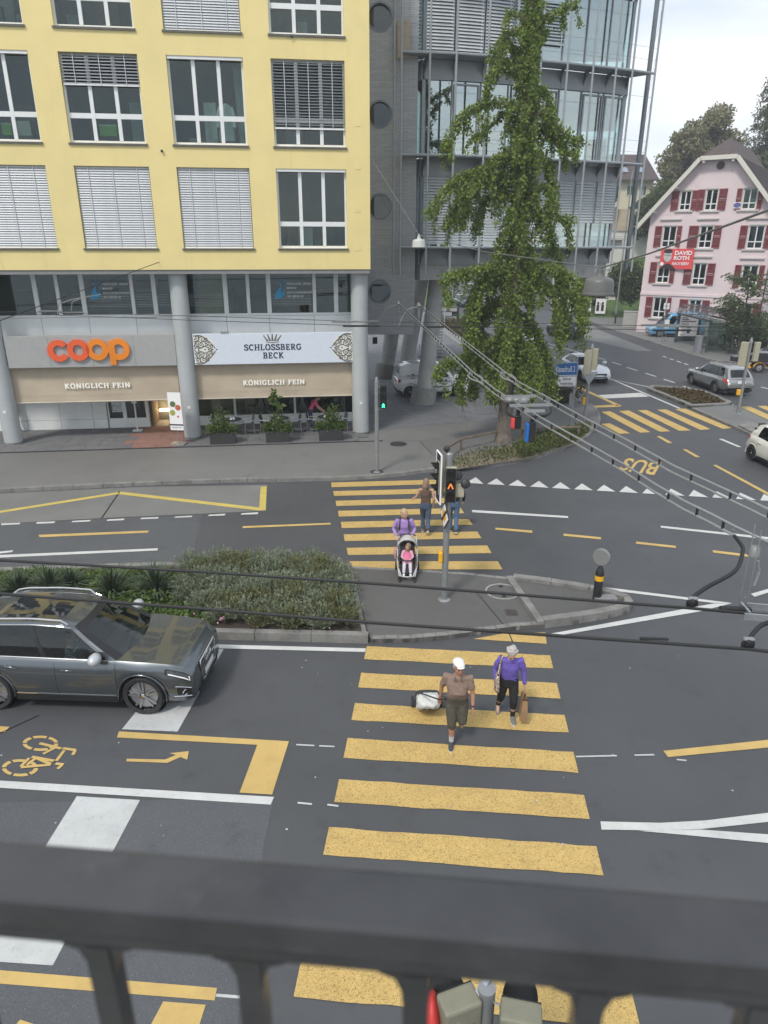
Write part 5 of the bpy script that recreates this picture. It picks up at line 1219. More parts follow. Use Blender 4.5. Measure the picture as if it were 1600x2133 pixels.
p = AZ(1608,300,92); zt = AZ(1608,5,92).z
cf = thing('conifer_tree','tall dark conifer at the right edge behind the pink house roof','tree',(p.x,92,4)); Hc = zt-4
MB().tube([(0,0,0),(0,0,Hc)],[.4,.04],8).build('trunk',BARKD,cf); ps =[]
for z in np.arange(2,Hc,.42):
 r = 5.0*(1-z/Hc)**.75+.12
 for q in range(7):a = RNG.uniform(0,2*pi); e = Vector((cos(a)*r,sin(a)*r,z-.25*r+RNG.uniform(-.3,.5))); ps.append(along([(0,0,z+.3),tuple(e)],int(16+24*r),(.12,.38)))
o = put('crown',leaf_mesh('crown',np.concatenate(ps),.36,LC,up=.1,aspect=.35),cf); o['kind'] = 'stuff'
p = G(1540,745,.12); rt_ = thing('robinia_tree','young feathery leaved tree in front of the pink house beside the bus shelter','tree',(p.x+.5,p.y+1.5,.12)); tb = MB(); tb.tube([(0,0,0),(.1,0,2.5),(0,.1,6.2)],[.11,.08,.02],8); ps =[]; ds =[]
for i in range(27):
 z = RNG.uniform(2.0,6.3); a = RNG.uniform(0,2*pi); l = RNG.uniform(1.0,2.1)*(1.15-abs(z-4.2)/4); e = Vector((cos(a)*l,sin(a)*l,z+.35)); tb.tube([(0,0,z-.4),tuple(e)],[.03,.008],4,caps=False)
 for q in range(5):
  f = .35+.65*q/4; s = Vector((0,0,z-.4)).lerp(e,f); b2 = a+RNG.uniform(-1.1,1.1); tip = s+Vector((cos(b2)*.8,sin(b2)*.8,-.25))
  for j in range(11):c = s.lerp(tip,j/10); ps+=[tuple(c)]*2; dd = Vector((-sin(b2),cos(b2),-.2)); ds+=[tuple(dd),tuple(-dd)]
tb.build('trunk',BARKD,rt_); o = put('crown',leaf_mesh('crown',np.array(ps),.23,LAc,up=.9,aspect=.42,dirs=np.array(ds)*1.6),rt_); o['kind'] = 'stuff'
def bush(lab,loc,r,n,m,ls,name='bush',sq=.8,group=None,seed=None,cat='bush',rot=0):
 root = thing(name,lab,cat,loc,rot,group); k = int(max(5,r[0]*r[1]*4)); ps =[]; tb = MB()
 for i in range(k):
  c = np.array([RNG.uniform(-1,1)*r[0]*.75,RNG.uniform(-1,1)*r[1]*.7,r[2]*RNG.uniform(.35,.75)]); q = RNG.normal(size=(n//k,3)); q/=np.linalg.norm(q,axis=1)[:,None]; q*=(RNG.uniform(0,1,n//k)**.35)[:,None]*np.array([r[0]*.45,r[1]*.5,r[2]*.45]); ps.append(c+q); tb.tube([(c[0]*.6,c[1]*.6,0),tuple(c)],[.03,.01],4,caps=False)
 P = np.concatenate(ps); P = P[P[:,2]>.0]; tb.build('stem',BARKD,root); o = put('foliage',leaf_mesh('foliage',P,ls,m),root); o['kind'] = 'stuff'; return root
p = G(1560,735,.12); bush('dense green shrubs below the feathery tree behind the bus shelter',(p.x+1.2,p.y+.5,.1),(3.6,1.8,2.6),6000,LAc,.22)
for(x,y,Y,r,lab)in((1303,595,84,(2.0,1.5,4.2),'dark bush between the thin mast and the pink house'),(1225,612,87,(2.4,1.0,3.0),'creeper covered bush around the billboards'),(1395,415,96,(2.4,2,4.0),'bushes on the slope left of the pink house gable'),(1350,465,98,(1.7,1.5,3.6),'dark shrub against the verge of the pink house'),(1274,405,103,(.9,1,2.6),'slim dark shrub left of the cream house balcony'),(1350,428,106,(1.7,1.5,1.6),'pale green shrub under the cream house windows')):
 p = AT(x,y,Y); zb2 = max(.1,p.z-r[2]*.5); bush(lab,(p.x,Y,zb2),r,6500,LBu,.28)
h0, h1 = G(1233,845,.13), G(935,668,.13); dv_ =(h1-h0); hl = dv_.length; ha = atan2(dv_.y,dv_.x)
hd = thing('hedge','long low brownish green hedge behind a concrete edge beside the road past the ginkgo','hedge',h0,ha)
ps = RNG.uniform(0,1,size=(26000,3))*np.array([hl*.98,1.9,1.0]); ps[:,1]+=.35; edge =(ps[:,1]>.6)&(ps[:,1]<2.0)&(ps[:,2]<.78)&(ps[:,0]>.4); ps = ps[~edge]; ps[:,2]+=.06*np.sin(ps[:,0]*3)
o = put('foliage',leaf_mesh('foliage',ps+np.array([0,0,.15]),.13,leaf_mat('hedge_leaf',(.085,.088,.04),.45),up=.5),hd); o['kind'] = 'stuff'
MB().box(.7,hl-.5,.9,1.8,0,.72).build('stem',mat('hedge_core',(.02,.022,.012),.95,var=.3),hd)  # one solid dark block as the hedge core, not a stem
MB().box(-.1,hl,2.3,2.5,-.1,.45).build('concrete_edge',CONCL,hd)
def inpoly(x,y,poly):
 c = False; j = len(poly)-1
 for i in range(len(poly)):
  if(poly[i][1]>y)!=(poly[j][1]>y)and x<(poly[j][0]-poly[i][0])*(y-poly[i][1])/(poly[j][1]-poly[i][1])+poly[i][0]:c = not c
  j = i
 return c
LV = leaf_mat('lavender_leaf',(.185,.22,.15),.38,trans=.1,hue=(1.15,1.1,1.05)); LVG = leaf_mat('green_sprig',(.15,.185,.11),.4)
lav_poly =[gxy(q)for q in((395,1200),(470,1190),(708,1192),(736,1320),(600,1318),(470,1312),(380,1270))]
clumps =[]; tries = 0
while len(clumps)<92 and tries<9000:
 tries+=1; x = random.uniform(-8,1); y = random.uniform(12.5,17.5)
 if inpoly(x,y,lav_poly)and all((x-a)**2+(y-b)**2>.245**2 for a,b in clumps):clumps.append((x,y))
lavP ={0:[],1:[]}; lavD ={0:[],1:[]}; stm = MB()
for q,(x,y)in enumerate(clumps):
 sc_ = random.uniform(1.0,1.35); hz = sc_*random.uniform(.85,1.15); w = 0 if q%3 else 1; stm.tube([(x,y,.1),(x,y,.4)],[.05,.02],5)
 a_ = RNG.uniform(0,2*pi,85); t_ = RNG.uniform(0,1,85)**.7; d_ = np.stack([np.cos(a_)*np.sin(t_),np.sin(a_)*np.sin(t_),np.cos(t_)*.95],1); L_ = RNG.uniform(.40,.50,85)[:,None,None]; f_ =(.25+.75*np.arange(18)/17)[None,:,None]
 lavP[w].append(((d_[:,None,:]*L_*f_)*np.array([sc_,sc_,hz])+np.array([x,y,.1])).reshape(-1,3)); lavD[w].append(np.repeat(d_*1.3,18,0))
lv = put('lavender_bed',leaf_mesh('lavender_bed',np.concatenate(lavP[0]),.056,LV,aspect=.42,dirs=np.concatenate(lavD[0]),fold=.1)); tag(lv,'dense grey green lavender bed between the yuccas and the traffic island','lavender',kind='stuff')
put('green_sprig',leaf_mesh('green_sprig',np.concatenate(lavP[1]),.056,LVG,aspect=.42,dirs=np.concatenate(lavD[1]),fold=.1),lv)['kind'] = 'stuff'; stm.build('stem',BARKD,lv,kind='stuff')
YU = leaf_mat('yucca_blade',(.055,.09,.06),.3,trans=.05)
def yucca(loc,lab,n=70,l=.85,seed=0):
 rs = random.Random(seed); r = thing('yucca_plant',lab,'plant',loc,0,'spiky yuccas in the planting bed');
 mb = MB()
 for i in range(n):
  a = rs.uniform(0,2*pi); t = rs.uniform(.1,1.25); L_ = l*rs.uniform(.7,1.1); d = Vector((cos(a)*sin(t),sin(a)*sin(t),cos(t))); s = Vector((-sin(a),cos(a),0))*.026; dr = Vector((cos(a),sin(a),-.9))*.12*t
  m1 = d*L_*.5+Vector((0,0,.05)); e = d*L_+dr; nrm = Vector((-cos(a)*cos(t),-sin(a)*cos(t),sin(t)))*.008
  mb.add([Vector((0,0,.05))-s*.6,Vector((0,0,.05))+s*.6,m1-s,m1+s,e,m1+nrm],[(0,1,5),(0,5,2),(1,3,5),(2,5,4),(5,3,4)])
 mb.build('blade',YU,r)['kind'] = 'stuff'; MB().tube([(0,0,-.05),(0,0,.18)],[.09,.05],7).build('stem',BARKD,r); return r
for i,(x,y,l,lab)in enumerate(((325,1238,.95,'spiky yucca nearest the lavender bed'),(235,1240,.85,'second spiky yucca from the lavender above the car roof'),(105,1238,.85,'spiky yucca above the rear of the car roof'),(40,1243,.8,'spiky yucca close to the left picture edge'),(150,1228,.7,'smaller spiky yucca standing between two larger ones'))):
 q = G(x,y,.1); yucca((q.x,q.y,.12),lab,90,l,i)
ic_poly =[gxy(q)for q in((-300,1210),(400,1198),(470,1240),(455,1312),(380,1318),(-300,1295))]
ps =[]
while len(ps)<15000:
 x = random.uniform(-11.5,-2); y = random.uniform(12.8,17.4)
 if inpoly(x,y,ic_poly):ps.append((x,y,.12+random.uniform(0,.26)*(.6+.4*sin(x*3)*cos(y*2.6))))
gc = put('ground_cover',leaf_mesh('ground_cover',np.array(ps),.085,leaf_mat('ivy_leaf',(.085,.155,.045),.45),up=.7)); tag(gc,'bright green leafy ground cover between the yuccas and the lavender','ground cover',kind='stuff')
fl = MB()
for i in range(14):q = G(random.uniform(380,480),random.uniform(1255,1300),.34); fl.ell(q,(.025,.025,.02),6,4)
tag(fl.build('pink_flowers',mat('pink_petal',(.55,.25,.40),.8,var=.2)),'scattered tiny pink flowers in the green bed','flowers',kind='stuff')
cs =[(905,985),(950,952),(1050,930),(1150,908),(1215,895),(1232,898),(1195,925),(1100,955),(1000,970),(940,979)]
CSP =[G(*q,PZ+.012)for q in cs];
bed = MB().poly(CSP).build('planting_bed',mat('dry_soil',(.20,.165,.12),.95,var=.35,scale=9,bump=.5,coords='World',wear=((.10,.12,.05),3,.5,.2))); bed['kind'] = 'structure'
cp =[(q.x,q.y)for q in CSP]; ps =[]; ds =[]
while len(ps)<4200:
 x = random.uniform(1.5,9.6); y = random.uniform(24.8,32.5)
 if inpoly(x,y,cp):
  dens = .5+.5*sin(x*1.7+2)*cos(y*1.3); hgt = .12+(.30 if x>5.2 else .12)*max(0,dens)
  if random.random()<(.9 if x>5.4 else .10)*dens+.06:ps.append((x,y,PZ+random.uniform(0,hgt)))
wd_ = put('weeds',leaf_mesh('weeds',np.array(ps),.13,leaf_mat('weed_leaf',(.085,.125,.045),.45),up=.2,aspect=.4,dirs=np.tile([0,0,.8],(len(ps),1)))); tag(wd_,'green weeds and low leafy plants in the soil strip under the ginkgo','weeds',kind='stuff')
ps =[]
RIp =[(Vector(q)-Vector((sum(a for a,b in RI)/len(RI),sum(b for a,b in RI)/len(RI))))*.8+Vector((sum(a for a,b in RI)/len(RI),sum(b for a,b in RI)/len(RI)))for q in RI]
while len(ps)<2500:
 x = random.uniform(14,20); y = random.uniform(34.5,41)
 if inpoly(x,y,RIp):ps.append((x,y,.11+random.uniform(0,.06)))
tag(put('mulch_cover',leaf_mesh('mulch_cover',np.array(ps),.13,leaf_mat('dead_leaf',(.085,.070,.035),.4),up=.5)),'brown dry plant cover on the small kerbed island','ground cover',kind='stuff')
# ================================================================== VEHICLES
TYRE = mat('tyre_rubber',(.022,.022,.023),.75,var=.2,scale=20,bump=.1); ALLOY = mat('alloy_rim',(.42,.42,.43),.3,.85,var=.06); ALLOYD = mat('dark_rim',(.06,.06,.065),.4,.6,var=.1)
CARGL = glass_mat('car_glass',(.085,.10,.10),1.15); CARGLC = glass_mat('windscreen_glass',(.34,.40,.40),1.3)
TRIMB = mat('black_trim',(.014,.014,.015),.35,var=.15); CHROME = mat('chrome',(.62,.63,.64),.12,1,var=0); INTER = mat('car_interior',(.035,.035,.037),.8,var=.2)
LENS = mat('headlamp_lens',(.55,.58,.60),.08,.3,var=.1,scale=20,coat=1); TAIL = mat('tail_lamp',(.45,.012,.012),.15,var=.1,coat=1); AMBER = mat('amber_lamp',(.75,.25,.02),.2,var=.05,coat=1)
LENSD = mat('smoked_lamp',(.09,.10,.11),.08,.2,var=.5,scale=22,coat=1); PLATE = mat('number_plate',(.72,.73,.72),.5,var=.03)
MIRR = mat('silver_mirror',(.50,.51,.52),.35,.3,var=.03,coat=.6)
def paint(name,col,metal=.0,rough=.32,coat=1.0):return mat(name,col,rough,metal,var=.03,scale=2,coat=coat,spec=.5)
def lerp_tab(tab,x):
 if x<=tab[0][0]:return tab[0][1]
 for(a,fa),(b,fb)in zip(tab[:-1],tab[1:]):
  if x<=b:t =(x-a)/(b-a); t = t*t*(3-2*t)*.35+t*.65; return fa+(fb-fa)*t
 return tab[-1][1]
WH ={}
def wheel_meshes(r,w,style,rim_m):
 key =(round(r,3),style,rim_m.name)
 if key in WH:return WH[key]
 R = Matrix.Rotation(pi/2,4,'X'); rr = r*(.75 if style=='twin' else .70)
 ty_ = MB().lathe([(rr,-w/2+.02),(r*.93,-w/2),(r*.985,-w*.36),(r,-w*.2),(r,w*.2),(r*.985,w*.36),(r*.93,w/2),(rr,w/2-.02)],36,M=R,caps=False).mesh('tyre',TYRE,35)
 m = MB(); m.lathe([(rr+.005,-w/2+.03),(rr-.015,-w/2+.05),(rr-.03,w*.2),(.02,w*.2)],36,0,R);
 n ={'five':5,'multi':10,'steel':8,'twin':5}[style]
 m.lathe([(.075,-w/2+.035),(.075,w*.1)],16,0,R)
 for i in range(n):
  a = 2*pi*i/n
  offs =(-.19,.19)if style=='twin' else(0, )
  for o in offs:
   a0, a1 = a+o*1.2, a+o*.85; p =(cos(a0)*.06,-w/2+.045,sin(a0)*.06); q =(cos(a1)*(rr-.01),-w/2+.06,sin(a1)*(rr-.01))
   m.bar(p,q,(.035 if style=='twin' else .07 if style=='five' else .045),.03,0,up=(0,1,0))
 rim = m.mesh('rim',rim_m,30); hub = MB().lathe([(.045,-.02),(.045,.0),(.03,.012)],14,M=Matrix.Translation((0,-w/2+.03,0))@R).mesh('hub_cap',CHROME)
 back = MB().lathe([(rr-.02,0),(rr-.02,.01)],24,M=Matrix.Translation((0,w*.05,0))@R).mesh('brake_shadow',INTER)  # dark disc behind the spokes, stands in for the shade there
 WH[key] =(ty_,rim,hub,back); return WH[key]
def car(name,label,loc,rz,S,group=None,cat='car',z=0):
 root = thing(name,label,cat,(loc[0],loc[1],z),rz,group)
 L, W, H, wb, fo, r, P = S['L'], S['W'], S['H'], S['wb'], S['fo'], S['r'], S['paint']
 xf, xr = L/2, -L/2; axf = xf-fo; axr = axf-wb; sill = S.get('sill',.26); top = S['top']; arch = r+.055
 wtab = S.get('wtab',[(xr,.86),(xr+.35,.955),(xr+.9,1),(xf-1.1,1),(xf-.45,.955),(xf,.80)])
 wtab =[(x,v*W/2)for x,v in wtab]
 bt =[(xr,sill+.16),(xr+.35,sill+.02),(xr+.7,sill),(xf-.75,sill),(xf-.3,sill-.03),(xf,sill-.02)]
 def section(x):
  hw = lerp_tab(wtab,x); zt = lerp_tab(top,x); zb = lerp_tab(bt,x); zb0 = zb
  for ax in(axf,axr):
   d = x-ax
   if abs(d)<arch:zb = max(zb,r+sqrt(arch*arch-d*d)-.0)
  zs = zt-S.get('shoulder',.10)
  def zz(f):return zb+(zs-zb)*f
  low =(1-min(1,(zb-zb0)/.3))
  return[(hw*(.93+.05*(1-low)),zb),(hw*.975,zz(.12)),(hw*.995,zz(.35)),(hw,zz(.58)),(hw*.99,zz(.85)),(hw*.965,zs+.03),(hw*.90,zt-.012),(hw*.55,zt+S.get('crown',.03)*.7),(0,zt+S.get('crown',.03))]
 xs =[]; x = xr
 while x<xf-1e-6:
  xs.append(x); st = .045 if min(abs(x-axf),abs(x-axr))<arch+.06 else .10
  if xf-x<.35 or x-xr<.25:st = .05
  x+=st
 for ax in(axf,axr):
  for e in(-arch+.002,arch-.002):xs.append(ax+e)
 xs.append(xf); xs = sorted(xs)
 rake = S.get('rake',.12); rrk = S.get('rrake',.05)
 def xsh(x,z):
  f = max(0,(x-(xf-.5))/.5); g = max(0,((xr+.4)-x)/.4)
  return x-f*f*rake*abs((z-S.get('bz',.55))/.5)**1.6+g*g*rrk*abs((z-S.get('bz',.6))/.5)**1.6
 b = MB(); n = 9; vs =[]; fs =[]
 for x in xs:
  s = section(x); full =[(y,z)for y,z in s]+[(-y,z)for y,z in s[-2::-1]]
  vs+=[(xsh(x,z),y,z)for y,z in full]
 m = 2*n-1
 for e, sg in((0,-1),(-1,1)):
  x = xs[e]; s = section(x); zc =(s[0][1]+s[-1][1])/2; ring0 = len(vs)
 for i in range(len(xs)-1):
  for j in range(m-1):fs.append((i*m+j,i*m+j+1,(i+1)*m+j+1,(i+1)*m+j))
 cap_idx ={}
 for e, sg in((0,-1),(len(xs)-1,1)):
  prev =[e*m+j for j in range(m)]
  for d, k in((.03,.97),(.05,.90),(.055,0)):
   s = section(xs[e]); full =[(y,z)for y,z in s]+[(-y,z)for y,z in s[-2::-1]]; zc =(s[0][1]+s[-1][1])/2; st = len(vs)
   if k==0:vs.append((xsh(xs[e],zc)+sg*d,0,zc)); fs+=[((prev[j],prev[j+1],st)if sg>0 else(prev[j+1],prev[j],st))for j in range(m-1)]+[((prev[m-1],prev[0],st)if sg>0 else(prev[0],prev[m-1],st))]
   else:
    vs+=[(xsh(xs[e],z)+sg*d,y*k,zc+(z-zc)*k)for y,z in full]; cur =[st+j for j in range(m)]
    for j in range(m-1):fs.append((prev[j],prev[j+1],cur[j+1],cur[j])if sg<0 else(prev[j+1],prev[j],cur[j],cur[j+1]))
    prev = cur
 c0, c1 = S['rb']+.12, S['fb']-.12
 fs2 =[]
 for f in fs:
  cx = sum(vs[i][0]for i in f)/len(f); cyy = max(abs(vs[i][1])for i in f); inn = all(((i%m)in range(6,11))for i in f)and max(f)<len(xs)*m
  if inn and c0<cx<c1:continue
  fs2.append(f)
 b.add(vs,fs2); body = b.build('body',P,root,smooth=38)
 MB().box(axr-.9 if axr-.9>xr+.1 else xr+.1,axf+.6,-W/2*.80,W/2*.80,.17,S.get('floor',.5)).build('underbody',INTER,root)
 ins = MB();
 fl = S.get('floor',.5)
 for x in((S['fb']-1.15),(S['fb']-2.05)):
  for y in(-.38,.38):
   if x>S['rb']+.2:ins.box(x-.25,x+.25,y-.24,y+.24,fl,fl+.22); ins.obox((x-.30,y,fl+.50),(.14,.46,.66),Matrix.Rotation(-.2,3,'Y')); ins.box(x-.42,x-.32,y-.12,y+.12,fl+.80,fl+1.0)
 ins.box(S['fb']-.5,S['fb']+.05,-W*.42,W*.42,fl,lerp_tab(top,S['fb'])-.02)
 ins.build('seat',INTER,root)['kind'] = 'stuff'
 def surf(x,k,off=0.0,side=1):
  s = section(x); i = min(int(k),n-2); f = k-i; (y0,z0),(y1,z1) = s[i], s[i+1]; ny, nz =(z1-z0), -(y1-y0); l = sqrt(ny*ny+nz*nz)or 1
  y, z = y0+(y1-y0)*f+ny/l*off, z0+(z1-z0)*f+nz/l*off; hw1, hw0 = lerp_tab(wtab,x+.02), lerp_tab(wtab,x-.02); return Vector((xsh(x,z)+(hw0-hw1)/.04*off*1.0,y*side,z))
 def patch(pn,pts_fn,m_,side,nx=8,nk=5,off=.006,par=None):
  """pts_fn(u, v) -> (x, k); u, v in 0..1"""
  mb = MB(); vv =[]
  for a in range(nx+1):
   for c in range(nk+1):x, k = pts_fn(a/nx,c/nk); vv.append(surf(x,k,off,side))
  ff =[(a*(nk+1)+c,a*(nk+1)+c+1,(a+1)*(nk+1)+c+1,(a+1)*(nk+1)+c)for a in range(nx)for c in range(nk)]
  if side>0:ff =[tuple(reversed(f))for f in ff]
  mb.add(vv,ff); return mb.build(pn,m_,par or root,smooth=40)
 fb, ft, rt, rb = S['fb'], S['ft'], S['rt'], S['rb']; ht = H; yb0, yt0 = S.get('yb',.895)*W/2, S.get('yt',.68)*W/2; zb_off = S.get('zroof',[(0,-.10),(.12,-.025),(.4,0),(.75,-.02),(1,-.09)])
 def side_pt(u,v,side=1,off=0):
  xb = rb+(fb-rb)*(1-u); xt = rt+(ft-rt)*(1-u); zb = lerp_tab(top,max(xr,min(xf,xb)))-.025; zt = ht+lerp_tab(zb_off,u); w_b = min(yb0,lerp_tab(wtab,max(xr+.0,min(xf,xb)))*.90); w_t = yt0*(1-.10*max(0,(u-.7)/.3)**2-.08*max(0,(.15-u)/.15)**2)
  bul = .035*sin(pi*v); return Vector((xb+(xt-xb)*v,(w_b+(w_t-w_b)*v+bul+off)*side,zb+(zt-zb)*v))
 wins_ = S['windows']; us =[i/40 for i in range(41)]
 for(a,c)in wins_:us+=[a,c]
 us = sorted(set(round(u,4)for u in us)); v0, v1 = S.get('v0',.06), S.get('v1',.90); vl =[0,v0,.3,.6,v1,1]
 for side in(1,-1):
  pil = MB();
  for i in range(len(us)-1):
   uc =(us[i]+us[i+1])/2; isw = any(a<uc<c for a,c in wins_)
   for j in range(len(vl)-1):
    if isw and 1<=j<=3:continue
    q =[side_pt(us[i],vl[j],side),side_pt(us[i+1],vl[j],side),side_pt(us[i+1],vl[j+1],side),side_pt(us[i],vl[j+1],side)]
    blackp = wins_[0][0]<uc<wins_[-1][1]and 1<=j<=3 and not S.get('body_pillars')
    pil.add(q,[(0,1,2,3)if side<0 else(3,2,1,0)],1 if blackp else 0)
  pil.build('pillar',[P,TRIMB],root,smooth=45)
  for a, c in wins_:
   g = MB(); k = 8
   for i in range(k):
    for j in range(3):
     u0, u1 = a+(c-a)*i/k, a+(c-a)*(i+1)/k; p0, p1 = v0+(v1-v0)*j/3, v0+(v1-v0)*(j+1)/3; q =[side_pt(u0,p0,side,-.008),side_pt(u1,p0,side,-.008),side_pt(u1,p1,side,-.008),side_pt(u0,p1,side,-.008)]; g.add(q,[(0,1,2,3)if side<0 else(3,2,1,0)])
   g.build('side_window',S.get('glass',CARGL),root,smooth=60)
  if S.get('chrome'):
   MB().tube([side_pt(u,v0*.6,side,.008)for u in[wins_[0][0]+(wins_[-1][1]-wins_[0][0])*i/14 for i in range(15)]],.012,6).build('window_trim',CHROME,root)
   MB().tube([side_pt(u,v1+.03,side,.006)for u in[wins_[0][0]+(wins_[-1][1]-wins_[0][0])*i/14 for i in range(15)]],.008,6).build('window_trim',CHROME,root)
  if S.get('rails'):MB().tube([side_pt(u,1,side,-.02)+Vector((0,0,.05 if .1<u<.9 else .0))for u in[.06+.86*i/16 for i in range(17)]],.016,8).build('roof_rail',MIRR,root)
 def glass_end(u,bow_b,bow_t,nm,m_,inset=.03):
  g = MB(); fr_ = MB(); k = 10; vv =[i/8 for i in range(9)]; rows_ =[]
  for v in vv:
   l, r_ = side_pt(u,v,1), side_pt(u,v,-1); row =[]
   for i in range(k+1):
    t = i/k; p = l.lerp(r_,t); bw =(bow_b+(bow_t-bow_b)*v)*(1-(2*t-1)**2); row.append(p+Vector((bw,0,.012*(1-(2*t-1)**2))))
   rows_.append(row)
  for j in range(8):
   for i in range(k):
    q =[rows_[j][i],rows_[j][i+1],rows_[j+1][i+1],rows_[j+1][i]]; edge = i in(0,k-1)or j in S.get('endedge',(7,))or(nm=='rear_window' and j in S.get('rearedge',(0,7)))
    (fr_ if edge else g).add(q,[(0,1,2,3)if u<.5 else(3,2,1,0)])
  if g.v:g.build(nm,m_,root,smooth=60)
  fr_.build('window_surround',P if nm=='rear_window' else TRIMB,root,smooth=60)
  return rows_[-1]
 ftop = glass_end(0,S.get('bowf',.16),S.get('bowt',.07),'windscreen',CARGLC); rtop = glass_end(1,-S.get('bowr',.06),-S.get('bowrt',.10),'rear_window',CARGL)
 ro = MB(); nu_ = 16; k = 10; grid =[]
 for a in range(nu_+1):
  u = a/nu_; l, r_ = side_pt(u,1,1), side_pt(u,1,-1); row =[]
  for i in range(k+1):
   t = i/k; q = 1-(2*t-1)**2; p = l.lerp(r_,t); e = max(0,1-u/.12); e2 = max(0,(u-.88)/.12); p = p+Vector((q*(S.get('bowt',.07)*e-S.get('bowrt',.10)*e2),0,(S.get('rc',.045)*(1-e)*(1-e2)+.012)*(q**.6))); row.append(p)
  grid.append(row)
 pano = S.get('pano')
 for a in range(nu_):
  for i in range(k):
   q =[grid[a][i],grid[a][i+1],grid[a+1][i+1],grid[a+1][i]]; ro.add(q,[(3,2,1,0)],1 if(pano and 2<=a<=11 and 1<=i<k-1)else 0)
 ro.build('roof',[P,S.get('roofglass',TRIMB)],root,smooth=50)
 me = wheel_meshes(r,S.get('tw',.23),S.get('wheel','five'),S.get('rim',ALLOY))
 for ax in(axf,axr):
  for side in(1,-1):
   w = put('wheel',me[0],root,loc=(ax,side*(W/2-S.get('tw',.23)/2-.015),r)); w.rotation_euler =(0,random.uniform(0,1.2),pi if side>0 else 0); w.name = 'wheel'
   for q, nm in zip(me[1:],('rim','hub_cap','rim_shade_disc')):put(nm,q,w)
   ach = MB(); pts_ =[Vector((ax+(arch+.012)*cos(t),side*(lerp_tab(wtab,ax)*.985),r+(arch+.012)*sin(t)))for t in[radians(-8+196*i/20)for i in range(21)]]; ach.tube(pts_,.018 if not S.get('cladding')else .04,6); ach.build('arch_lip',S.get('archm',P),root,smooth=60)
   MB().lathe([(arch-.005,-.30),(arch-.005,.30)],24,M=Matrix.Translation((ax,side*(W/2-.40),r))@Matrix.Rotation(pi/2,4,'X'),caps=False).build('wheel_well',INTER,root)
 for side in(1,-1):
  MB().box(axr+arch+.02,axf-arch-.02,side*W/2*.94-.03,side*W/2*.94+.03,sill-.05,sill+.05).build('sill_strip',S.get('sillm',TRIMB),root)
  if S.get('sillchrome'):MB().box(axr+arch+.04,axf-arch-.04,side*W/2*.972-.01,side*W/2*.972+.01,sill+.085,sill+.10).build('sill_trim',CHROME,root)
  for x in S.get('seams',[]):patch('door_seam',lambda u,v,x=x:(x-.004+.008*u,.8+4.6*v),TRIMB,side,1,12,.002)
  for x in S.get('handles',[]):
   a_ = surf(x-.10,4.2,.03,side); c_ = surf(x+.10,4.25,.03,side); hb = MB(); hb.tube([surf(x-.11,4.2,.004,side),a_,c_,surf(x+.11,4.25,.004,side)],.014,6); hb.build('door_handle',S.get('handlem',P),root,smooth=60)
  mx_ = side_pt(.10,.04,side); mm = MB(); mm.ell(mx_+Vector((.02,.17*side,.11)),(.11,.155,.105),14,8); mm.tube([mx_+Vector((0,.0,.02)),mx_+Vector((.02,.1*side,.05))],.025,6)
  mm.build('mirror',S.get('mirror',P),root,smooth=60)
  if 'head' in S:x0_, x1_, k0_, k1_ = S['head']; patch('headlight',lambda u,v:(x0_+(x1_-x0_)*u,k0_+.55*(1-u)+(k1_-k0_-.35*(1-u))*v),S.get('lens',LENS),side,8,5,.008); patch('headlight_rim',lambda u,v:(x0_-.03+(x1_-x0_+.04)*u,k0_-.12+.55*(1-u)+(k1_-k0_+.22-.35*(1-u))*v),TRIMB,side,8,5,.004)
  if 'tail' in S:x0_, x1_, k0_, k1_ = S['tail']; patch('tail_light',lambda u,v:(x0_+(x1_-x0_)*u,k0_+.3*u+(k1_-k0_-.5*u)*v),TAIL,side,8,5,.010)
 S['_surf'] = surf; S['_xsh'] = xsh; S['_side'] = side_pt; S['_patch'] = patch
 zf = lerp_tab(top,xf)
 def fpt(y,z,sg):x = xf if sg>0 else xr; return Vector((xsh(x,z)+sg*.058,y,z))
 def fbox(nm,y0,y1,z0,z1,m_,sg,d=.02,par=None):
  mb = MB(); q =[fpt(y0,z0,sg),fpt(y1,z0,sg),fpt(y1,z1,sg),fpt(y0,z1,sg)]; o_ = Vector((sg*d,0,0)); mb.add([p-o_*3 for p in q]+[p+o_ for p in q],[(0,3,2,1),(4,5,6,7),(0,1,5,4),(1,2,6,5),(2,3,7,6),(3,0,4,7)]if sg<0 else[(0,1,2,3),(7,6,5,4),(4,5,1,0),(5,6,2,1),(6,7,3,2),(7,4,0,3)]); return mb.build(nm,m_,par or root)
 if 'grille' in S:
  gy, g0_, g1_ = S['grille']; fbox('grille',-gy,gy,g0_,g1_,TRIMB,1,.005); nb = S.get('bars',5)
  for i in range(nb):z = g0_+(g1_-g0_)*(i+.5)/nb; fbox('grille_bar',-gy*.95,gy*.95,z-.010,z+.010,S.get('barm',CHROME),1,.012)
  fr_ = MB(); fr_.tube([fpt(y,z,1)+Vector((.012,0,0))for y,z in((-gy,g1_-.05),(-gy*.92,g1_),(gy*.92,g1_),(gy,g1_-.05),(gy*.8,g0_),(-gy*.8,g0_),(-gy,g1_-.05))],.014,6); fr_.build('grille_frame',CHROME,root)
  fbox('number_plate',-.25,.25,S.get('platez',.42),S.get('platez',.42)+.11,PLATE,1,.02)
  fbox('lower_intake',-W*.30,W*.30,.24,.36,TRIMB,1,.004)
 if 'rplate' in S:
  z = S['rplate']; pl_ = fbox('number_plate',-.24,.24,z,z+.12,PLATE,-1,.02); fbox('rear_bumper_trim',-W*.38,W*.38,.30,.42,TRIMB,-1,.006); fbox('boot_seam',-W*.36,W*.36,z-.13,z-.12,TRIMB,-1,.004)
  MB().box(-W*.2+0,W*.2,0,.01,0,.01)
 return root
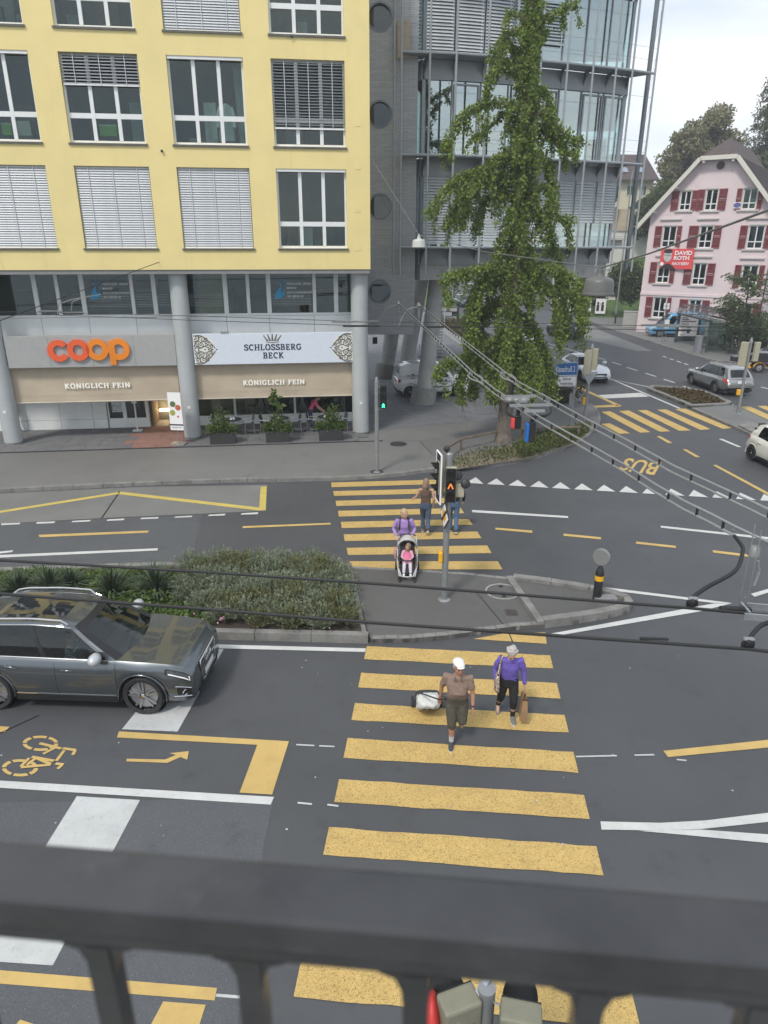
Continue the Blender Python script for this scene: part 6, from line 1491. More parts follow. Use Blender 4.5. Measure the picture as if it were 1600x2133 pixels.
def tops(xr,xf,rb,fb,zr,zbr,zbf,zh,zn):return[(xr,zr),(xr+.12,zr+(zbr-zr)*.6),(rb+.02,zbr),(fb-.35,zbf),(fb,zbf+.01),(fb+(xf-fb)*.5,zh+(zbf-zh)*.42),(xf-.22,zh),(xf-.08,zn+(zh-zn)*.6),(xf,zn)]
GREYP = paint('grey_metallic',(.135,.15,.16),.85,.27)
SUV = dict(L=4.63,W=1.90,H=1.655,wb=2.81,fo=.90,r=.383,paint=GREYP,sill=.30,fb=1.02,ft=.18,rt=-1.72,rb=-2.22,floor=.55,tw=.25,wheel='twin',rim=ALLOY,chrome=True,rails=True,glass=glass_mat('side_glass',(.24,.28,.28),1.1),pano=True,rc=.012,crown=.014,roofglass=mat('panorama_glass',(.012,.013,.014),.04,0,var=0,coat=1),top=[(-2.315,.80),(-2.22,.98),(-1.9,1.10),(.67,1.06),(1.02,1.07),(1.5,1.05),(2.0,1.005),(2.2,.96),(2.315,.875)],wtab=[(-2.315,.86),(-1.97,.955),(-1.4,1),(1.4,1),(2.0,.97),(2.2,.93),(2.315,.87)],windows=[(.05,.395),(.425,.70),(.735,.90)],head=(1.90,2.30,3.75,4.75),tail=(-2.30,-1.95,3.6,5.2),grille=(.46,.42,.84),bars=6,platez=.46,seams=[.98,-.13,-1.13],handles=[.10,-.92],mirror=MIRR,lens=LENSD,rplate=.75,rake=.05,sillchrome=True,shoulder=.11,bowf=.20,yt=.66,yb=.90)
suv = car('grey_suv','large dark grey SUV with panoramic roof, silver mirrors and roof rails waiting at the left',(-5.73,11.60),-.05,SUV); suv.scale =(1,1,1.035)
rg = MB()
for i in range(4):c = Vector((2.315+.075-.02,-.135+.09*i,.735)); rg.tube([c+Vector((0,.055*cos(t),.055*sin(t)))for t in[2*pi*k/18 for k in range(19)]],.009,5,caps=False)
rg.build('ring_emblem',CHROME,suv)
for side in(1,-1):
 SUV['_patch']('fog_grille',lambda u,v:(2.06+.25*u,1.6+1.1*v),TRIMB,side,6,4,.006); p = SUV['_surf'](2.2,2.1,.02,side); MB().tube([p+Vector((.03*cos(t),-.06*side*cos(t),.05*sin(t)))for t in[2*pi*k/16 for k in range(17)]],.010,5).build('fog_ring',CHROME,suv)
 MB().tube([SUV['_surf'](x,1.45,.012,side)for x in(2.0,2.1,2.2,2.3)],.010,5).build('bumper_trim',CHROME,suv); MB().tube([SUV['_surf'](x,2.9,.012,side)for x in(2.04,2.12,2.2,2.3)],.008,5).build('bumper_trim',CHROME,suv)
 MB().tube([SUV['_surf'](1.93+.36*i/8,3.95+.42*(1-i/8),.016,side)for i in range(9)]+[SUV['_surf'](2.28,4.6,.016,side)],.012,5).build('light_strip',WHP,suv)
 mb = MB(); mb.bar((1.08,side*.5,1.085),(.98,side*.02,1.09),.03,.025); mb.build('wiper',TRIMB,suv)
letters('V6T',CHROME,suv,Matrix.Translation(SUV['_surf'](1.12,4.1,.006,-1))@UPR.to_4x4(),.05,.002)
MB().tube([(.42+.17*0+.05,-.40+.18*cos(t),1.0+.18*sin(t))for t in[2*pi*k/18 for k in range(19)]],.014,6).build('steering_wheel',INTER,suv)
SILV = paint('silver_metallic',(.36,.36,.35),.7,.3)
EST = dict(L=4.82,W=1.84,H=1.60,wb=2.745,fo=.95,r=.34,paint=SILV,sill=.34,fb=1.05,ft=.28,rt=-1.85,rb=-2.30,floor=.5,rim=ALLOY,wheel='multi',chrome=False,rails=True,top=[(-2.41,.80),(-2.30,1.02),(-1.9,1.05),(.7,.985),(1.05,.99),(1.6,.95),(2.1,.88),(2.3,.80),(2.41,.70)],windows=[(.06,.36),(.39,.64),(.67,.90)],head=(1.95,2.38,4.0,5.4),tail=(-2.40,-1.95,3.7,5.3),grille=(.40,.5,.68),bars=2,platez=.36,seams=[1.0,-.05,-1.0],handles=[.15,-.85],rplate=.76,cladding=True,archm=TRIMB)
est = car('silver_estate','silver estate car with roof rails driving away past the small kerbed island',(19.95,41.85),1.66,EST)
WHC = paint('cream_white_paint',(.74,.72,.63),0,.3)
HAT = dict(L=3.60,W=1.60,H=1.49,wb=2.40,fo=.66,r=.30,paint=WHC,sill=.26,fb=.95,ft=.30,rt=-1.40,rb=-1.74,floor=.45,rim=ALLOYD,wheel='multi',tw=.19,top=[(-1.80,.74),(-1.70,.98),(-1.3,1.02),(.6,.92),(.95,.93),(1.3,.87),(1.6,.80),(1.72,.72),(1.8,.62)],windows=[(.07,.42),(.46,.76)],head=(1.4,1.76,3.9,5.5),tail=(-1.79,-1.52,3.8,6.0),grille=(.3,.5,.62),bars=2,seams=[.85,-.15,-.95],handles=[-.02,-.8],rplate=.66,bz=.5)
hat = car('white_hatchback','small cream white hatchback cut off by the right picture edge',(15.55,25.75),-1.47,HAT)
WHA = paint('white_paint',(.78,.79,.80),0,.28)
COU = dict(L=4.70,W=1.86,H=1.42,wb=2.82,fo=.87,r=.345,paint=WHA,sill=.24,fb=.95,ft=.05,rt=-1.35,rb=-1.95,floor=.42,rim=ALLOYD,wheel='five',chrome=False,top=[(-2.35,.86),(-2.2,.96),(-1.9,.99),(.6,.93),(.95,.94),(1.5,.89),(2.05,.80),(2.25,.73),(2.35,.64)],windows=[(.05,.40),(.43,.72),(.75,.88)],head=(1.92,2.33,3.9,5.3),tail=(-2.34,-2.0,3.9,5.4),grille=(.46,.34,.62),bars=4,barm=TRIMB,platez=.42,seams=[.95,-.25,-1.1],handles=[-.02,-.95],rplate=.62,bz=.48,yt=.64,rake=.14)
cou = car('white_coupe','white coupe with black grille waiting behind the white stop bar by the road sign',(13.05,45.75),-1.45,COU)
BLKP = paint('black_paint',(.012,.013,.015),.2,.25)
BSU = dict(SUV); BSU.update(paint=BLKP,mirror=BLKP,pano=True,tail=(-2.31,-1.95,3.9,5.0),rplate=.95,rim=ALLOYD,W=1.93,H=1.62,archm=BLKP)
bsu = car('black_suv','black SUV driving away towards the billboards with its pale number plate showing',(16.95,67.2),1.80,BSU)
NAV = paint('dark_blue_grey_paint',(.035,.042,.052),.4,.28)
OVC = dict(EST); OVC.update(paint=NAV,archm=NAV,cladding=False,L=4.6,H=1.55,rails=False,grille=(.36,.45,.68),bars=5,top=[(-2.30,.80),(-2.2,1.0),(-1.8,1.03),(.7,.97),(1.0,.98),(1.6,.93),(2.0,.86),(2.2,.78),(2.30,.68)],head=(1.85,2.27,3.9,5.4),tail=(-2.29,-1.9,3.7,5.3),rb=-2.2,rt=-1.75)
car('dark_saloon','dark blue grey car driving towards us left of the white hatched road marking',(11.1,101.8),-1.40,OVC)
q = G(978,612); GRP = paint('dark_green_paint',(.02,.035,.03),.3,.3); O2 = dict(OVC); O2.update(paint=GRP,archm=GRP)
car('dark_saloon','dark car following directly behind the blue grey car, half hidden by ginkgo leaves',(q.x+.6,q.y+2,0),-1.35,O2)
q = G(1110,722); W2 = dict(OVC); W2.update(paint=WHA,archm=WHA)
car('white_saloon','white car standing behind the ginkgo foliage, mostly hidden by leaves',(q.x-.3,q.y+1.8),-1.40,W2)
VAN = dict(L=4.21,W=1.83,H=1.82,wb=2.70,fo=.85,r=.315,paint=WHA,sill=.28,fb=1.05,ft=.42,rt=-1.98,rb=-2.08,floor=.5,rim=ALLOYD,wheel='steel',body_pillars=True,yb=.94,yt=.80,v0=.10,v1=.86,top=[(-2.105,.98),(-2.05,1.04),(.7,1.04),(1.05,1.06),(1.5,1.0),(1.85,.92),(2.02,.82),(2.105,.70)],windows=[(.07,.33)],head=(1.55,2.04,4.0,5.5),tail=(-2.10,-1.96,3.9,6.0),grille=(.4,.5,.64),bars=2,seams=[1.0,-.0,-1.2],handles=[.1],handlem=TRIMB,rplate=.62,rake=.14,rrake=.02,bowr=.02,bowrt=.02,endedge=(7,),rearedge=(0,1,2,7),wtab=[(-2.105,.93),(-1.9,.98),(-1.2,1),(1.0,1),(1.65,.95),(2.105,.80)])
van = car('white_van','white delivery van parked under the grey building behind the leaning leg',(2.75,39.45),.126,VAN,cat='van',z=PZ)
for x in(-1.3,.55):
 for t, dz in(('SCHLOSSBERG',.06),('BECK',-.06)):letters(t,INK,van,Matrix.Translation((x,-.935 if x<0 else-.935,(1.16 if x<0 else .82)+dz))@UPR.to_4x4(),.10,.002,.002)
 MB().ell((x,-.934,(1.30 if x<0 else .96)),(.07,.004,.04),10,6).build('crown_print',INK,van)
for s in(1,-1):VAN['_patch']('side_rub_strip',lambda u,v:(-1.55+2.7*u,2.3+.35*v),TRIMB,s,12,2,.01)
MB().box(-2.17,-2.165,-.008,.008,.5,1.75).build('rear_door_gap',TRIMB,van)
BLU = paint('light_blue_paint',(.10,.34,.56),0,.35)
T5 = dict(L=4.90,W=1.90,H=2.12,wb=3.0,fo=.90,r=.335,paint=BLU,sill=.30,fb=1.55,ft=.72,rt=-2.32,rb=-2.42,floor=.55,rim=ALLOY,wheel='steel',body_pillars=True,yb=.95,yt=.80,v0=.08,v1=.80,top=[(-2.45,1.0),(-2.4,1.10),(1.2,1.10),(1.55,1.10),(1.9,1.02),(2.2,.95),(2.38,.84),(2.45,.74)],windows=[(.08,.27)],head=(2.0,2.4,4.0,5.5),tail=(-2.44,-2.3,3.5,6.0),grille=(.5,.6,.74),bars=2,seams=[1.5,.35,-.9],handles=[.5],rplate=.75,rake=.14,rrake=.02,mirror=TRIMB,wtab=[(-2.45,.95),(-2.2,.99),(1.4,1),(2.0,.95),(2.45,.82)])
t5 = car('blue_transporter','light blue panel van parked behind the bus shelter in front of the pink house',(27.1,66.9),3.05,T5,cat='van',z=.12)
q = G(1600,730,.1); BC = dict(EST); BC.update(paint=BLKP,archm=BLKP,cladding=False,rails=False)
car('black_estate','black parked car half hidden by green shrubs at the right edge',(q.x+2.2,q.y+1.6),2.9,BC,z=.12)
q = G(1612,775); RC = dict(HAT); RC.update(paint=SILV,rim=ALLOY)
car('grey_hatchback','grey car with a red tail lamp cut off beyond the three wheeler',(q.x+1.0,q.y+2.2),1.75,RC)
YELP = paint('mail_yellow',(.78,.40,.012),0,.35); q = G(1562,775)
tk = thing('cargo_tricycle','black and yellow delivery three wheeler with cargo box beside the right traffic light','tricycle',(q.x,q.y+.3,0),pi-.15)
me = wheel_meshes(.30,.15,'five',ALLOY)
for x, y in((.95,0),(-.55,.42),(-.55,-.42)):
 w = put('wheel',me[0],tk,loc=(x,y,.30)); w.rotation_euler =(0,0,pi if y>0 else 0)
 for m_, nm in zip(me[1:3],('rim','hub_cap')):put(nm,m_,w)
for y in(.42,-.42):
 mb = MB(); ptsg =[(-.55+.38*cos(t),y,.30+.38*sin(t))for t in[radians(10+165*i/14)for i in range(15)]]
 for a, c in zip(ptsg[:-1],ptsg[1:]):mb.bar(a,c,.20,.02,up=(0,1,0)if False else(0,0,1))
 mb.build('wheel_guard',YELP,tk)
MB().prism([(-.15,.25),(.55,.25),(.75,.45),(.1,.55)],-.25,.25,M=Matrix.Rotation(pi/2,4,'X')).build('floor_board',YELP,tk,bevel=.02)
MB().box(-1.1,-.25,-.42,.42,.68,1.28).build('cargo_box',BLK,tk,bevel=.03); MB().box(-1.12,-.23,-.44,.44,1.285,1.34).build('box_lid',MET,tk,bevel=.01)
MB().box(-.2,.25,-.2,.2,.62,.76).build('saddle',BLK,tk,bevel=.05); MB().tube([(.95,0,.3),(.75,0,1.05),(.68,0,1.15)],[.05,.05,.04],8).build('steering_column',BLK,tk)
MB().tube([(.62,.34,1.2),(.72,.1,1.15),(.72,-.1,1.15),(.62,-.34,1.2)],.02,6).build('handlebar',BLK,tk)
MB().box(.78,1.2,-.28,.28,.62,.98).build('front_tray',BLK,tk,bevel=.03); MB().box(.8,1.18,-.26,.26,.985,1.06).build('mail_crate',MET,tk,bevel=.01)
mb = MB(); mb.add([(.80,-.3,1.1),(.80,.3,1.1),(.62,.26,1.6),(.62,-.26,1.6)],[(0,1,2,3),(3,2,1,0)]); mb.build('windscreen',GLASS,tk)
MB().ell((-1.12,.3,.55),(.03,.08,.06),10,6).build('tail_light',TAIL,tk)
# ================================================================== PEOPLE
def fuse(mb,voxel=.008,smooth=4,name='body'):
 me = mb.mesh(name,BLK); o = bpy.data.objects.new('tmp',me); COL.objects.link(o)
 r = o.modifiers.new('r','REMESH'); r.mode = 'VOXEL'; r.voxel_size = voxel
 s = o.modifiers.new('s','SMOOTH'); s.factor = .5; s.iterations = smooth
 dg = bpy.context.evaluated_depsgraph_get(); out = bpy.data.meshes.new_from_object(o.evaluated_get(dg)); bpy.data.objects.remove(o); bpy.data.meshes.remove(me); out.name = name; out.shade_smooth(); return out
def loft(mb,secs,n=18,ax=(1,0,0),ay=(0,1,0),e=.85):
 ax, ay = Vector(ax), Vector(ay); vs =[]; k = len(secs)
 for c, rx, ry in secs:
  for j in range(n):a = 2*pi*j/n; vs.append(Vector(c)+ax*rx*math.copysign(abs(cos(a))**e,cos(a))+ay*ry*math.copysign(abs(sin(a))**e,sin(a)))
 fs =[(i*n+j,i*n+(j+1)%n,(i+1)*n+(j+1)%n,(i+1)*n+j)for i in range(k-1)for j in range(n)]+[tuple(range(n-1,-1,-1)),tuple((k-1)*n+j for j in range(n))]
 return mb.add(vs,fs)
def hand(mb,w,d,nrm,side,curl=.5,s=1.0):
 w = Vector(w); d = Vector(d).normalized(); nrm = Vector(nrm); nrm =(nrm-d*nrm.dot(d)).normalized(); ac = d.cross(nrm)*side
 M = Matrix((d,ac,nrm)).transposed(); mb.ell(w+d*.045*s,(.056*s,.042*s,.018*s),12,8,0,M); mb.tube([w-d*.03,w+d*.02],[.027*s,.025*s],10)
 for i, L_ in enumerate((.072,.080,.075,.058)):
  b = w+d*.082*s+ac*(1.5-i)*.0195*s; p =[b-d*.03*s,b]; ang = 0
  for q, f in enumerate((.45,.32,.23)):ang+=curl*(.55+.35*q); p.append(p[-1]+(d*cos(ang)+nrm*sin(ang))*L_*f*s)
  mb.tube(p,[.010*s,.0098*s,.0092*s,.0085*s,.007*s],8)
 t0 = w+d*.02*s+ac*.03*s; t1 = t0+(d*.6+ac*.8)*.035*s+nrm*.008; t2 = t1+(d*.9+ac*.25)*.03*s+nrm*.012; mb.tube([t0-ac*.02,t0,t1,t2],[.013*s,.013*s,.011*s,.009*s],8)
def folds(me,amp=.009):
 from mathutils import noise
 off = Vector((random.uniform(0,50),0,0)); nn =[v.normal.copy()for v in me.vertices]
 for v, n in zip(me.vertices,nn):
  c = v.co; q = noise.noise(Vector((c.x*11,c.y*11+c.z*6,c.z*7))+off)+.6*noise.noise(Vector((c.x*24,c.y*24,c.z*26+c.y*10))+off); v.co = c+n*amp*q
def rotm(pitch=0,yaw=0,roll=0):return(Matrix.Rotation(yaw,3,'Z')@Matrix.Rotation(pitch,3,'Y')@Matrix.Rotation(roll,3,'X'))
def head_geo(mb,c,R,neck,s=1.0):
 c = Vector(c); P = lambda x, y, z:c+R@Vector((x,y,z))*s
 mb.ell(P(-.008,0,.015),(.098*s,.077*s,.112*s),20,14,0,R); mb.ell(P(.028,0,-.062),(.062*s,.056*s,.058*s),14,10,0,R); mb.ell(P(.062,0,-.098),(.022*s,.026*s,.018*s),10,6,0,R)
 mb.tube([P(.088,0,.022),P(.106,0,-.012),P(.112,0,-.028)],[.010*s,.013*s,.015*s],8); mb.ell(P(.100,0,-.030),(.014*s,.019*s,.010*s),8,6,0,R); mb.ell(P(.080,0,.030),(.016*s,.052*s,.010*s),10,6,0,R)
 for y in(-1,1):mb.ell(P(-.005,y*.080,-.005),(.022*s,.010*s,.034*s),8,6,0,R); mb.ell(P(.066,y*.036,-.028),(.025*s,.024*s,.022*s),8,6,0,R)
 mb.ell(P(.086,0,-.062),(.014*s,.024*s,.007*s),8,6,0,R)
 mb.tube([Vector(neck)-Vector((0,0,.05)),Vector(neck),P(-.02,0,-.06)],[.062*s,.054*s,.054*s],12)
 return P
SKIN = mat('skin_fair',(.52,.30,.21),.55,var=.08,scale=14); SKINT = mat('skin_tanned',(.40,.20,.125),.55,var=.10,scale=14); EYEM = mat('eye_dark',(.02,.018,.016),.2,var=0); LIP = mat('lip',(.38,.13,.11),.5,var=0)
def cloth(name,col,rough=.85,bump=.45,bs=14,var=.10):return mat(name,col,rough,var=var,scale=9,bump=bump,bscale=bs)
def person(label,loc,rz,J,top,bottom,shoe,hair,skin=None,z=0,sc=1.0,bw=1.0,belly=0,sleeve=1.0,hem=.92,sock=None,curl=.45,palms=None,vox=.0085,flare=1.0,group=None,feet=True,legw=1.0):
 """J: joint table in local metres, +x forward, +y to the person's left"""
 skin = skin or SKIN; root = thing('person',label,'person',(loc[0],loc[1],z),rz,group); V ={k:Vector(v)for k,v in J.items()if isinstance(v,tuple)and k!='hr'}; R = rotm(*J.get('hr',(0,0,0)))
 b = MB(); P = head_geo(b,V['head'],R,V['neck'],sc)
 def torso(m,g,low=0):
  p, c, n = V['pel'], V['chest'], V['neck']; mid = p.lerp(c,.55)
  loft(m,[(p+Vector((0,0,-.10+low)),.10*g,.145*bw*g),(p,.115*g,.165*bw*g),(mid+Vector((belly*.5,0,0)),(.105+belly*.55)*g,.148*bw*g),(c+Vector((belly*.15,0,-.03)),.122*g,.172*bw*g),(c+Vector((0,0,.09)),.108*g,.172*bw*g),(n+Vector((-.005,0,-.055)),.080*g,.125*bw*g),(n+Vector((0,0,-.01)),.056*g,.062*g)])
 torso(b,.90)
 for s in('l','r'):
  sh, el, wr = V['sh'+s], V['el'+s], V['wr'+s]; b.tube([V['neck'].lerp(sh,.55)+Vector((0,0,-.06)),sh,sh.lerp(el,.5),el,el.lerp(wr,.35),wr],[.05,.052*bw,.044,.038,.037,.025],12)
  d = wr-el; pn =(palms or{}).get(s,(0,-1 if s=='l' else 1,0)); hand(b,wr,d.normalized()+Vector((palms or{}).get('d'+s,(0,0,0))),pn,1 if s=='l' else-1,curl,.95)
  hp, kn, an = V['hip'+s], V['kn'+s], V['an'+s]; b.tube([hp+Vector((0,0,.06)),hp,hp.lerp(kn,.5),kn,kn.lerp(an,.3),kn.lerp(an,.75),an],[.07,.080*legw,.070*legw,.052,.056,.038,.036],12)
  tx, ty = cos(J.get('toe'+s,0)), sin(J.get('toe'+s,0)); tp = J.get('tp'+s,0); b.tube([an,an+Vector((tx*.08,ty*.08,-.045-tp*.05)),an+Vector((tx*.15,ty*.15,-.055-tp*.1))],[.036,.032,.02],8)
 put('body',fuse(b,vox,3),root).data.materials.append(skin); root.children[-1].data.materials.clear(); root.children[-1].data.materials.append(skin)
 t = MB(); torso(t,1.03,-.0)
 if sleeve>0:
  for s in('l','r'):
   sh, el, wr = V['sh'+s], V['el'+s], V['wr'+s]; pts =[V['neck'].lerp(sh,.5)+Vector((0,0,-.065)),sh]; rr_ =[.060,.061*bw]
   if sleeve>.5:pts+=[sh.lerp(el,.5),el,el.lerp(wr,(sleeve-.5)*2*.94)]; rr_+=[.058,.050,.040]
   else:pts+=[sh.lerp(el,sleeve*2*.95)]; rr_+=[.057]
   t.tube(pts,rr_,12)
 m_ = fuse(t,.011,3,'shirt'); m_.materials.clear(); m_.materials.append(top); folds(m_); put('shirt',m_,root)
 t = MB(); p = V['pel']; loft(t,[(p+Vector((0,0,-.14)),.115,.165*bw),(p+Vector((0,0,-.05)),.125,.176*bw),(p+Vector((belly*.2,0,.05)),.118+belly*.3,.164*bw)])
 for s in('l','r'):
  hp, kn, an = V['hip'+s], V['kn'+s], V['an'+s]; h2 = kn.lerp(an,max(0,hem)); pts =[hp+Vector((0,0,.03)),hp+Vector((0,0,-.04)),hp.lerp(kn,.55),kn]; rr_ =[.09,.098*legw,.086*legw,.070*legw]
  if hem>.05:pts+=[kn.lerp(an,hem*.5),h2]; rr_+=[.066*legw,.060*legw*flare]
  t.tube(pts,rr_,14)
 m_ = fuse(t,.011,3,'trousers'); m_.materials.clear(); m_.materials.append(bottom); folds(m_,.008); put('trousers',m_,root)
 if feet:
  for s in('l','r'):
   an = V['an'+s]; a = J.get('toe'+s,0); tp = J.get('tp'+s,0); Rz = Matrix.Rotation(a,3,'Z')@Matrix.Rotation(tp,3,'Y'); sh_ = MB(); f = lambda x, y, z_:an+Rz@Vector((x,y,z_))
   loft(sh_,[(f(-.075,0,-.035),.0,.0),(f(-.07,0,-.035),.030,.030),(f(-.02,0,-.015),.052,.040),(f(.05,0,-.03),.040,.043),(f(.12,0,-.048),.026,.045),(f(.17,0,-.055),.018,.034),(f(.19,0,-.058),.006,.015)],14,Rz@Vector((0,0,1)),Rz@Vector((0,1,0)))
   o = sh_.build('shoe',shoe[0],root,smooth=60); so_ = MB(); ol =[(-.085,-.02),(-.07,-.036),(.0,-.037),(.09,-.046),(.15,-.042),(.19,-.018),(.195,0)]; ol = ol+[(x,-y)for x,y in ol[::-1]]
   so_.prism(ol,-.088,-.062,M=Matrix.Translation(an)@Rz.to_4x4()); so_.build('sole',shoe[1],o)
   if sock:MB().tube([an+(V['kn'+s]-an)*.02,an.lerp(V['kn'+s],sock[1])],[.042,.046],12).build('sock',sock[0],root,smooth=60)
 for y in(-1,1):MB().ell(P(.088,y*.031,.006),(.008*sc,.013*sc,.007*sc),10,6,0,R).build('eye',EYEM,root); MB().tube([P(.090,y*.016,.030),P(.090,y*.035,.036),P(.080,y*.052,.028)],.004*sc,5).build('eyebrow',hair[0],root)
 MB().tube([P(.090,-.022,-.062),P(.099,0,-.060),P(.090,.022,-.062)],.0045*sc,5).build('mouth',LIP,root)
 if hair[1]!='cap':
  h = MB(); h.ell(P(-.022,0,.034),(.104*sc,.090*sc,.108*sc),20,12,0,R); h.ell(P(-.045,0,-.02),(.075*sc,.086*sc,.085*sc),16,10,0,R)
  if hair[1]=='pony':h.tube([P(-.10,0,.03),P(-.15,0,.0),P(-.145,.01,-.10),P(-.12,.02,-.18)],[.035,.036,.03,.01],10); h.ell(P(.0,.055,-.02),(.04,.035,.09),10,8,0,R); h.ell(P(.0,-.055,-.02),(.04,.035,.09),10,8,0,R)
  if hair[1]=='long':h.tube([P(-.08,0,.02),P(-.10,0,-.10),P(-.09,0,-.22)],[.08,.085,.05],12)
  if hair[1]=='curly':
   for i in range(26):a = random.uniform(0,2*pi); e = random.uniform(0,1.5); h.ell(P(-.02-.1*abs(cos(e))*(cos(a)>0)*0+.098*cos(a)*sin(e)*(.6 if cos(a)>0 else 1),.09*sin(a)*sin(e),.035+.105*cos(e)),(.028*sc,)*3,8,6)
  m_ = fuse(h,.008,2,'hair'); m_.materials.clear(); m_.materials.append(hair[0]); put('hair',m_,root)
 return root, P, V, R
def hairm(n,c):return mat(n,c,.6,var=.35,scale=60,bump=.5,bscale=120)
GREYH = hairm('grey_hair',(.46,.44,.40)); BLOND = hairm('blond_hair',(.48,.34,.20)); BROWNH = hairm('brown_hair',(.10,.06,.035)); LBR = hairm('light_brown_hair',(.26,.165,.10))
JEANS = cloth('blue_jeans',(.075,.13,.22)); JEAND = cloth('dark_jeans',(.035,.05,.085)); DSHOE = mat('dark_shoe',(.035,.04,.045),.7,var=.2); WSOLE = mat('white_sole',(.62,.60,.55),.7,var=.1); GSHOE = mat('grey_shoe',(.15,.16,.155),.7,var=.2)
zh = atan2(-.996,-.088)
JM = dict(pel=(.0,0,.93),chest=(.05,0,1.26),neck=(.09,0,1.445),head=(.125,.0,1.595),hr=(.08,.30,0),shl=(.07,.19,1.375),shr=(.05,-.195,1.375),ell=(.09,.25,1.09),elr=(-.02,-.265,1.10),wrl=(.17,.26,.86),wrr=(-.06,-.285,.86),hipl=(0,.095,.88),hipr=(.0,-.095,.88),knl=(.10,.10,.50),knr=(.12,-.075,.47),anl=(-.28,.10,.34),anr=(.10,-.07,.09),tpl=.95,tpr=.0,toel=.05,toer=-.05)
om, P, V, R = person('old man in white flat cap, taupe polo shirt and knee length trousers pulling a trolley',(1.24,9.88),zh,JM,cloth('taupe_polo',(.235,.165,.130)),cloth('olive_shorts',(.070,.064,.048)),(DSHOE,WSOLE),(GREYH,'cap'),SKINT,bw=1.10,belly=.075,sleeve=.40,hem=.22,sock=(mat('grey_sock',(.42,.44,.46),.9,var=.1),.32),palms={'l':(0,-1,0),'r':(1,0,0)},legw=1.12)
c = MB(); c.ell(P(-.030,0,.078),(.116,.098,.060),20,10,0,R); c.ell(P(.036,0,.080),(.078,.086,.034),16,8,0,R); cm = fuse(c,.008,3,'flat_cap'); cm.materials.clear(); cm.materials.append(mat('white_linen',(.72,.71,.67),.9,var=.06,scale=20,bump=.3,bscale=60)); put('flat_cap',cm,om)
c = MB(); c.ell(P(.100,0,.068),(.036,.064,.008),14,6,0,R@Matrix.Rotation(.15,3,'Y')); c.build('cap_brim',MATS['white_linen'],om,smooth=60)
c = MB(); c.ell(P(-.06,0,-.02),(.052,.083,.05),14,8,0,R); c.build('hair',GREYH,om,smooth=60)
col_ = MB()
for s in(1,-1):col_.add([tuple(V['neck']+Vector((-.05,s*.05,.01))),tuple(V['neck']+Vector((.05,s*.055,-.012))),tuple(V['neck']+Vector((.10,s*.015,-.075))),tuple(V['neck']+Vector((.095,s*.075,-.085))),tuple(V['neck']+Vector((-.05,s*.085,-.03)))],[(0,1,2,3,4),(4,3,2,1,0)])
col_.build('collar',MATS['taupe_polo'],om)
MB().lathe([(.031,-.012),(.033,0),(.031,.012)],14,M=Matrix.Translation(V['wrl'].lerp(V['ell'],.08))@(V['ell']-V['wrl']).to_track_quat('Z','Y').to_matrix().to_4x4(),caps=False).build('watch_strap',BLK,om)
tq = thing('shopping_trolley','wheeled shopping trolley bag, white over dark grey, pulled behind the old man','trolley',(.80,10.86,0),zh+.1)
tq.scale =(1.15,1.15,1.15); BAGW = cloth('white_bag_fabric',(.58,.59,.56),.8,.6,9); BAGD = cloth('dark_bag_fabric',(.035,.037,.037),.8)
tl_ = .62; T0 = Matrix.Translation((0,0,.14))@Matrix.Rotation(.95,4,'Y')
bg_ = MB(); loft(bg_,[((0,0,.02),.10,.17),((0.02,0,.14),.135,.185),((.02,0,.30),.13,.18),((.015,0,.44),.12,.17),((.01,0,.50),.09,.13)],e=.4); bg_.v =[tuple(T0@Vector(v))for v in bg_.v]; bm2 = fuse(bg_,.013,2,'bag'); folds(bm2,.014); bm2.materials.clear(); bm2.materials.append(BAGW); put('bag',bm2,tq)
bg_ = MB(); loft(bg_,[((-.015,0,-.01),.10,.18),((-.02,0,.10),.13,.196),((-.03,0,.24),.125,.19),((-.06,0,.27),.08,.16)],e=.4); bg_.v =[tuple(T0@Vector(v))for v in bg_.v]; bm2 = fuse(bg_,.013,2,'bag_base'); bm2.materials.clear(); bm2.materials.append(BAGD); put('bag_base',bm2,tq)
for s in(-1,1):
 w = put('wheel',MB().lathe([(.045,-.018),(.085,-.02),(.09,0),(.085,.02),(.045,.018)],20,M=Matrix.Rotation(pi/2,4,'X')).mesh('wheel',TYRE,40),tq,loc=(-.02,s*.225,.09))
st_ = MB(); hd_ = local(tq,Vector((1.24,9.88,0))+Matrix.Rotation(zh,3,'Z')@(V['wrr']+Vector((-.01,0,-.07))))
for s in(-1,1):st_.tube([(-.02,s*.17,.09),tuple(T0@Vector((-.11,s*.15,.5))),(hd_.x,hd_.y+s*.06,hd_.z)],.010,6)
st_.tube([(hd_.x,hd_.y-.06,hd_.z),(hd_.x,hd_.y+.06,hd_.z)],.012,6); st_.tube([(-.02,-.225,.09),(-.02,.225,.09)],.01,6); st_.build('frame',BLK,tq)
sp_ = MB(); sp_.tube([tuple(T0@Vector(v))for v in((.10,-.19,.1),(.15,-.08,.3),(.13,.02,.42))],.008,5); sp_.tube([tuple(T0@Vector(v))for v in((.13,.19,.15),(.16,.10,.28),(.14,.0,.40))],.008,5); sp_.build('strap',BLK,tq)
JW = dict(pel=(-.02,0,.88),chest=(.02,0,1.18),neck=(.07,0,1.355),head=(.135,0,1.475),hr=(.62,.1,0),shl=(.05,.18,1.30),shr=(.04,-.18,1.30),ell=(.02,.245,1.03),elr=(-.02,-.255,1.04),wrl=(.05,.275,.80),wrr=(.12,-.225,.82),hipl=(-.02,.085,.83),hipr=(-.02,-.085,.83),knl=(.10,.10,.47),knr=(-.06,-.11,.45),anl=(.02,.11,.10),anr=(-.26,-.13,.13),tpl=.0,tpr=.30,toel=.1,toer=-.1)
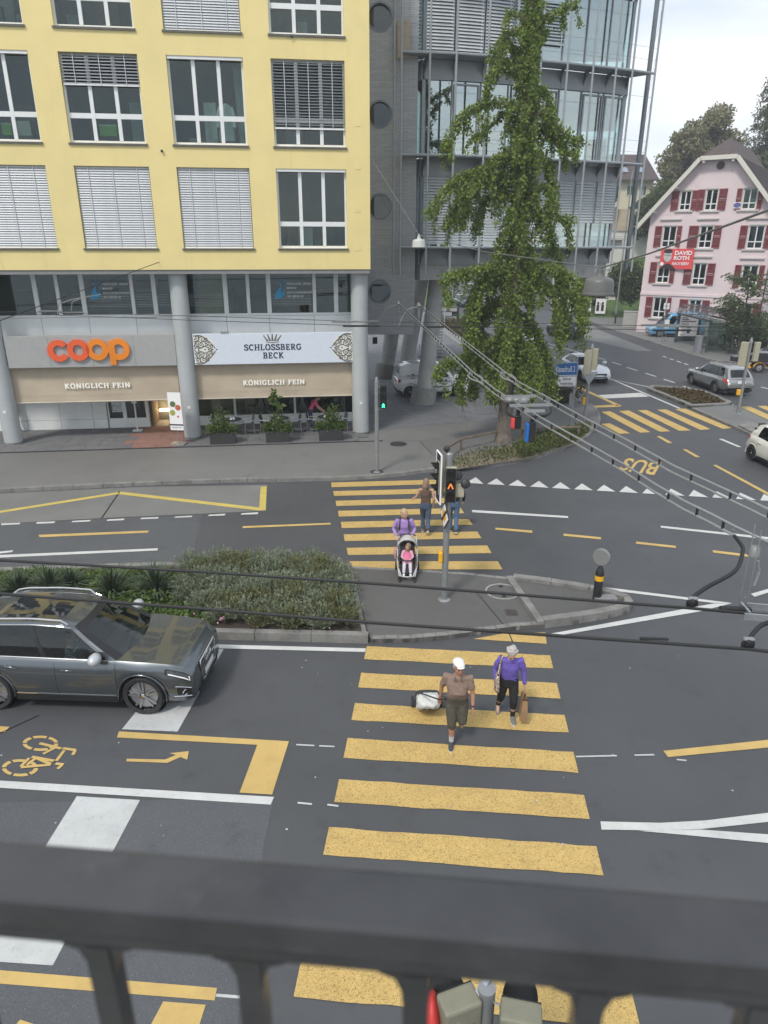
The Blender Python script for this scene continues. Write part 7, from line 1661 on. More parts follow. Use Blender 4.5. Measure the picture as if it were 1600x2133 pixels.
ow, P, V, R = person('grey haired woman in purple shirt and black cropped trousers walking with head bowed',(2.22,10.50),zh,JW,cloth('purple_shirt',(.135,.095,.40),.8,.6,10),cloth('black_trousers',(.016,.015,.016)),(GSHOE,WSOLE),(GREYH,'curly'),SKIN,bw=.95,belly=.03,sleeve=1.0,hem=.42,sock=(mat('black_sock',(.015,.015,.016),.9,var=.1),.40),palms={'l':(0,-1,0),'r':(1,.5,0)})
sb = thing('shoulder_bag','brown and white leopard pattern shoulder bag under the right arm of the woman in purple','bag',(2.22,10.50,0),zh)
def leopard():
 m, N, K, b = new_mat('leopard_print'); t = N.new('ShaderNodeTexCoord'); v = N.new('ShaderNodeTexVoronoi'); v.inputs['Scale'].default_value = 26; v.inputs['Randomness'].default_value = 1; K.new(t.outputs['Object'],v.inputs['Vector'])
 r = N.new('ShaderNodeValToRGB'); r.color_ramp.interpolation = 'CONSTANT'; e = r.color_ramp.elements; e[0].color =(.62,.55,.47,1); e[1].position = .33; e[1].color =(.05,.022,.018,1); q = e.new(.5); q.color =(.30,.19,.14,1); q2 = e.new(.68); q2.color =(.66,.60,.54,1)
 K.new(v.outputs['Distance'],r.inputs['Fac']); K.new(r.outputs['Color'],b.inputs['Base Color']); b.inputs['Roughness'].default_value = .7; return m
LEO = leopard(); bb_ = MB(); loft(bb_,[((.10,-.21,.66),.05,.02),((.10,-.215,.72),.13,.045),((.09,-.215,.85),.135,.05),((.08,-.21,.98),.11,.038),((.07,-.205,1.03),.05,.02)]); m_ = fuse(bb_,.010,3,'bag'); m_.materials.clear(); m_.materials.append(LEO); put('bag',m_,sb)
MB().tube([(.16,-.215,.95),(.13,-.19,1.20),(.07,-.15,1.385),(-.02,-.17,1.34),(-.02,-.22,1.15),(.01,-.22,.98)],.016,8).build('strap',LEO,sb)
pb = thing('paper_bag','tall brown paper shopping bag held in the left hand of the woman in purple','bag',(2.22,10.50,0),zh); KR = mat('kraft_paper',(.33,.205,.105),.85,var=.10,scale=6,bump=.5,bscale=8)
hx = V['wrl']+Vector((.02,.01,-.10)); q = MB(); w0, d0 = .15, .065; zt_, zb2 = hx.z-.13, hx.z-.55
cs_ = lambda z, w, d, dx = 0:[(hx.x+dx-w,hx.y-d,z),(hx.x+dx+w,hx.y-d,z),(hx.x+dx+w,hx.y+d,z),(hx.x+dx-w,hx.y+d,z)]
q.add(cs_(zb2,w0,d0)+cs_((zt_+zb2)/2,w0*1.02,d0*.85,.005)+cs_(zt_,w0*.98,d0*.6),[(0,3,2,1)]+[(i,(i+1)%4,4+(i+1)%4,4+i)for i in range(4)]+[(4+i,4+(i+1)%4,8+(i+1)%4,8+i)for i in range(4)]); q.build('bag',KR,pb)
for s in(-1,1):MB().tube([(hx.x-.06,hx.y+s*.035,zt_-.02),(hx.x-.05,hx.y+s*.02,zt_+.08),(hx.x,hx.y,zt_+.125),(hx.x+.05,hx.y+s*.02,zt_+.08),(hx.x+.06,hx.y+s*.035,zt_-.02)],.008,6).build('handle',KR,pb)
JMo = dict(pel=(0,0,.92),chest=(.03,0,1.23),neck=(.05,0,1.41),head=(.09,0,1.545),hr=(.10,.55,0),shl=(.04,.185,1.345),shr=(.04,-.185,1.345),ell=(.02,.275,1.08),elr=(.02,-.275,1.08),wrl=(.26,.20,.99),wrr=(.26,-.20,.99),hipl=(0,.09,.87),hipr=(0,-.09,.87),knl=(.06,.09,.48),knr=(-.05,-.09,.48),anl=(-.02,.09,.09),anr=(-.22,-.09,.12),tpr=.3)
mh = -1.60; mloc =(.53,16.95)
mo, P, V, R = person('blonde woman in lavender sweater with backpack straps pushing the stroller over the crossing',mloc,mh,JMo,cloth('lavender_knit',(.36,.235,.52),.9,.6,16),cloth('light_grey_leggings',(.20,.19,.23)),(GSHOE,WSOLE),(BLOND,'pony'),SKIN,bw=.94,sleeve=1.0,hem=.95,palms={'l':(0,0,-1),'r':(0,0,-1)})
for s in(1,-1):MB().tube([(-.10,s*.12,1.08),(.09,s*.135,1.10),(.155,s*.12,1.22),(.13,s*.115,1.34),(.04,s*.11,1.425),(-.08,s*.11,1.36)],.016,6).build('backpack_strap',BLK,mo)
bk_ = MB(); loft(bk_,[((-.17,0,.98),.06,.12),((-.19,0,1.1),.085,.14),((-.18,0,1.28),.08,.13),((-.15,0,1.36),.04,.09)]); bk_.build('backpack',BLK,mo,smooth=60)
sr = thing('stroller','dark stroller with white frame, pale canopy and bumper bar at the kerb','stroller',(.60,16.28,0),mh)
WFRM = mat('white_frame_paint',(.46,.46,.46),.3,var=.03); PALEF = cloth('pale_canopy',(.44,.42,.38)); DKF = cloth('dark_seat_fabric',(.03,.028,.03))
for s in(1,-1):
 MB().tube([(-.42,s*.22,1.00),(-.22,s*.25,.70),(.10,s*.25,.38),(.40,s*.19,.20),(.42,s*.18,.12)],.016,8).build('frame_tube',WFRM,sr,smooth=60)
 MB().tube([(-.32,s*.27,.15),(-.10,s*.26,.52),(.0,s*.25,.62)],.015,8).build('frame_tube',WFRM,sr,smooth=60)
 w = put('wheel',MB().lathe([(.08,-.02),(.135,-.025),(.145,0),(.135,.025),(.08,.02)],24,M=Matrix.Rotation(pi/2,4,'X')).mesh('wheel',TYRE,40),sr,loc=(-.34,s*.29,.145)); put('rim',MB().lathe([(.09,-.012),(.09,.012)],18,M=Matrix.Rotation(pi/2,4,'X')).mesh('rim',MET),w)
 w = put('wheel',MB().lathe([(.04,-.018),(.085,-.02),(.092,0),(.085,.02),(.04,.018)],20,M=Matrix.Rotation(pi/2,4,'X')).mesh('wheel',TYRE,40),sr,loc=(.42,s*.19,.092))
 MB().obox((.42,s*.19,.17),(.05,.07,.12)).build('fork',BLK,sr,bevel=.01)
MB().tube([(-.42,-.22,1.0),(-.44,-.14,1.03),(-.44,.14,1.03),(-.42,.22,1.0)],.018,8).build('push_bar',BLK,sr,smooth=60)
MB().tube([(.05,-.24,.56),(.26,-.18,.60),(.29,0,.61),(.26,.18,.60),(.05,.24,.56)],.018,8).build('bumper_bar',BLK,sr,smooth=60)
MB().tube([(.16,-.22,.33),(.42,-.15,.24),(.44,0,.23),(.42,.15,.24),(.16,.22,.33)],.02,8).build('foot_rest',WFRM,sr,smooth=60)
se = MB(); se.obox((.06,0,.42),(.36,.38,.06)); se.obox((-.16,0,.66),(.06,.38,.52),Matrix.Rotation(-.38,3,'Y')); se.obox((.26,0,.33),(.05,.34,.2),Matrix.Rotation(-.3,3,'Y')); se.obox((.0,-.2,.5),(.34,.03,.16)); se.obox((.0,.2,.5),(.34,.03,.16)); se.build('seat',DKF,sr,bevel=.015)
MB().obox((-.05,0,.22),(.5,.42,.14)).build('basket',DKF,sr,bevel=.02)
cn = MB(); nA, nB = 8, 12; vs =[]; fs =[]
for i in range(nA+1):
 th = radians(-62+92*i/nA)
 for j in range(nB+1):ph_ = radians(-90+180*j/nB); rx, ry = .32, .25; d = Vector((sin(th),0,cos(th))); vs.append((-.20+d.x*rx*cos(ph_)*1.0,ry*sin(ph_),.74+d.z*.36*cos(ph_)))
for i in range(nA):
 for j in range(nB):a = i*(nB+1)+j; fs.append((a,a+1,a+nB+2,a+nB+1))
vs2 =[(-.20+(x+.2)*.93,y*.93,.74+(z_-.74)*.93)for x,y,z_ in vs]
cn.add(vs,fs); cn.add(vs2,[f[::-1]for f in fs]); cn.build('canopy',PALEF,sr,smooth=60)
MB().tube([vs[nA*(nB+1)+j]for j in range(nB+1)],.014,6).build('canopy_rim',WFRM,sr,smooth=60)
pbg = MB(); loft(pbg,[((-.30,-.30,.42),.09,.03),((-.30,-.31,.55),.13,.06),((-.30,-.30,.68),.10,.04)]); pbg.build('hanging_bag',mat('pink_bag',(.52,.28,.27),.8,var=.2),sr,smooth=60)
JC = dict(pel=(.03,0,.50),chest=(-.02,0,.66),neck=(-.03,0,.755),head=(.0,.01,.855),hr=(.30,-.35,-.25),shl=(-.02,.10,.725),shr=(-.02,-.10,.725),ell=(.08,.14,.62),elr=(.08,-.14,.62),wrl=(.18,.07,.60),wrr=(.18,-.07,.60),hipl=(.05,.055,.48),hipr=(.05,-.055,.48),knl=(.24,.075,.50),knr=(.24,-.075,.50),anl=(.33,.085,.29),anr=(.33,-.085,.29))
def child():
 root = thing('person','small child in pink dress and pale tights sitting in the stroller','person',(.60,16.28,0),mh); V ={k:Vector(v)for k,v in JC.items()if k!='hr'}; R = rotm(*JC['hr']); b = MB(); P = head_geo(b,V['head'],R,V['neck'],.80)
 loft(b,[(V['pel']+Vector((0,0,-.06)),.07,.085),(V['pel'],.075,.09),(V['chest'],.068,.09),(V['neck']+Vector((0,0,-.03)),.045,.065),(V['neck'],.03,.035)],14)
 for s in('l','r'):b.tube([V['neck'].lerp(V['sh'+s],.6),V['sh'+s],V['el'+s],V['wr'+s]],[.03,.032,.026,.018],10); hand(b,V['wr'+s],V['wr'+s]-V['el'+s],(0,0,-1),1 if s=='l' else-1,.8,.6); b.tube([V['hip'+s],V['kn'+s],V['kn'+s].lerp(V['an'+s],.5),V['an'+s]],[.05,.04,.036,.026],10)
 m_ = fuse(b,.007,3); m_.materials.clear(); m_.materials.append(SKIN); put('body',m_,root)
 PK = cloth('pink_dress',(.62,.16,.30)); PKL = cloth('pale_pink_top',(.62,.33,.42)); TG = cloth('pale_tights',(.60,.56,.62))
 t = MB(); loft(t,[(V['pel']+Vector((.12,0,.0)),.11,.14),(V['pel']+Vector((.04,0,.03)),.10,.125),(V['chest'],.082,.105),(V['neck']+Vector((0,0,-.03)),.052,.075)],14); m_ = fuse(t,.010,3,'dress'); m_.materials.clear(); m_.materials.append(PK); put('dress',m_,root)
 t = MB()
 for s in('l','r'):t.tube([V['neck'].lerp(V['sh'+s],.5),V['sh'+s],V['el'+s],V['el'+s].lerp(V['wr'+s],.7)],[.045,.044,.036,.03],10)
 m_ = fuse(t,.010,2,'sleeves'); m_.materials.clear(); m_.materials.append(PKL); put('sleeves',m_,root)
 for s in('l','r'):MB().tube([V['hip'+s]+Vector((.06,0,0)),V['kn'+s],V['kn'+s].lerp(V['an'+s],.5),V['an'+s]],[.055,.047,.043,.035],12).build('tights_leg',TG,root,smooth=60); MB().ell(V['an'+s]+Vector((.03,0,-.035)),(.065,.032,.032),12,8).build('shoe',WFR,root,smooth=60)
 h = MB(); h.ell(P(-.026,0,.034),(.083,.074,.088),18,10,0,R); h.tube([P(-.09,0,.05),P(-.12,.0,.04)],[.03,.03],8); h.build('hair',BROWNH if False else LBR,root,smooth=60)
 for y in(-1,1):MB().ell(P(.088,y*.031,.006),(.006,.010,.006),8,6,0,R).build('eye',EYEM,root)
 MB().tube([P(.092,-.018,-.062),P(.098,0,-.064),P(.092,.018,-.062)],.0035,5).build('mouth',LIP,root)
child()
wh_ = 1.50
JB = dict(pel=(0,0,.92),chest=(.02,0,1.24),neck=(.04,0,1.42),head=(.06,0,1.56),hr=(.05,-.3,0),shl=(.02,.175,1.36),shr=(.02,-.175,1.36),ell=(.08,.27,1.12),elr=(-.02,-.245,1.08),wrl=(.16,.36,1.03),wrr=(.08,-.22,.86),hipl=(0,.085,.87),hipr=(0,-.085,.87),knl=(.14,.075,.48),knr=(-.06,-.08,.47),anl=(.12,.07,.09),anr=(-.26,-.08,.18),tpr=.75,tpl=-.05)
person('woman seen from behind in brown sleeveless top and wide dark jeans on the crossing',(1.23,19.30),wh_,JB,cloth('brown_top',(.105,.068,.045)),cloth('wide_jeans',(.06,.085,.135)),(mat('brown_shoe',(.14,.09,.05),.7),WSOLE),(LBR,'long'),SKIN,bw=.92,sleeve=0,hem=.90,flare=1.35,legw=1.0)
JB2 = dict(JB); JB2.update(pel=(0,0,.97),chest=(.02,0,1.32),neck=(.04,0,1.51),head=(.06,0,1.66),shl=(.02,.20,1.45),shr=(.02,-.20,1.45),ell=(.06,.26,1.16),elr=(-.04,-.29,1.17),wrl=(.20,.18,1.05),wrr=(.12,-.29,.96),hipl=(0,.09,.92),hipr=(0,-.09,.92),knl=(.12,.08,.50),knr=(-.02,-.09,.50),anl=(.14,.06,.09),anr=(-.20,-.07,.14),tpr=.5)
person('man seen from behind in black sweatshirt and blue jeans behind the traffic light',(2.06,19.33),wh_+.05,JB2,cloth('black_sweatshirt',(.014,.014,.016)),JEANS,(DSHOE,WSOLE),(BROWNH,'short'),SKIN,bw=1.05,sleeve=1.0,hem=.95)
JP = dict(pel=(-.05,0,.92),chest=(.12,0,1.18),neck=(.22,0,1.33),head=(.32,0,1.44),hr=(.5,0,0),shl=(.17,.18,1.27),shr=(.17,-.18,1.27),ell=(.32,.20,1.02),elr=(.30,-.22,1.02),wrl=(.52,.16,.86),wrr=(.50,-.18,.86),hipl=(-.05,.09,.87),hipr=(-.05,-.09,.87),knl=(.0,.09,.48),knr=(-.04,-.09,.48),anl=(-.06,.09,.09),anr=(-.08,-.10,.09))
person('person in pink shirt and jeans bending over the right terrace table',(-3.30,31.15),.15,JP,cloth('pink_shirt',(.62,.09,.17)),JEAND,(GSHOE,WSOLE),(BROWNH,'short'),SKIN,z=PZ+.05,sleeve=.45)
JS = dict(pel=(0,0,.95),chest=(.02,0,1.3),neck=(.03,0,1.48),head=(.05,0,1.62),hr=(0,0,0),shl=(.02,.2,1.42),shr=(.02,-.2,1.42),ell=(.0,.26,1.13),elr=(.0,-.26,1.13),wrl=(.1,.27,.9),wrr=(.1,-.27,.9),hipl=(0,.09,.9),hipr=(0,-.09,.9),knl=(.12,.09,.49),knr=(-.03,-.09,.49),anl=(.2,.09,.09),anr=(-.15,-.09,.1))
q = G(34,905,PZ); person('person in dark coat mostly hidden behind the leftmost column',(q.x-.02,q.y+.1),pi+YAW,JS,cloth('dark_coat',(.02,.024,.03)),JEAND,(DSHOE,WSOLE),(BROWNH,'short'),SKIN,z=PZ+.05,sleeve=1.0)
JD = dict(pel=(-.12,0,.72),chest=(-.22,0,1.00),neck=(-.26,0,1.17),head=(-.24,0,1.32),hr=(.05,-.1,0),shl=(-.22,.19,1.11),shr=(-.22,-.19,1.11),ell=(.0,.24,.93),elr=(.0,-.26,.92),wrl=(.24,.14,1.0),wrr=(.24,-.14,1.0),hipl=(-.08,.09,.70),hipr=(-.08,-.09,.70),knl=(.36,.12,.80),knr=(.36,-.12,.80),anl=(.62,.1,.50),anr=(.62,-.1,.50))
def stripes():
 m, N, K, b = new_mat('striped_shirt'); t = N.new('ShaderNodeTexCoord'); w = N.new('ShaderNodeTexWave'); w.inputs['Scale'].default_value = 11; w.inputs['Distortion'].default_value = 2.5; w.inputs['Detail Scale'].default_value = .7; w.bands_direction = 'Z'; K.new(t.outputs['Object'],w.inputs['Vector'])
 r = N.new('ShaderNodeValToRGB'); r.color_ramp.interpolation = 'CONSTANT'; r.color_ramp.elements[0].color =(.02,.03,.04,1); r.color_ramp.elements[1].position = .5; r.color_ramp.elements[1].color =(.60,.72,.74,1); K.new(w.outputs['Fac'],r.inputs['Fac']); K.new(r.outputs['Color'],b.inputs['Base Color']); b.inputs['Roughness'].default_value = .8; return m
dl = Vector((-5.66,11.60,0))+Matrix.Rotation(-.05,3,'Z')@Vector((.12,-.40,0))
person('driver in wavy striped shirt at the wheel of the grey SUV',(dl.x,dl.y),-.05,JD,stripes(),JEAND,(DSHOE,WSOLE),(BROWNH,'short'),SKIN,sleeve=1.0,feet=False,z=-.06)
# ================================================================== STREET FURNITURE
POLE = mat('grey_pole',(.30,.31,.31),.5,.5,var=.12,scale=5); CRM = mat('cream_signal_back',(.40,.38,.28),.6,var=.08); OLV = mat('olive_signal_back',(.20,.195,.14),.6,var=.15,scale=6)
ORB = mat('request_box_yellow',(.80,.42,.015),.4,var=.05); GLO = mat('green_lamp',(.02,.6,.2),.4,var=0,emit=(.05,1,.45),estr=2.2); ROL = mat('orange_lamp',(.8,.2,.03),.4,var=0,emit=(1,.25,.04),estr=.8)
def mast(lab,base,top_px,r=.075,z=PZ,name='traffic_light'):
 h = AT(top_px[0],top_px[1],base[1]).z-z
 o = thing(name,lab,'traffic light' if name=='traffic_light' else 'sign',(base[0],base[1],z)); MB().lathe([(r,0),(r,h-.22),(r*1.1,h-.22),(r*1.1,h-.16),(r*.35,h)],16).build('pole',POLE,o,smooth=40)
 MB().lathe([(r*2,0),(r*2,.02),(r*1.2,.05)],16).build('base_flange',POLE,o); return o, h
def signal(par,loc,rz,back=BLK,n=3,s=1.0,board=None,lit=None):
 """signal head facing local -y, bottom at loc"""
 w = put('signal_head',MB().box(-.13*s,.13*s,0,.16*s,0,.30*n*s).mesh('signal_head',[back]),par,loc=loc,rz=rz,bevel=.02)
 MB().box(-.125*s,.125*s,-.006,0,.01,.30*n*s-.01).build('signal_face',BLK,w)
 for i in range(n):
  z =(.15+.30*i)*s; M = Matrix.Translation((0,0,z))@Matrix.Rotation(pi/2,4,'X'); v = MB(); k = 16; a0 = radians(-15); a1 = radians(195)
  for j in range(k):
   t0, t1 = a0+(a1-a0)*j/k, a0+(a1-a0)*(j+1)/k; R_ = .115*s; q = lambda t, y:(R_*cos(t),y,z+R_*sin(t)); d = lambda t:-.20*s*(.55+.45*max(0,sin(t))); v.add([q(t0,-.006),q(t1,-.006),q(t1,d(t1)),q(t0,d(t0))],[(0,1,2,3),(3,2,1,0)])
  v.build('visor',BLK,w,smooth=60); MB().lathe([(.10*s,0),(.10*s,.012)],20,M=M).build('lens',mat('dark_lens',(.03,.03,.03),.25,var=0),w)
  if lit and lit[0]==i:
   g = MB(); f = lambda x0, x1, za, zb:g.bar((x0,-.03,z+za),(x1,-.03,z+zb),.028*s,.012,up=(0,1,0))
   if lit[2]=='man':f(-.045,0,-.075,-.01); f(.045,0,-.075,-.01); f(0,0,-.02,.045); f(-.05,0,.0,.04); f(.05,0,.0,.04); g.ell((0,-.03,z+.07),(.02,.008,.02),8,6)
   else:f(-.055,0,-.07,.05); f(.055,0,-.07,.05); f(0,0,.0,.07)
   g.build('lit_symbol',lit[1],w)
 if board:MB().box(-.26*s,.26*s,.02,.035,-.22*s,(.30*n+.22)*s).build('backboard',BLK,w,bevel=.01); fr_ = MB(); a, b_, c = .26*s, -.22*s,(.30*n+.22)*s; fr_.tube([(-a,.03,b_),(a,.03,b_),(a,.03,c),(-a,.03,c),(-a,.03,b_)],.022,6); fr_.build('board_rim',WHP,w)
 return w
b = G(785,984,PZ); o, h = mast('pole with pedestrian light showing a green man on the far pavement',b,(785,785)); z = AT(798,852,b.y).z-PZ; signal(o,(.24,-.02,z),.0,BLK,3,(h-z)/.9*.72,lit=(0,GLO,'man'))
for k in(z,z+.8):MB().bar((0,0,k),(.2,.02,k),.03,.03).build('arm',POLE,o)
b = G(925,1250,.1); o, h = mast('mast on the traffic island with black signal heads, orange pedestrian lamp and yellow request box',(b.x,b.y),(935,962),.075,.1)
zq = lambda y:AT(930,y,b.y).z-.1
signal(o,(.04,-.17,zq(1042)),-.12,CRM,3,(zq(970)-zq(1042))/.9,lit=(1,ROL,'a')); w = signal(o,(-.24,.06,zq(1030)),-1.42,CRM,3,(zq(962)-zq(1030))/.9,board=True)
MB().box(.16,.36,-.08,.10,zq(1034),zq(1005)).build('relay_box',CRM,o,bevel=.02)
for x, y in((.20,995),(.38,1012)):MB().lathe([(.085,0),(.11,.10),(.11,.22),(.085,.24)],14,M=Matrix.Translation((x,.12,zq(y)))@Matrix.Rotation(1.2,4,'X')).build('rear_lamp',BLK,o,smooth=50)
MB().lathe([(.085,h-.1),(.085,h+.18),(.05,h+.22)],16).build('detector',POLE,o,smooth=40); MB().ell((-.06,0,h+.30),(.075,.075,.07),14,8).build('camera',BLK,o,smooth=60); MB().bar((-.06,0,h+.1),(-.06,0,h+.3),.03,.03).build('camera_stalk',BLK,o)
dm = put('priority_sign',MB().obox((0,0,0),(.46,.02,.46),Matrix.Rotation(pi/4,3,'Y')).mesh('priority_sign',BLK),o,loc=(-.06,-.13,(zq(1047)+zq(1092))/2),rz=-1.36)
MB().obox((0,-.014,0),(.40,.006,.40),Matrix.Rotation(pi/4,3,'Y')).build('sign_face',WHP,dm); MB().obox((0,-.019,0),(.24,.006,.24),Matrix.Rotation(pi/4,3,'Y')).build('yellow_diamond',ORB,dm); MB().obox((0,-.024,0),(.62*.8,.004,.07),Matrix.Rotation(-.8,3,'Y')).build('cancel_bar',BLK,dm)
MB().box(-.17,-.07,-.10,.06,zq(1170),zq(1148)).build('request_box',ORB,o,bevel=.03)
b = G(1217,880,PZ); o, h = mast('pole with cream signal backs and a triangular sign back beside the far left kerb corner',b,(1224,716)); zq = lambda y:AT(1221,y,b.y).z-PZ
for x, rz_, y0, y1 in((-.13,2.9,780,724),(.20,2.6,770,722)):signal(o,(x,.05,zq(y0)),rz_,CRM,3,(zq(y1)-zq(y0))/.9*.92)
tri = MB(); tri.prism([(-.36,0),(.36,0),(0,-.62)],-.01,.01,M=UPR.to_4x4()); tri.build('give_way_sign',MET,o).location =(0,-.09,zq(774)); MB().box(-.19,-.07,-.08,.06,zq(843),zq(827)).build('request_box',ORB,o,bevel=.03)
b = G(1537,862,.1); o, h = mast('pole with two cream signal backs on the refuge by the silver estate',b,(1557,703),z=.1); zq = lambda y:AT(1550,y,b.y).z-.1
for x, rz_, y0, y1 in((-.22,2.3,762,712),(.28,3.4,752,712)):signal(o,(x,0,zq(y0)),rz_,CRM,3,(zq(y1)-zq(y0))/.9)
MB().box(-.26,-.08,-.08,.06,zq(823),zq(811)).build('request_box',ORB,o,bevel=.03)
b = G(1188,888,PZ); o = thing('direction_sign','blue and white arrow direction signs on a slanted looking grey post beside the hedge','sign',(b.x,b.y,PZ)); ht_ = AT(1200,748,b.y).z-PZ
MB().lathe([(.06,0),(.06,ht_)],12).build('post',POLE,o,smooth=40); MB().box(-.16,-.06,-.05,.05,.95,1.55).build('post_box',POLE,o)
for(y0,y1,x0,m,tx,tm)in((782,753,1143,mat('sign_blue',(.015,.12,.36),.5,var=.04),('Küssnacht a.R. 2',),WHP),(804,781,1152,WHP,('Zentrum','Verkehrshaus'),INK)):
 za, zb = AT(1200,y0,b.y).z-PZ, AT(1200,y1,b.y).z-PZ; xl = AT(x0,y0,b.y).x-b.x; e =(zb-za)*.45; pl = MB(); pl.prism([(xl,(za+zb)/2),(xl+e,za),(.05,za),(.05,zb),(xl+e,zb)],.07,.10,M=UPR.to_4x4()); s = pl.build('arrow_panel',m,o); s.rotation_euler =(0,0,.12)
 rim = MB(); rim.tube([(x,-.102,z)for x,z in((xl+.04,(za+zb)/2),(xl+e,za+.03),(.02,za+.03),(.02,zb-.03),(xl+e,zb-.03),(xl+.04,(za+zb)/2))],.012,5); rim.build('panel_rim',tm,s)
 for i, t in enumerate(tx):n_ = len(tx); hh =(zb-za)*(.42 if n_==1 else .27); letters(t,tm,s,upright(xl*.44,-.104,za+(zb-za)*(.5 if n_==1 else .70-.40*i)),fit=(abs(xl)*(.74 if n_==1 else(.42,.66)[i]),hh),depth=.002,bold=.01)
b = G(1243,1248,.1); o = thing('island_bollard','black island bollard with orange band and grey disc on the kerbed island tip','bollard',(b.x,b.y,.1)); zq = lambda y:AT(1243,y,b.y).z-.1
MB().lathe([(.10,0),(.10,zq(1192)),(.085,zq(1188)),(.05,zq(1180))],18).build('post',BLK,o,smooth=40); MB().lathe([(.103,zq(1208)),(.103,zq(1198))],18,caps=False).build('orange_band',ORB,o)
zc = zq(1160); M = Matrix.Translation((0,0,zc))@Matrix.Rotation(-.7,4,'Z')@Matrix.Rotation(pi/2,4,'X'); MB().lathe([(.03,-.05),(.20,-.04),(.215,0),(.215,.03),(.20,.05)],24,M=M).build('sign_disc',mat('disc_grey',(.25,.255,.25),.5,.3,var=.08),o,smooth=40); MB().box(-.08,.46,-.14,.1,.0,.09).build('base_plate',mat('base_grey',(.20,.20,.20),.7,var=.2),o,bevel=.02)
o = thing('rail_fence','low weathered timber rail on short posts along the planted strip under the ginkgo','fence'); rp =[G(x,y,PZ+.48)for x,y in((929,934),(959,915),(1054,895),(1140,891),(1209,889))]; WOOD = mat('weathered_wood',(.17,.135,.10),.9,var=.3,scale=6,bump=.4)
for a, c in zip(rp[:-1],rp[1:]):MB().bar(a,c,.10,.09).build('rail',WOOD,o,bevel=.012)
for x, y in((961,938),(1088,914),(1204,911)):q = G(x,y,PZ); MB().box(q.x-.05,q.x+.05,q.y-.05,q.y+.05,PZ-.1,PZ+.44).build('post',WOOD,o,bevel=.01)
o = thing('bus_shelter','bus shelter with curved translucent roof and poster wall on the far pavement','bus shelter',(25.45,56.2,.12)); SHG = glass_mat('shelter_glass',(.50,.58,.54),1.4); DKM = mat('shelter_steel',(.08,.09,.09),.5,.5,var=.1)
for x in(0,1.85):
 for y in(0,6.3):MB().box(x-.05,x+.05,y-.05,y+.05,0,2.35).build('post',DKM,o)
 MB().box(x-.06,x+.06,-.3,6.6,2.35,2.5).build('eave_beam',DKM,o)
rfm = glass_mat('roof_acrylic',(.66,.64,.66),2.2,.15); arc =[(.925-1.15*cos(t),2.5+.75*sin(t))for t in[pi*i/14 for i in range(15)]]
for k in range(6):
 y0, y1 = -.35+k*1.16, -.35+(k+1)*1.16-.03; v = MB()
 for(xa,za),(xb,zb)in zip(arc[:-1],arc[1:]):v.add([(xa,y0,za),(xb,y0,zb),(xb,y1,zb),(xa,y1,za)],[(0,1,2,3),(3,2,1,0)])
 v.build('roof_panel',rfm,o,smooth=60); MB().tube([(x,y0,zz+.01)for x,zz in arc],.03,5).build('roof_rib',DKM,o)
MB().box(.05,1.8,-.02,.0,.15,2.3).build('side_glass',SHG,o); MB().box(1.83,1.85,.05,6.2,.15,2.3).build('back_glass',SHG,o); MB().box(-.05,1.9,6.1,6.22,.1,2.4).build('poster_case',DKM,o)
ps_ = MB().box(.12,1.72,6.085,6.095,.55,2.3).build('poster',WHP,o); pk = MB()
for i,(w,zz)in enumerate(((.5,2.05),(.6,1.9),(1.2,1.75),(.6,1.55),(.3,.62))):pk.box(.3,.3+w,6.075,6.082,zz,zz+.07)
pk.box(.85,1.1,6.075,6.082,.8,1.15); pk.ell((.95,6.078,1.3),(.25,.005,.06),10,5); pk.build('poster_print',BLK,ps_,kind='stuff')
MB().box(.9,1.4,1.0,5.0,.42,.47).build('bench',DKM,o)
q = G(1457,737,.12); o = thing('litter_bin','round steel litter bin beside the near post of the bus shelter','bin',(q.x,q.y+.4,.12)); MB().lathe([(.30,0),(.30,1.25)],18).build('body',MET,o,smooth=40); MB().lathe([(.32,1.25),(.32,1.34),(.12,1.36)],18).build('lid',POLE,o,smooth=40)
q = G(1378,713,.12); o = thing('stop_post','thin bus stop post with a small white notice left of the shelter','sign',(q.x,q.y,.12)); MB().lathe([(.035,0),(.035,3.3)],8).build('post',MET,o); MB().box(.04,.45,-.03,.0,1.2,1.9).build('notice',WHP,o); MB().lathe([(.03,0),(.03,1.1)],8,M=Matrix.Translation((.4,.3,0))).build('second_post',MET,o)
q = G(975,742,.13); o = thing('road_sign','dark back of a road sign on a black post behind the ginkgo','sign',(q.x,q.y,PZ)); t_ = AT(975,655,q.y).z; MB().lathe([(.06,0),(.06,t_)],10).build('post',BLK,o); MB().box(-.55,.1,-.1,-.06,AT(970,694,q.y).z,AT(970,662,q.y).z).build('board',mat('sign_back',(.09,.10,.11),.6,var=.1),o)
def TW(u,y,z):return FO+FX*u+FN*y+Vector((0,0,z))
TZ = PZ+.053; PLB = mat('anthracite_planter',(.035,.034,.033),.7,var=.2); LP = leaf_mat('potted_leaf',(.075,.135,.035),.4)
WIC = mat('black_weave',(.03,.03,.03),.8,var=.3,scale=40,bump=.4); ALU = mat('aluminium_tube',(.50,.51,.52),.3,.8,var=.05)
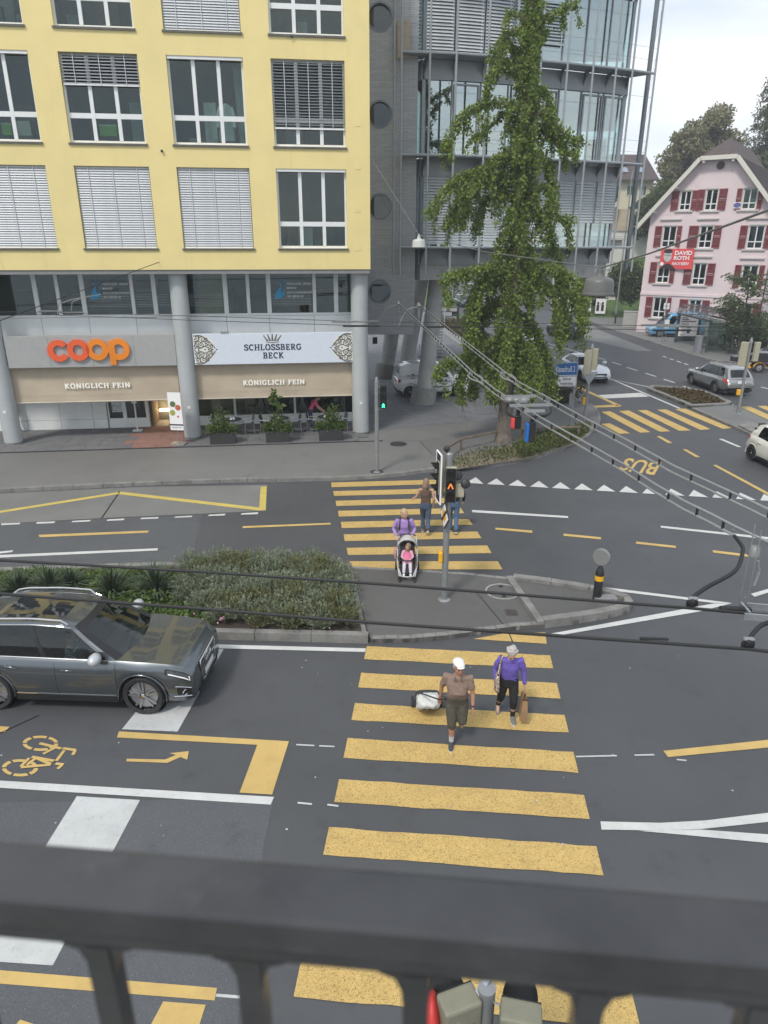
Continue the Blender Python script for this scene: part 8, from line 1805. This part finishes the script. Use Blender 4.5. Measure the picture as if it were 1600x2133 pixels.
for i,(x0,x1,lab)in enumerate(((437,490,'anthracite planter box with a bushy laurel left of the other planters'),(554,604,'anthracite planter box with a tall sunflower like stem'),(665,715,'anthracite planter box with fine grey green shrub in front of the pink shirted person'))):
 ua, ub = FU(x0,915,-.5)[0], FU(x1,915,-.5)[0]; w = ub-ua; p = TW(ua,-.52,TZ); o = thing('planter_box',lab,'planter',p,YAW,'planter boxes on the terrace'); MB().box(0,w,0,.40,0,.50).build('box',PLB,o,bevel=.01)
 n = 1500; q = RNG.uniform(0,1,(n,3))*np.array([w+.2,.5,.28])+np.array([-.1,-.05,.48]); k2 = RNG.normal(size=(700,3))*np.array([.17,.12,.25])+np.array([w*(.45,.5,.55)[i],.2,(.85,.75,.95)[i]]); f = put('plant',leaf_mesh('plant',np.concatenate([q,k2[k2[:,2]>.4]]),.085,LP,up=.4),o); f['kind'] = 'stuff'
 if i==1:
  s = MB().tube([(w*.62,.2,.4),(w*.60,.2,1.3),(w*.40,.15,2.15)],[.02,.015,.01],6).build('stem',LP,o); f = put('stem_leaf',leaf_mesh('stem_leaf',along([(w*.5,.17,1.5),(w*.40,.15,2.2)],70,(.22,.12)),.26,LP,droop=.4,aspect=.6),s); f['kind'] = 'stuff'
tab0 = None
for i,(px,lab)in enumerate(((484,'round black terrace table with white cups behind the left planter'),(583,'round black terrace table behind the middle planter'),(680,'round black terrace table the pink shirted person leans over'))):
 u = FU(px,868,.9)[0]; loc = TW(u,.95,TZ)
 if tab0 is None:
  tab0 = thing('terrace_table',lab,'table',loc,YAW,'terrace tables'); MB().lathe([(.38,.70),(.40,.715),(.38,.73)],24).build('table_top',BLK,tab0,smooth=40); MB().lathe([(.03,.02),(.03,.70)],10).build('pedestal',ALU,tab0)
  for a in range(4):MB().bar((0,0,.03),(.3*cos(a*pi/2+.4),.3*sin(a*pi/2+.4),.015),.04,.025).build('foot',ALU,tab0)
 else:dup(tab0,loc,YAW,lab)
 for k in range(2 if i==0 else 1):c = thing('coffee_cup',('white cup left on the table behind the left planter','white cup on the middle terrace table','white cup on the table by the pink shirted person')[i]if k==0 else 'second white cup beside the first on the left table','cup',loc+Vector((.1*k-.05,-.08+.05*k,.732))); MB().lathe([(.03,0),(.045,.07),(.04,.07),(.028,.01)],14).build('cup',WFR,c,smooth=50); MB().lathe([(.07,0),(.075,.008)],14).build('saucer',WFR,c)
 for k,(dx,dy,rz_)in enumerate(((-.62,.12,0),(.66,.05,pi))):
  lb =('left','right')[k]+(' chair at the left terrace table',' chair at the middle terrace table',' chair at the right terrace table')[i]; cl = loc+FX*dx+FN*dy; rr_ = YAW+rz_+(.25 if k else-.2)
  if i==0 and k==0:
   ch0 = thing('terrace_chair','aluminium and black weave '+lb,'chair',cl,rr_,'terrace chairs'); MB().box(-.2,.22,-.22,.22,.42,.46).build('seat',WIC,ch0,bevel=.015); MB().obox((-.24,0,.66),(.03,.44,.40),Matrix.Rotation(-.2,3,'Y')).build('backrest',WIC,ch0,bevel=.012)
   for sx in(-1,1):
    for sy in(-1,1):MB().tube([(sx*.22,sy*.25,0),(sx*.19,sy*.24,.44)]+([(-.26,sy*.24,.88)]if sx<0 else[(.2,sy*.25,.64)]),.013,6).build('leg',ALU,ch0)
   for sy in(-1,1):MB().tube([(.2,sy*.25,.64),(-.24,sy*.25,.66)],.014,6).build('armrest',ALU,ch0)
  else:dup(ch0,cl,rr_,'aluminium and black weave '+lb)
u = FU(374,930,-.3)[0]; o = thing('poster_stand','white poster stand with round food pictures in front of the second column','sign',TW(u,-.30,TZ),YAW-.25); MB().box(-.30,.30,-.25,.25,0,.06).build('foot',MET,o); MB().lathe([(.02,.06),(.02,2.2)],8).build('pole',MET,o)
s = MB().box(-.28,.28,-.05,-.02,.62,2.2).build('board',WHP,o)
for x, z, m in((-.08,1.72,(.09,.16,.05)),(.13,1.58,(.5,.12,.05)),(-.12,1.36,(.35,.36,.06))):MB().lathe([(.12,0),(.12,.006)],16,M=Matrix.Translation((x,-.05,z))@Matrix.Rotation(pi/2,4,'X')).build('food_picture',mat('food%d'%(z*100),m,.6,var=.5,scale=30),s)
MB().box(-.28,.28,-.056,-.051,.82,.88).build('print_bar',INK,s); letters('Königlich fein',INK,s,upright(0,-.052,.73),fit=(.42,.07),depth=.002); MB().ell((.1,-.055,1.2),(.05,.004,.04),8,5).build('berry_print',RED2,s)
u = FU(288,897,2.4)[0]; o = thing('menu_post','slim white menu post beside the shop entrance','sign',TW(u,2.3,TZ),YAW); MB().box(-.2,.2,-.15,.15,0,.04).build('foot',WFR,o); MB().box(-.03,.03,-.02,.02,.04,1.25).build('post',WFR,o); MB().box(-.1,.1,-.04,.04,1.25,1.55).build('menu_board',WFR,o)
# ================================================================== OVERHEAD LINES
CAB = mat('black_cable',(.012,.012,.013),.6,var=.1); TUB = mat('grey_line_tube',(.33,.34,.335),.35,.4,var=.1,scale=20); INS = mat('insulator',(.20,.20,.195),.5,.2,var=.15); WZ = 5.6
def ends(P):a, b_ = P[0], P[-1]; return[a+(a-P[1]).normalized()*12]+P+[b_+(b_-P[-2]).normalized()*12]
def wire(lab,px,r=.012,m=CAB,z=WZ,ext=True):
 P =[G(x,y,z)for x,y in px]; P = ends(P)if ext else P; o = thing('trolley_wire',lab,'wire',P[0],0,'trolley bus wires'); MB().tube([p-P[0]for p in P],r,6).build('cable',m,o,smooth=60); return o, P[0]
w1, o1 = wire('upper black contact wire crossing in front of the planted bed',[(0,1167),(420,1191),(800,1217),(1440,1267),(1600,1281)]); w2, o2 = wire('lower black contact wire crossing just above the SUV roof',[(0,1237),(420,1268),(760,1296),(1557,1352),(1600,1357)])
w3, o3 = wire('upper thin wire crossing in front of the mezzanine windows',[(30,649),(400,658),(762,670),(1130,674),(1600,684)],.010); w4, o4 = wire('lower thin wire crossing in front of the mezzanine windows',[(90,655),(400,667),(765,679),(1130,683),(1600,692)],.010)
def blob(par,o,name,px,sz,m,z=WZ,dz=0,rz=0):p = G(*px,z)-o; return MB().obox((p.x,p.y,p.z+dz),sz,Matrix.Rotation(rz,3,'Z')).build(name,m,par,bevel=.01)
for w_, o_, px in((w1,o1,(1441,1262)),(w2,o2,(1557,1348))):blob(w_,o_,'wire_clamp',px,(.085,.025,.05),CAB,dz=.02); blob(w_,o_,'clamp_cap',px,(.07,.035,.022),POLE,dz=.06)
blob(w2,o2,'section_insulator',(1362,1336),(.19,.022,.018),CAB,rz=-.06,dz=.02)
for px in((105,648),(150,651),(300,661)):blob(w3,o3,'wire_splice',px,(.9,.04,.05),INS,rz=.12)
for px in((1385,677),(1420,680),(740,670)):blob(w3,o3,'wire_splice',px,(1.6,.04,.06),INS,rz=.03)
for px in((1400,688),(753,679),(920,681)):blob(w4,o4,'wire_splice',px,(1.2,.04,.06),CAB,rz=.03)
for x, y in((112,640),(140,634)):p = G(x+8,y+14,WZ)-o3; MB().tube([p,p+Vector((.1,0,.35)),p+Vector((.5,.1,.5)),p+Vector((1.2,.2,.62))],.018,5).build('wire_hanger',TUB,w3)
for px, w_, o_ in(([(1530,1116),(1546,1138),(1547,1152),(1532,1189),(1475,1222),(1447,1242),(1441,1258)],w1,o1),([(1680,1285),(1600,1297),(1572,1316),(1557,1342)],w2,o2)):MB().tube([p-o_ for p in catmull([G(*q,WZ+.05)for q in px],5)],.016,8).build('feeder_hose',CAB,w_,smooth=60)
sw = thing('wire_switch','steel switch frame hanging on the black contact wire at the right edge','wire fitting',G(1550,1268,WZ));
for a, c in(((1552,1262),(1750,1278)),((1550,1284),(1750,1300)),((1543,1260),(1562,1282))):MB().bar(G(*a,WZ)-sw.location,G(*c,WZ)-sw.location,.015,.05).build('frame_bar',MET,sw)
blob(sw,sw.location,'runner',(1532,1270),(.22,.05,.04),CAB,rz=-.06)
for a in((1541,1250),(1553,1265)):p = G(*a,WZ)-sw.location; MB().tube([p,p+Vector((0,0,.6))],.004,4).build('hanger',MET,sw)
A_px =[(786,598),(829,634),(905,706),(981,780),(1030,820),(1054,836),(1130,884),(1212,931),(1300,983),(1362,1024),(1422,1060),(1480,1089),(1530,1116)]; B_px =[(835,610),(872,638),(958,708),(1047,780),(1080,805),(1145,841),(1220,884),(1300,927),(1400,984),(1480,1022),(1562,1061),(1640,1099)]
def track(lab,px,loop,more=()):
 P =[G(x,y,WZ)for x,y in px]; Q =[G(x,y,WZ+.08)-Vector((0,0,0))for x,y in()]; o = thing('trolley_track',lab,'wire',P[1],0,'double trolley wires at the junction'); L0 =[p-o.location for p in P[1:]]; U0 =[p+Vector((0,0,.085))for p in L0]+[Vector(q)-o.location+Vector((0,0,.085))for q in more]
 MB().tube(L0,.013,6).build('contact_tube',TUB,o,smooth=60); MB().tube(U0,.013,6).build('carrier_tube',TUB,o,smooth=60)
 acc = 0
 for a, c in zip(L0[:-1],L0[1:]):
  d =(c-a).length; k = max(1,int(d/.48))
  for i in range(k):p = a.lerp(c,(i+.5)/k); MB().tube([p,p+Vector((0,0,.085))],.014,5).build('spacer',CAB,o)
 lp = G(*loop,WZ)-o.location; d =(L0[3]-L0[1]).normalized(); s = Vector((-d.y,d.x,0))
 for sg in(1,-1):MB().tube(catmull([lp-d*.7,lp-d*.45+s*.02*sg,lp-d*.2+s*.11*sg,lp+d*.2+s*.11*sg,lp+d*.5+s*.02*sg,lp+d*.8],4),.016,6).build('bypass_loop',TUB,o,smooth=60)
 for q in L0[:1]:
  for sg in(0,.35):MB().lathe([(.03,-.5),(.025,0),(.09,.02),(.04,.14)],10,M=Matrix.Translation(q+d*sg+Vector((0,0,.02)))).build('end_insulator',INS,o,smooth=50); MB().tube(catmull([q+d*sg,q+d*sg+Vector((-.5,0,-.15)),q+d*sg+Vector((-.85,0,-.75))],5),.014,5).build('end_cable',TUB,o)
 return o
ta = track('double grey trolley wire running from the grey tower towards the lower right',A_px,(990,786),[G(1600,1150,WZ),G(1760,1238,WZ)]); tb_ = track('second double trolley wire passing in front of the ginkgo, farther right',B_px,(1058,785))
p = G(1572,1146,WZ)-ta.location; MB().lathe([(.03,-.06),(.05,-.05),(.045,.025),(.025,.04)],14,M=Matrix.Translation(p)).build('insulator',INS,ta,smooth=50); MB().tube([p+Vector((.05,0,-.1)),p+Vector((.08,.0,-.2)),p+Vector((.06,0,-.34))],.012,5).build('hook',MET,ta)
cfo = G(1095,850,WZ); cf_ = thing('wire_crossing','steel crossing frame between the double trolley wires with red and blue signals below','wire fitting',cfo)
for a, c in(((1044,826),(1115,825)),((1062,845),(1150,843)),((1080,836),(1098,836)),((1092,856),(1135,856))):MB().bar(G(*a,WZ+.1)-cfo,G(*c,WZ+.1)-cfo,.04,.04).build('frame_bar',TUB,cf_)
for x in(1062,1076,1092):MB().ell(G(x,833,WZ+.1)-cfo,(.10,.10,.06),12,7).build('cross_insulator',INS,cf_)
for px in([(1058,842),(1055,858),(1070,868),(1085,868)],[(1145,842),(1148,858),(1135,866),(1118,866)]):MB().tube(catmull([G(*q,WZ)-cfo for q in px],5),.02,6).build('feeder_hose',CAB,cf_,smooth=60)
for x, y0, y1, m, off in((1080,866,892,RB,-.14),(1110,878,920,mat('signal_blue',(.01,.13,.42),.4,var=.05),-.13)):
 t, b_ = G(x,y0-12,WZ)-cfo, G(x,y0-12,WZ)-cfo; Yd = G(x,y0-12,WZ).y; z1, z0 = AT(x,y0,Yd).z-cfo.z, AT(x,y1,Yd).z-cfo.z; MB().tube([t,(t.x,t.y,z1)],.03,6).build('stalk',CAB,cf_); MB().box(t.x-.045,t.x+.055,t.y-.05,t.y+.05,z0,z1).build('signal_box',BLK,cf_,bevel=.02); MB().box(t.x+off*.5-.03,t.x+off*.5+.02,t.y-.07,t.y+.07,z0,z1-.02).build('signal_shade',m,cf_,bevel=.02)
P0, P1, P2 = AT(777,335,29.7), AT(873,489,25.3), AT(1252,558,13.5); P3 = AT(1600,438,6.0); P4 = P3+(P3-P2)*.6
sw_ = thing('span_wire','span wire from the yellow building corner carrying the two hanging lamps','wire',P0); MB().tube([p-P0 for p in(P0,P1,P1.lerp(P2,.5)+Vector((0,0,-.12)),P2,P2.lerp(P3,.5)+Vector((0,0,-.03)),P3,P4)],.011,6).build('cable',mat('steel_rope',(.22,.22,.22),.5,.5,var=.2),sw_)
P5 = AT(356,537,29.85); P6 = AT(258,573,26); P7 = P6+(P6-P5)*3; o = thing('span_wire','thin anchor wire leaving the yellow facade above the column towards the left','wire',P5); MB().tube([(0,0,0),P6-P5,P7-P5],.012,6).build('cable',CAB,o); MB().ell((0,.04,0),(.06,.05,.06),10,6).build('anchor',BLK,o)
LMP = mat('lamp_housing',(.12,.12,.11),.45,var=.06,scale=3); LMPW = mat('white_lamp_housing',(.50,.50,.46),.45,var=.06)
def lamp(lab,p,r,m):o = thing('hanging_lamp',lab,'street lamp',p,0,'street lamps on the span wire'); MB().lathe([(r,-.62*r*2),(r*1.04,-.60*r*2),(r*1.04,-.54*r*2),(r,-.52*r*2),(r*.95,-.20*r*2),(r*.90,-.13*r*2),(r*.76,-.07*r*2),(r*.30,.0),(r*.24,.03),(r*.24,.10)],28).build('housing',m,o,smooth=35); MB().lathe([(r*.9,-.63*r*2),(r*.2,-.66*r*2)],24).build('glass_bowl',mat('lamp_bowl',(.35,.36,.34),.2,var=.05),o,smooth=50); MB().lathe([(r*.2,0),(r*.24,.04),(r*.1,.14)],12).build('hanger',m,o)
lamp('large grey bell shaped lamp hanging in front of the white building',P2+Vector((0,0,-.14)),.275,LMP); lamp('small white bell lamp hanging in front of the lower blinds',P1+Vector((0,0,-.12)),.225,LMPW)
# ================================================================== NEAR MAST AND WINDOW RAILING
b = AT(1085,2095,3.1); o = thing('traffic_light','olive backed signal heads with stickers on a mast right below the window railing','traffic light',(b.x-.22,3.15,0)); MB().lathe([(.06,0),(.06,b.z+.1)],12).build('pole',POLE,o,smooth=40)
for x, y, h_, rz_ in((.22,0,.92,pi-.2),(-.21,.08,.92,pi+.35)):
 w = signal(o,(x,y-.05,b.z-.85),rz_,OLV,3,1.02)
 for sx in(-.06,.06):MB().lathe([(.035,0),(.035,.004)],14,M=Matrix.Translation((sx,.166,.72))@Matrix.Rotation(-pi/2,4,'X')).build('sticker',BLK,w)
MB().ell((-.36,-.02,b.z-.18),(.07,.16,.22),16,10).build('red_shade',mat('red_signal_shade',(.50,.035,.03),.5,var=.1),o,smooth=60); MB().bar((-.30,-.2,b.z-.12),(.02,.05,b.z+.12),.04,.012).build('bracket',MET,o); MB().tube([(0,0,b.z),(.08,-.06,b.z+.02),(.14,-.05,b.z-.2),(.1,-.05,b.z-.5)],.008,5).build('lamp_cable',POLE,o)
RZ = 7.534; e0, e1 = G(0,1748,RZ), G(1600,1874,RZ); n0 = G(0,1872,RZ); dR =(e1-e0).normalized(); nR = Vector((dR.y,-dR.x,0)); wR =(n0-e0).dot(nR); RM = mat('dark_railing_paint',(.042,.042,.044),.18,.0,var=.22,scale=9,wear=((.07,.07,.072),14,.60,.25))
rl = thing('window_railing','dark metal window railing across the foreground below the viewer','railing',(e0.x,e0.y,RZ),atan2(dR.y,dR.x)); LR = 2.2
MB().box(-.6,LR,-wR,0,-.036,0).build('top_rail',RM,rl,bevel=.004); MB().box(-.6,LR,-wR+.012,-wR+.035,-.064,-.037).build('lower_rail',RM,rl,bevel=.002)
for px in(-170,178,512,868,1225,1560):
 u = local(rl,G(px,2010,RZ-.06)).x; mb = MB(); mb.box(u-.011,u+.011,-wR+.010,-wR+.030,-1.0,-.0645)
 for s in(-1,1):pl =[(u+s*.0112,-.0642),(u+s*.032,-.0642),(u+s*.018,-.070),(u+s*.0125,-.084),(u+s*.0112,-.10)]; mb.prism(pl,wR-.030,wR-.012,M=UPR.to_4x4())
 mb.build('baluster',RM,rl)
 # ================================================================== HAZE
hm = bpy.data.materials.new('air'); hm.use_nodes = True; N = hm.node_tree.nodes; N.remove(N['Principled BSDF']); pv_ = N.new('ShaderNodeVolumePrincipled'); pv_.inputs['Density'].default_value = .0012; pv_.inputs['Color'].default_value =(.93,.96,1,1); pv_.inputs['Anisotropy'].default_value = .2; hm.node_tree.links.new(pv_.outputs[0],N['Material Output'].inputs['Volume'])  # thin volume added to mimic veiling glare from the window glass
tag(MB().box(-152,192,-14,332,-1.2,25.5).build('haze',hm),'thin pale air added over the whole junction to mimic window glare','haze',kind='stuff')
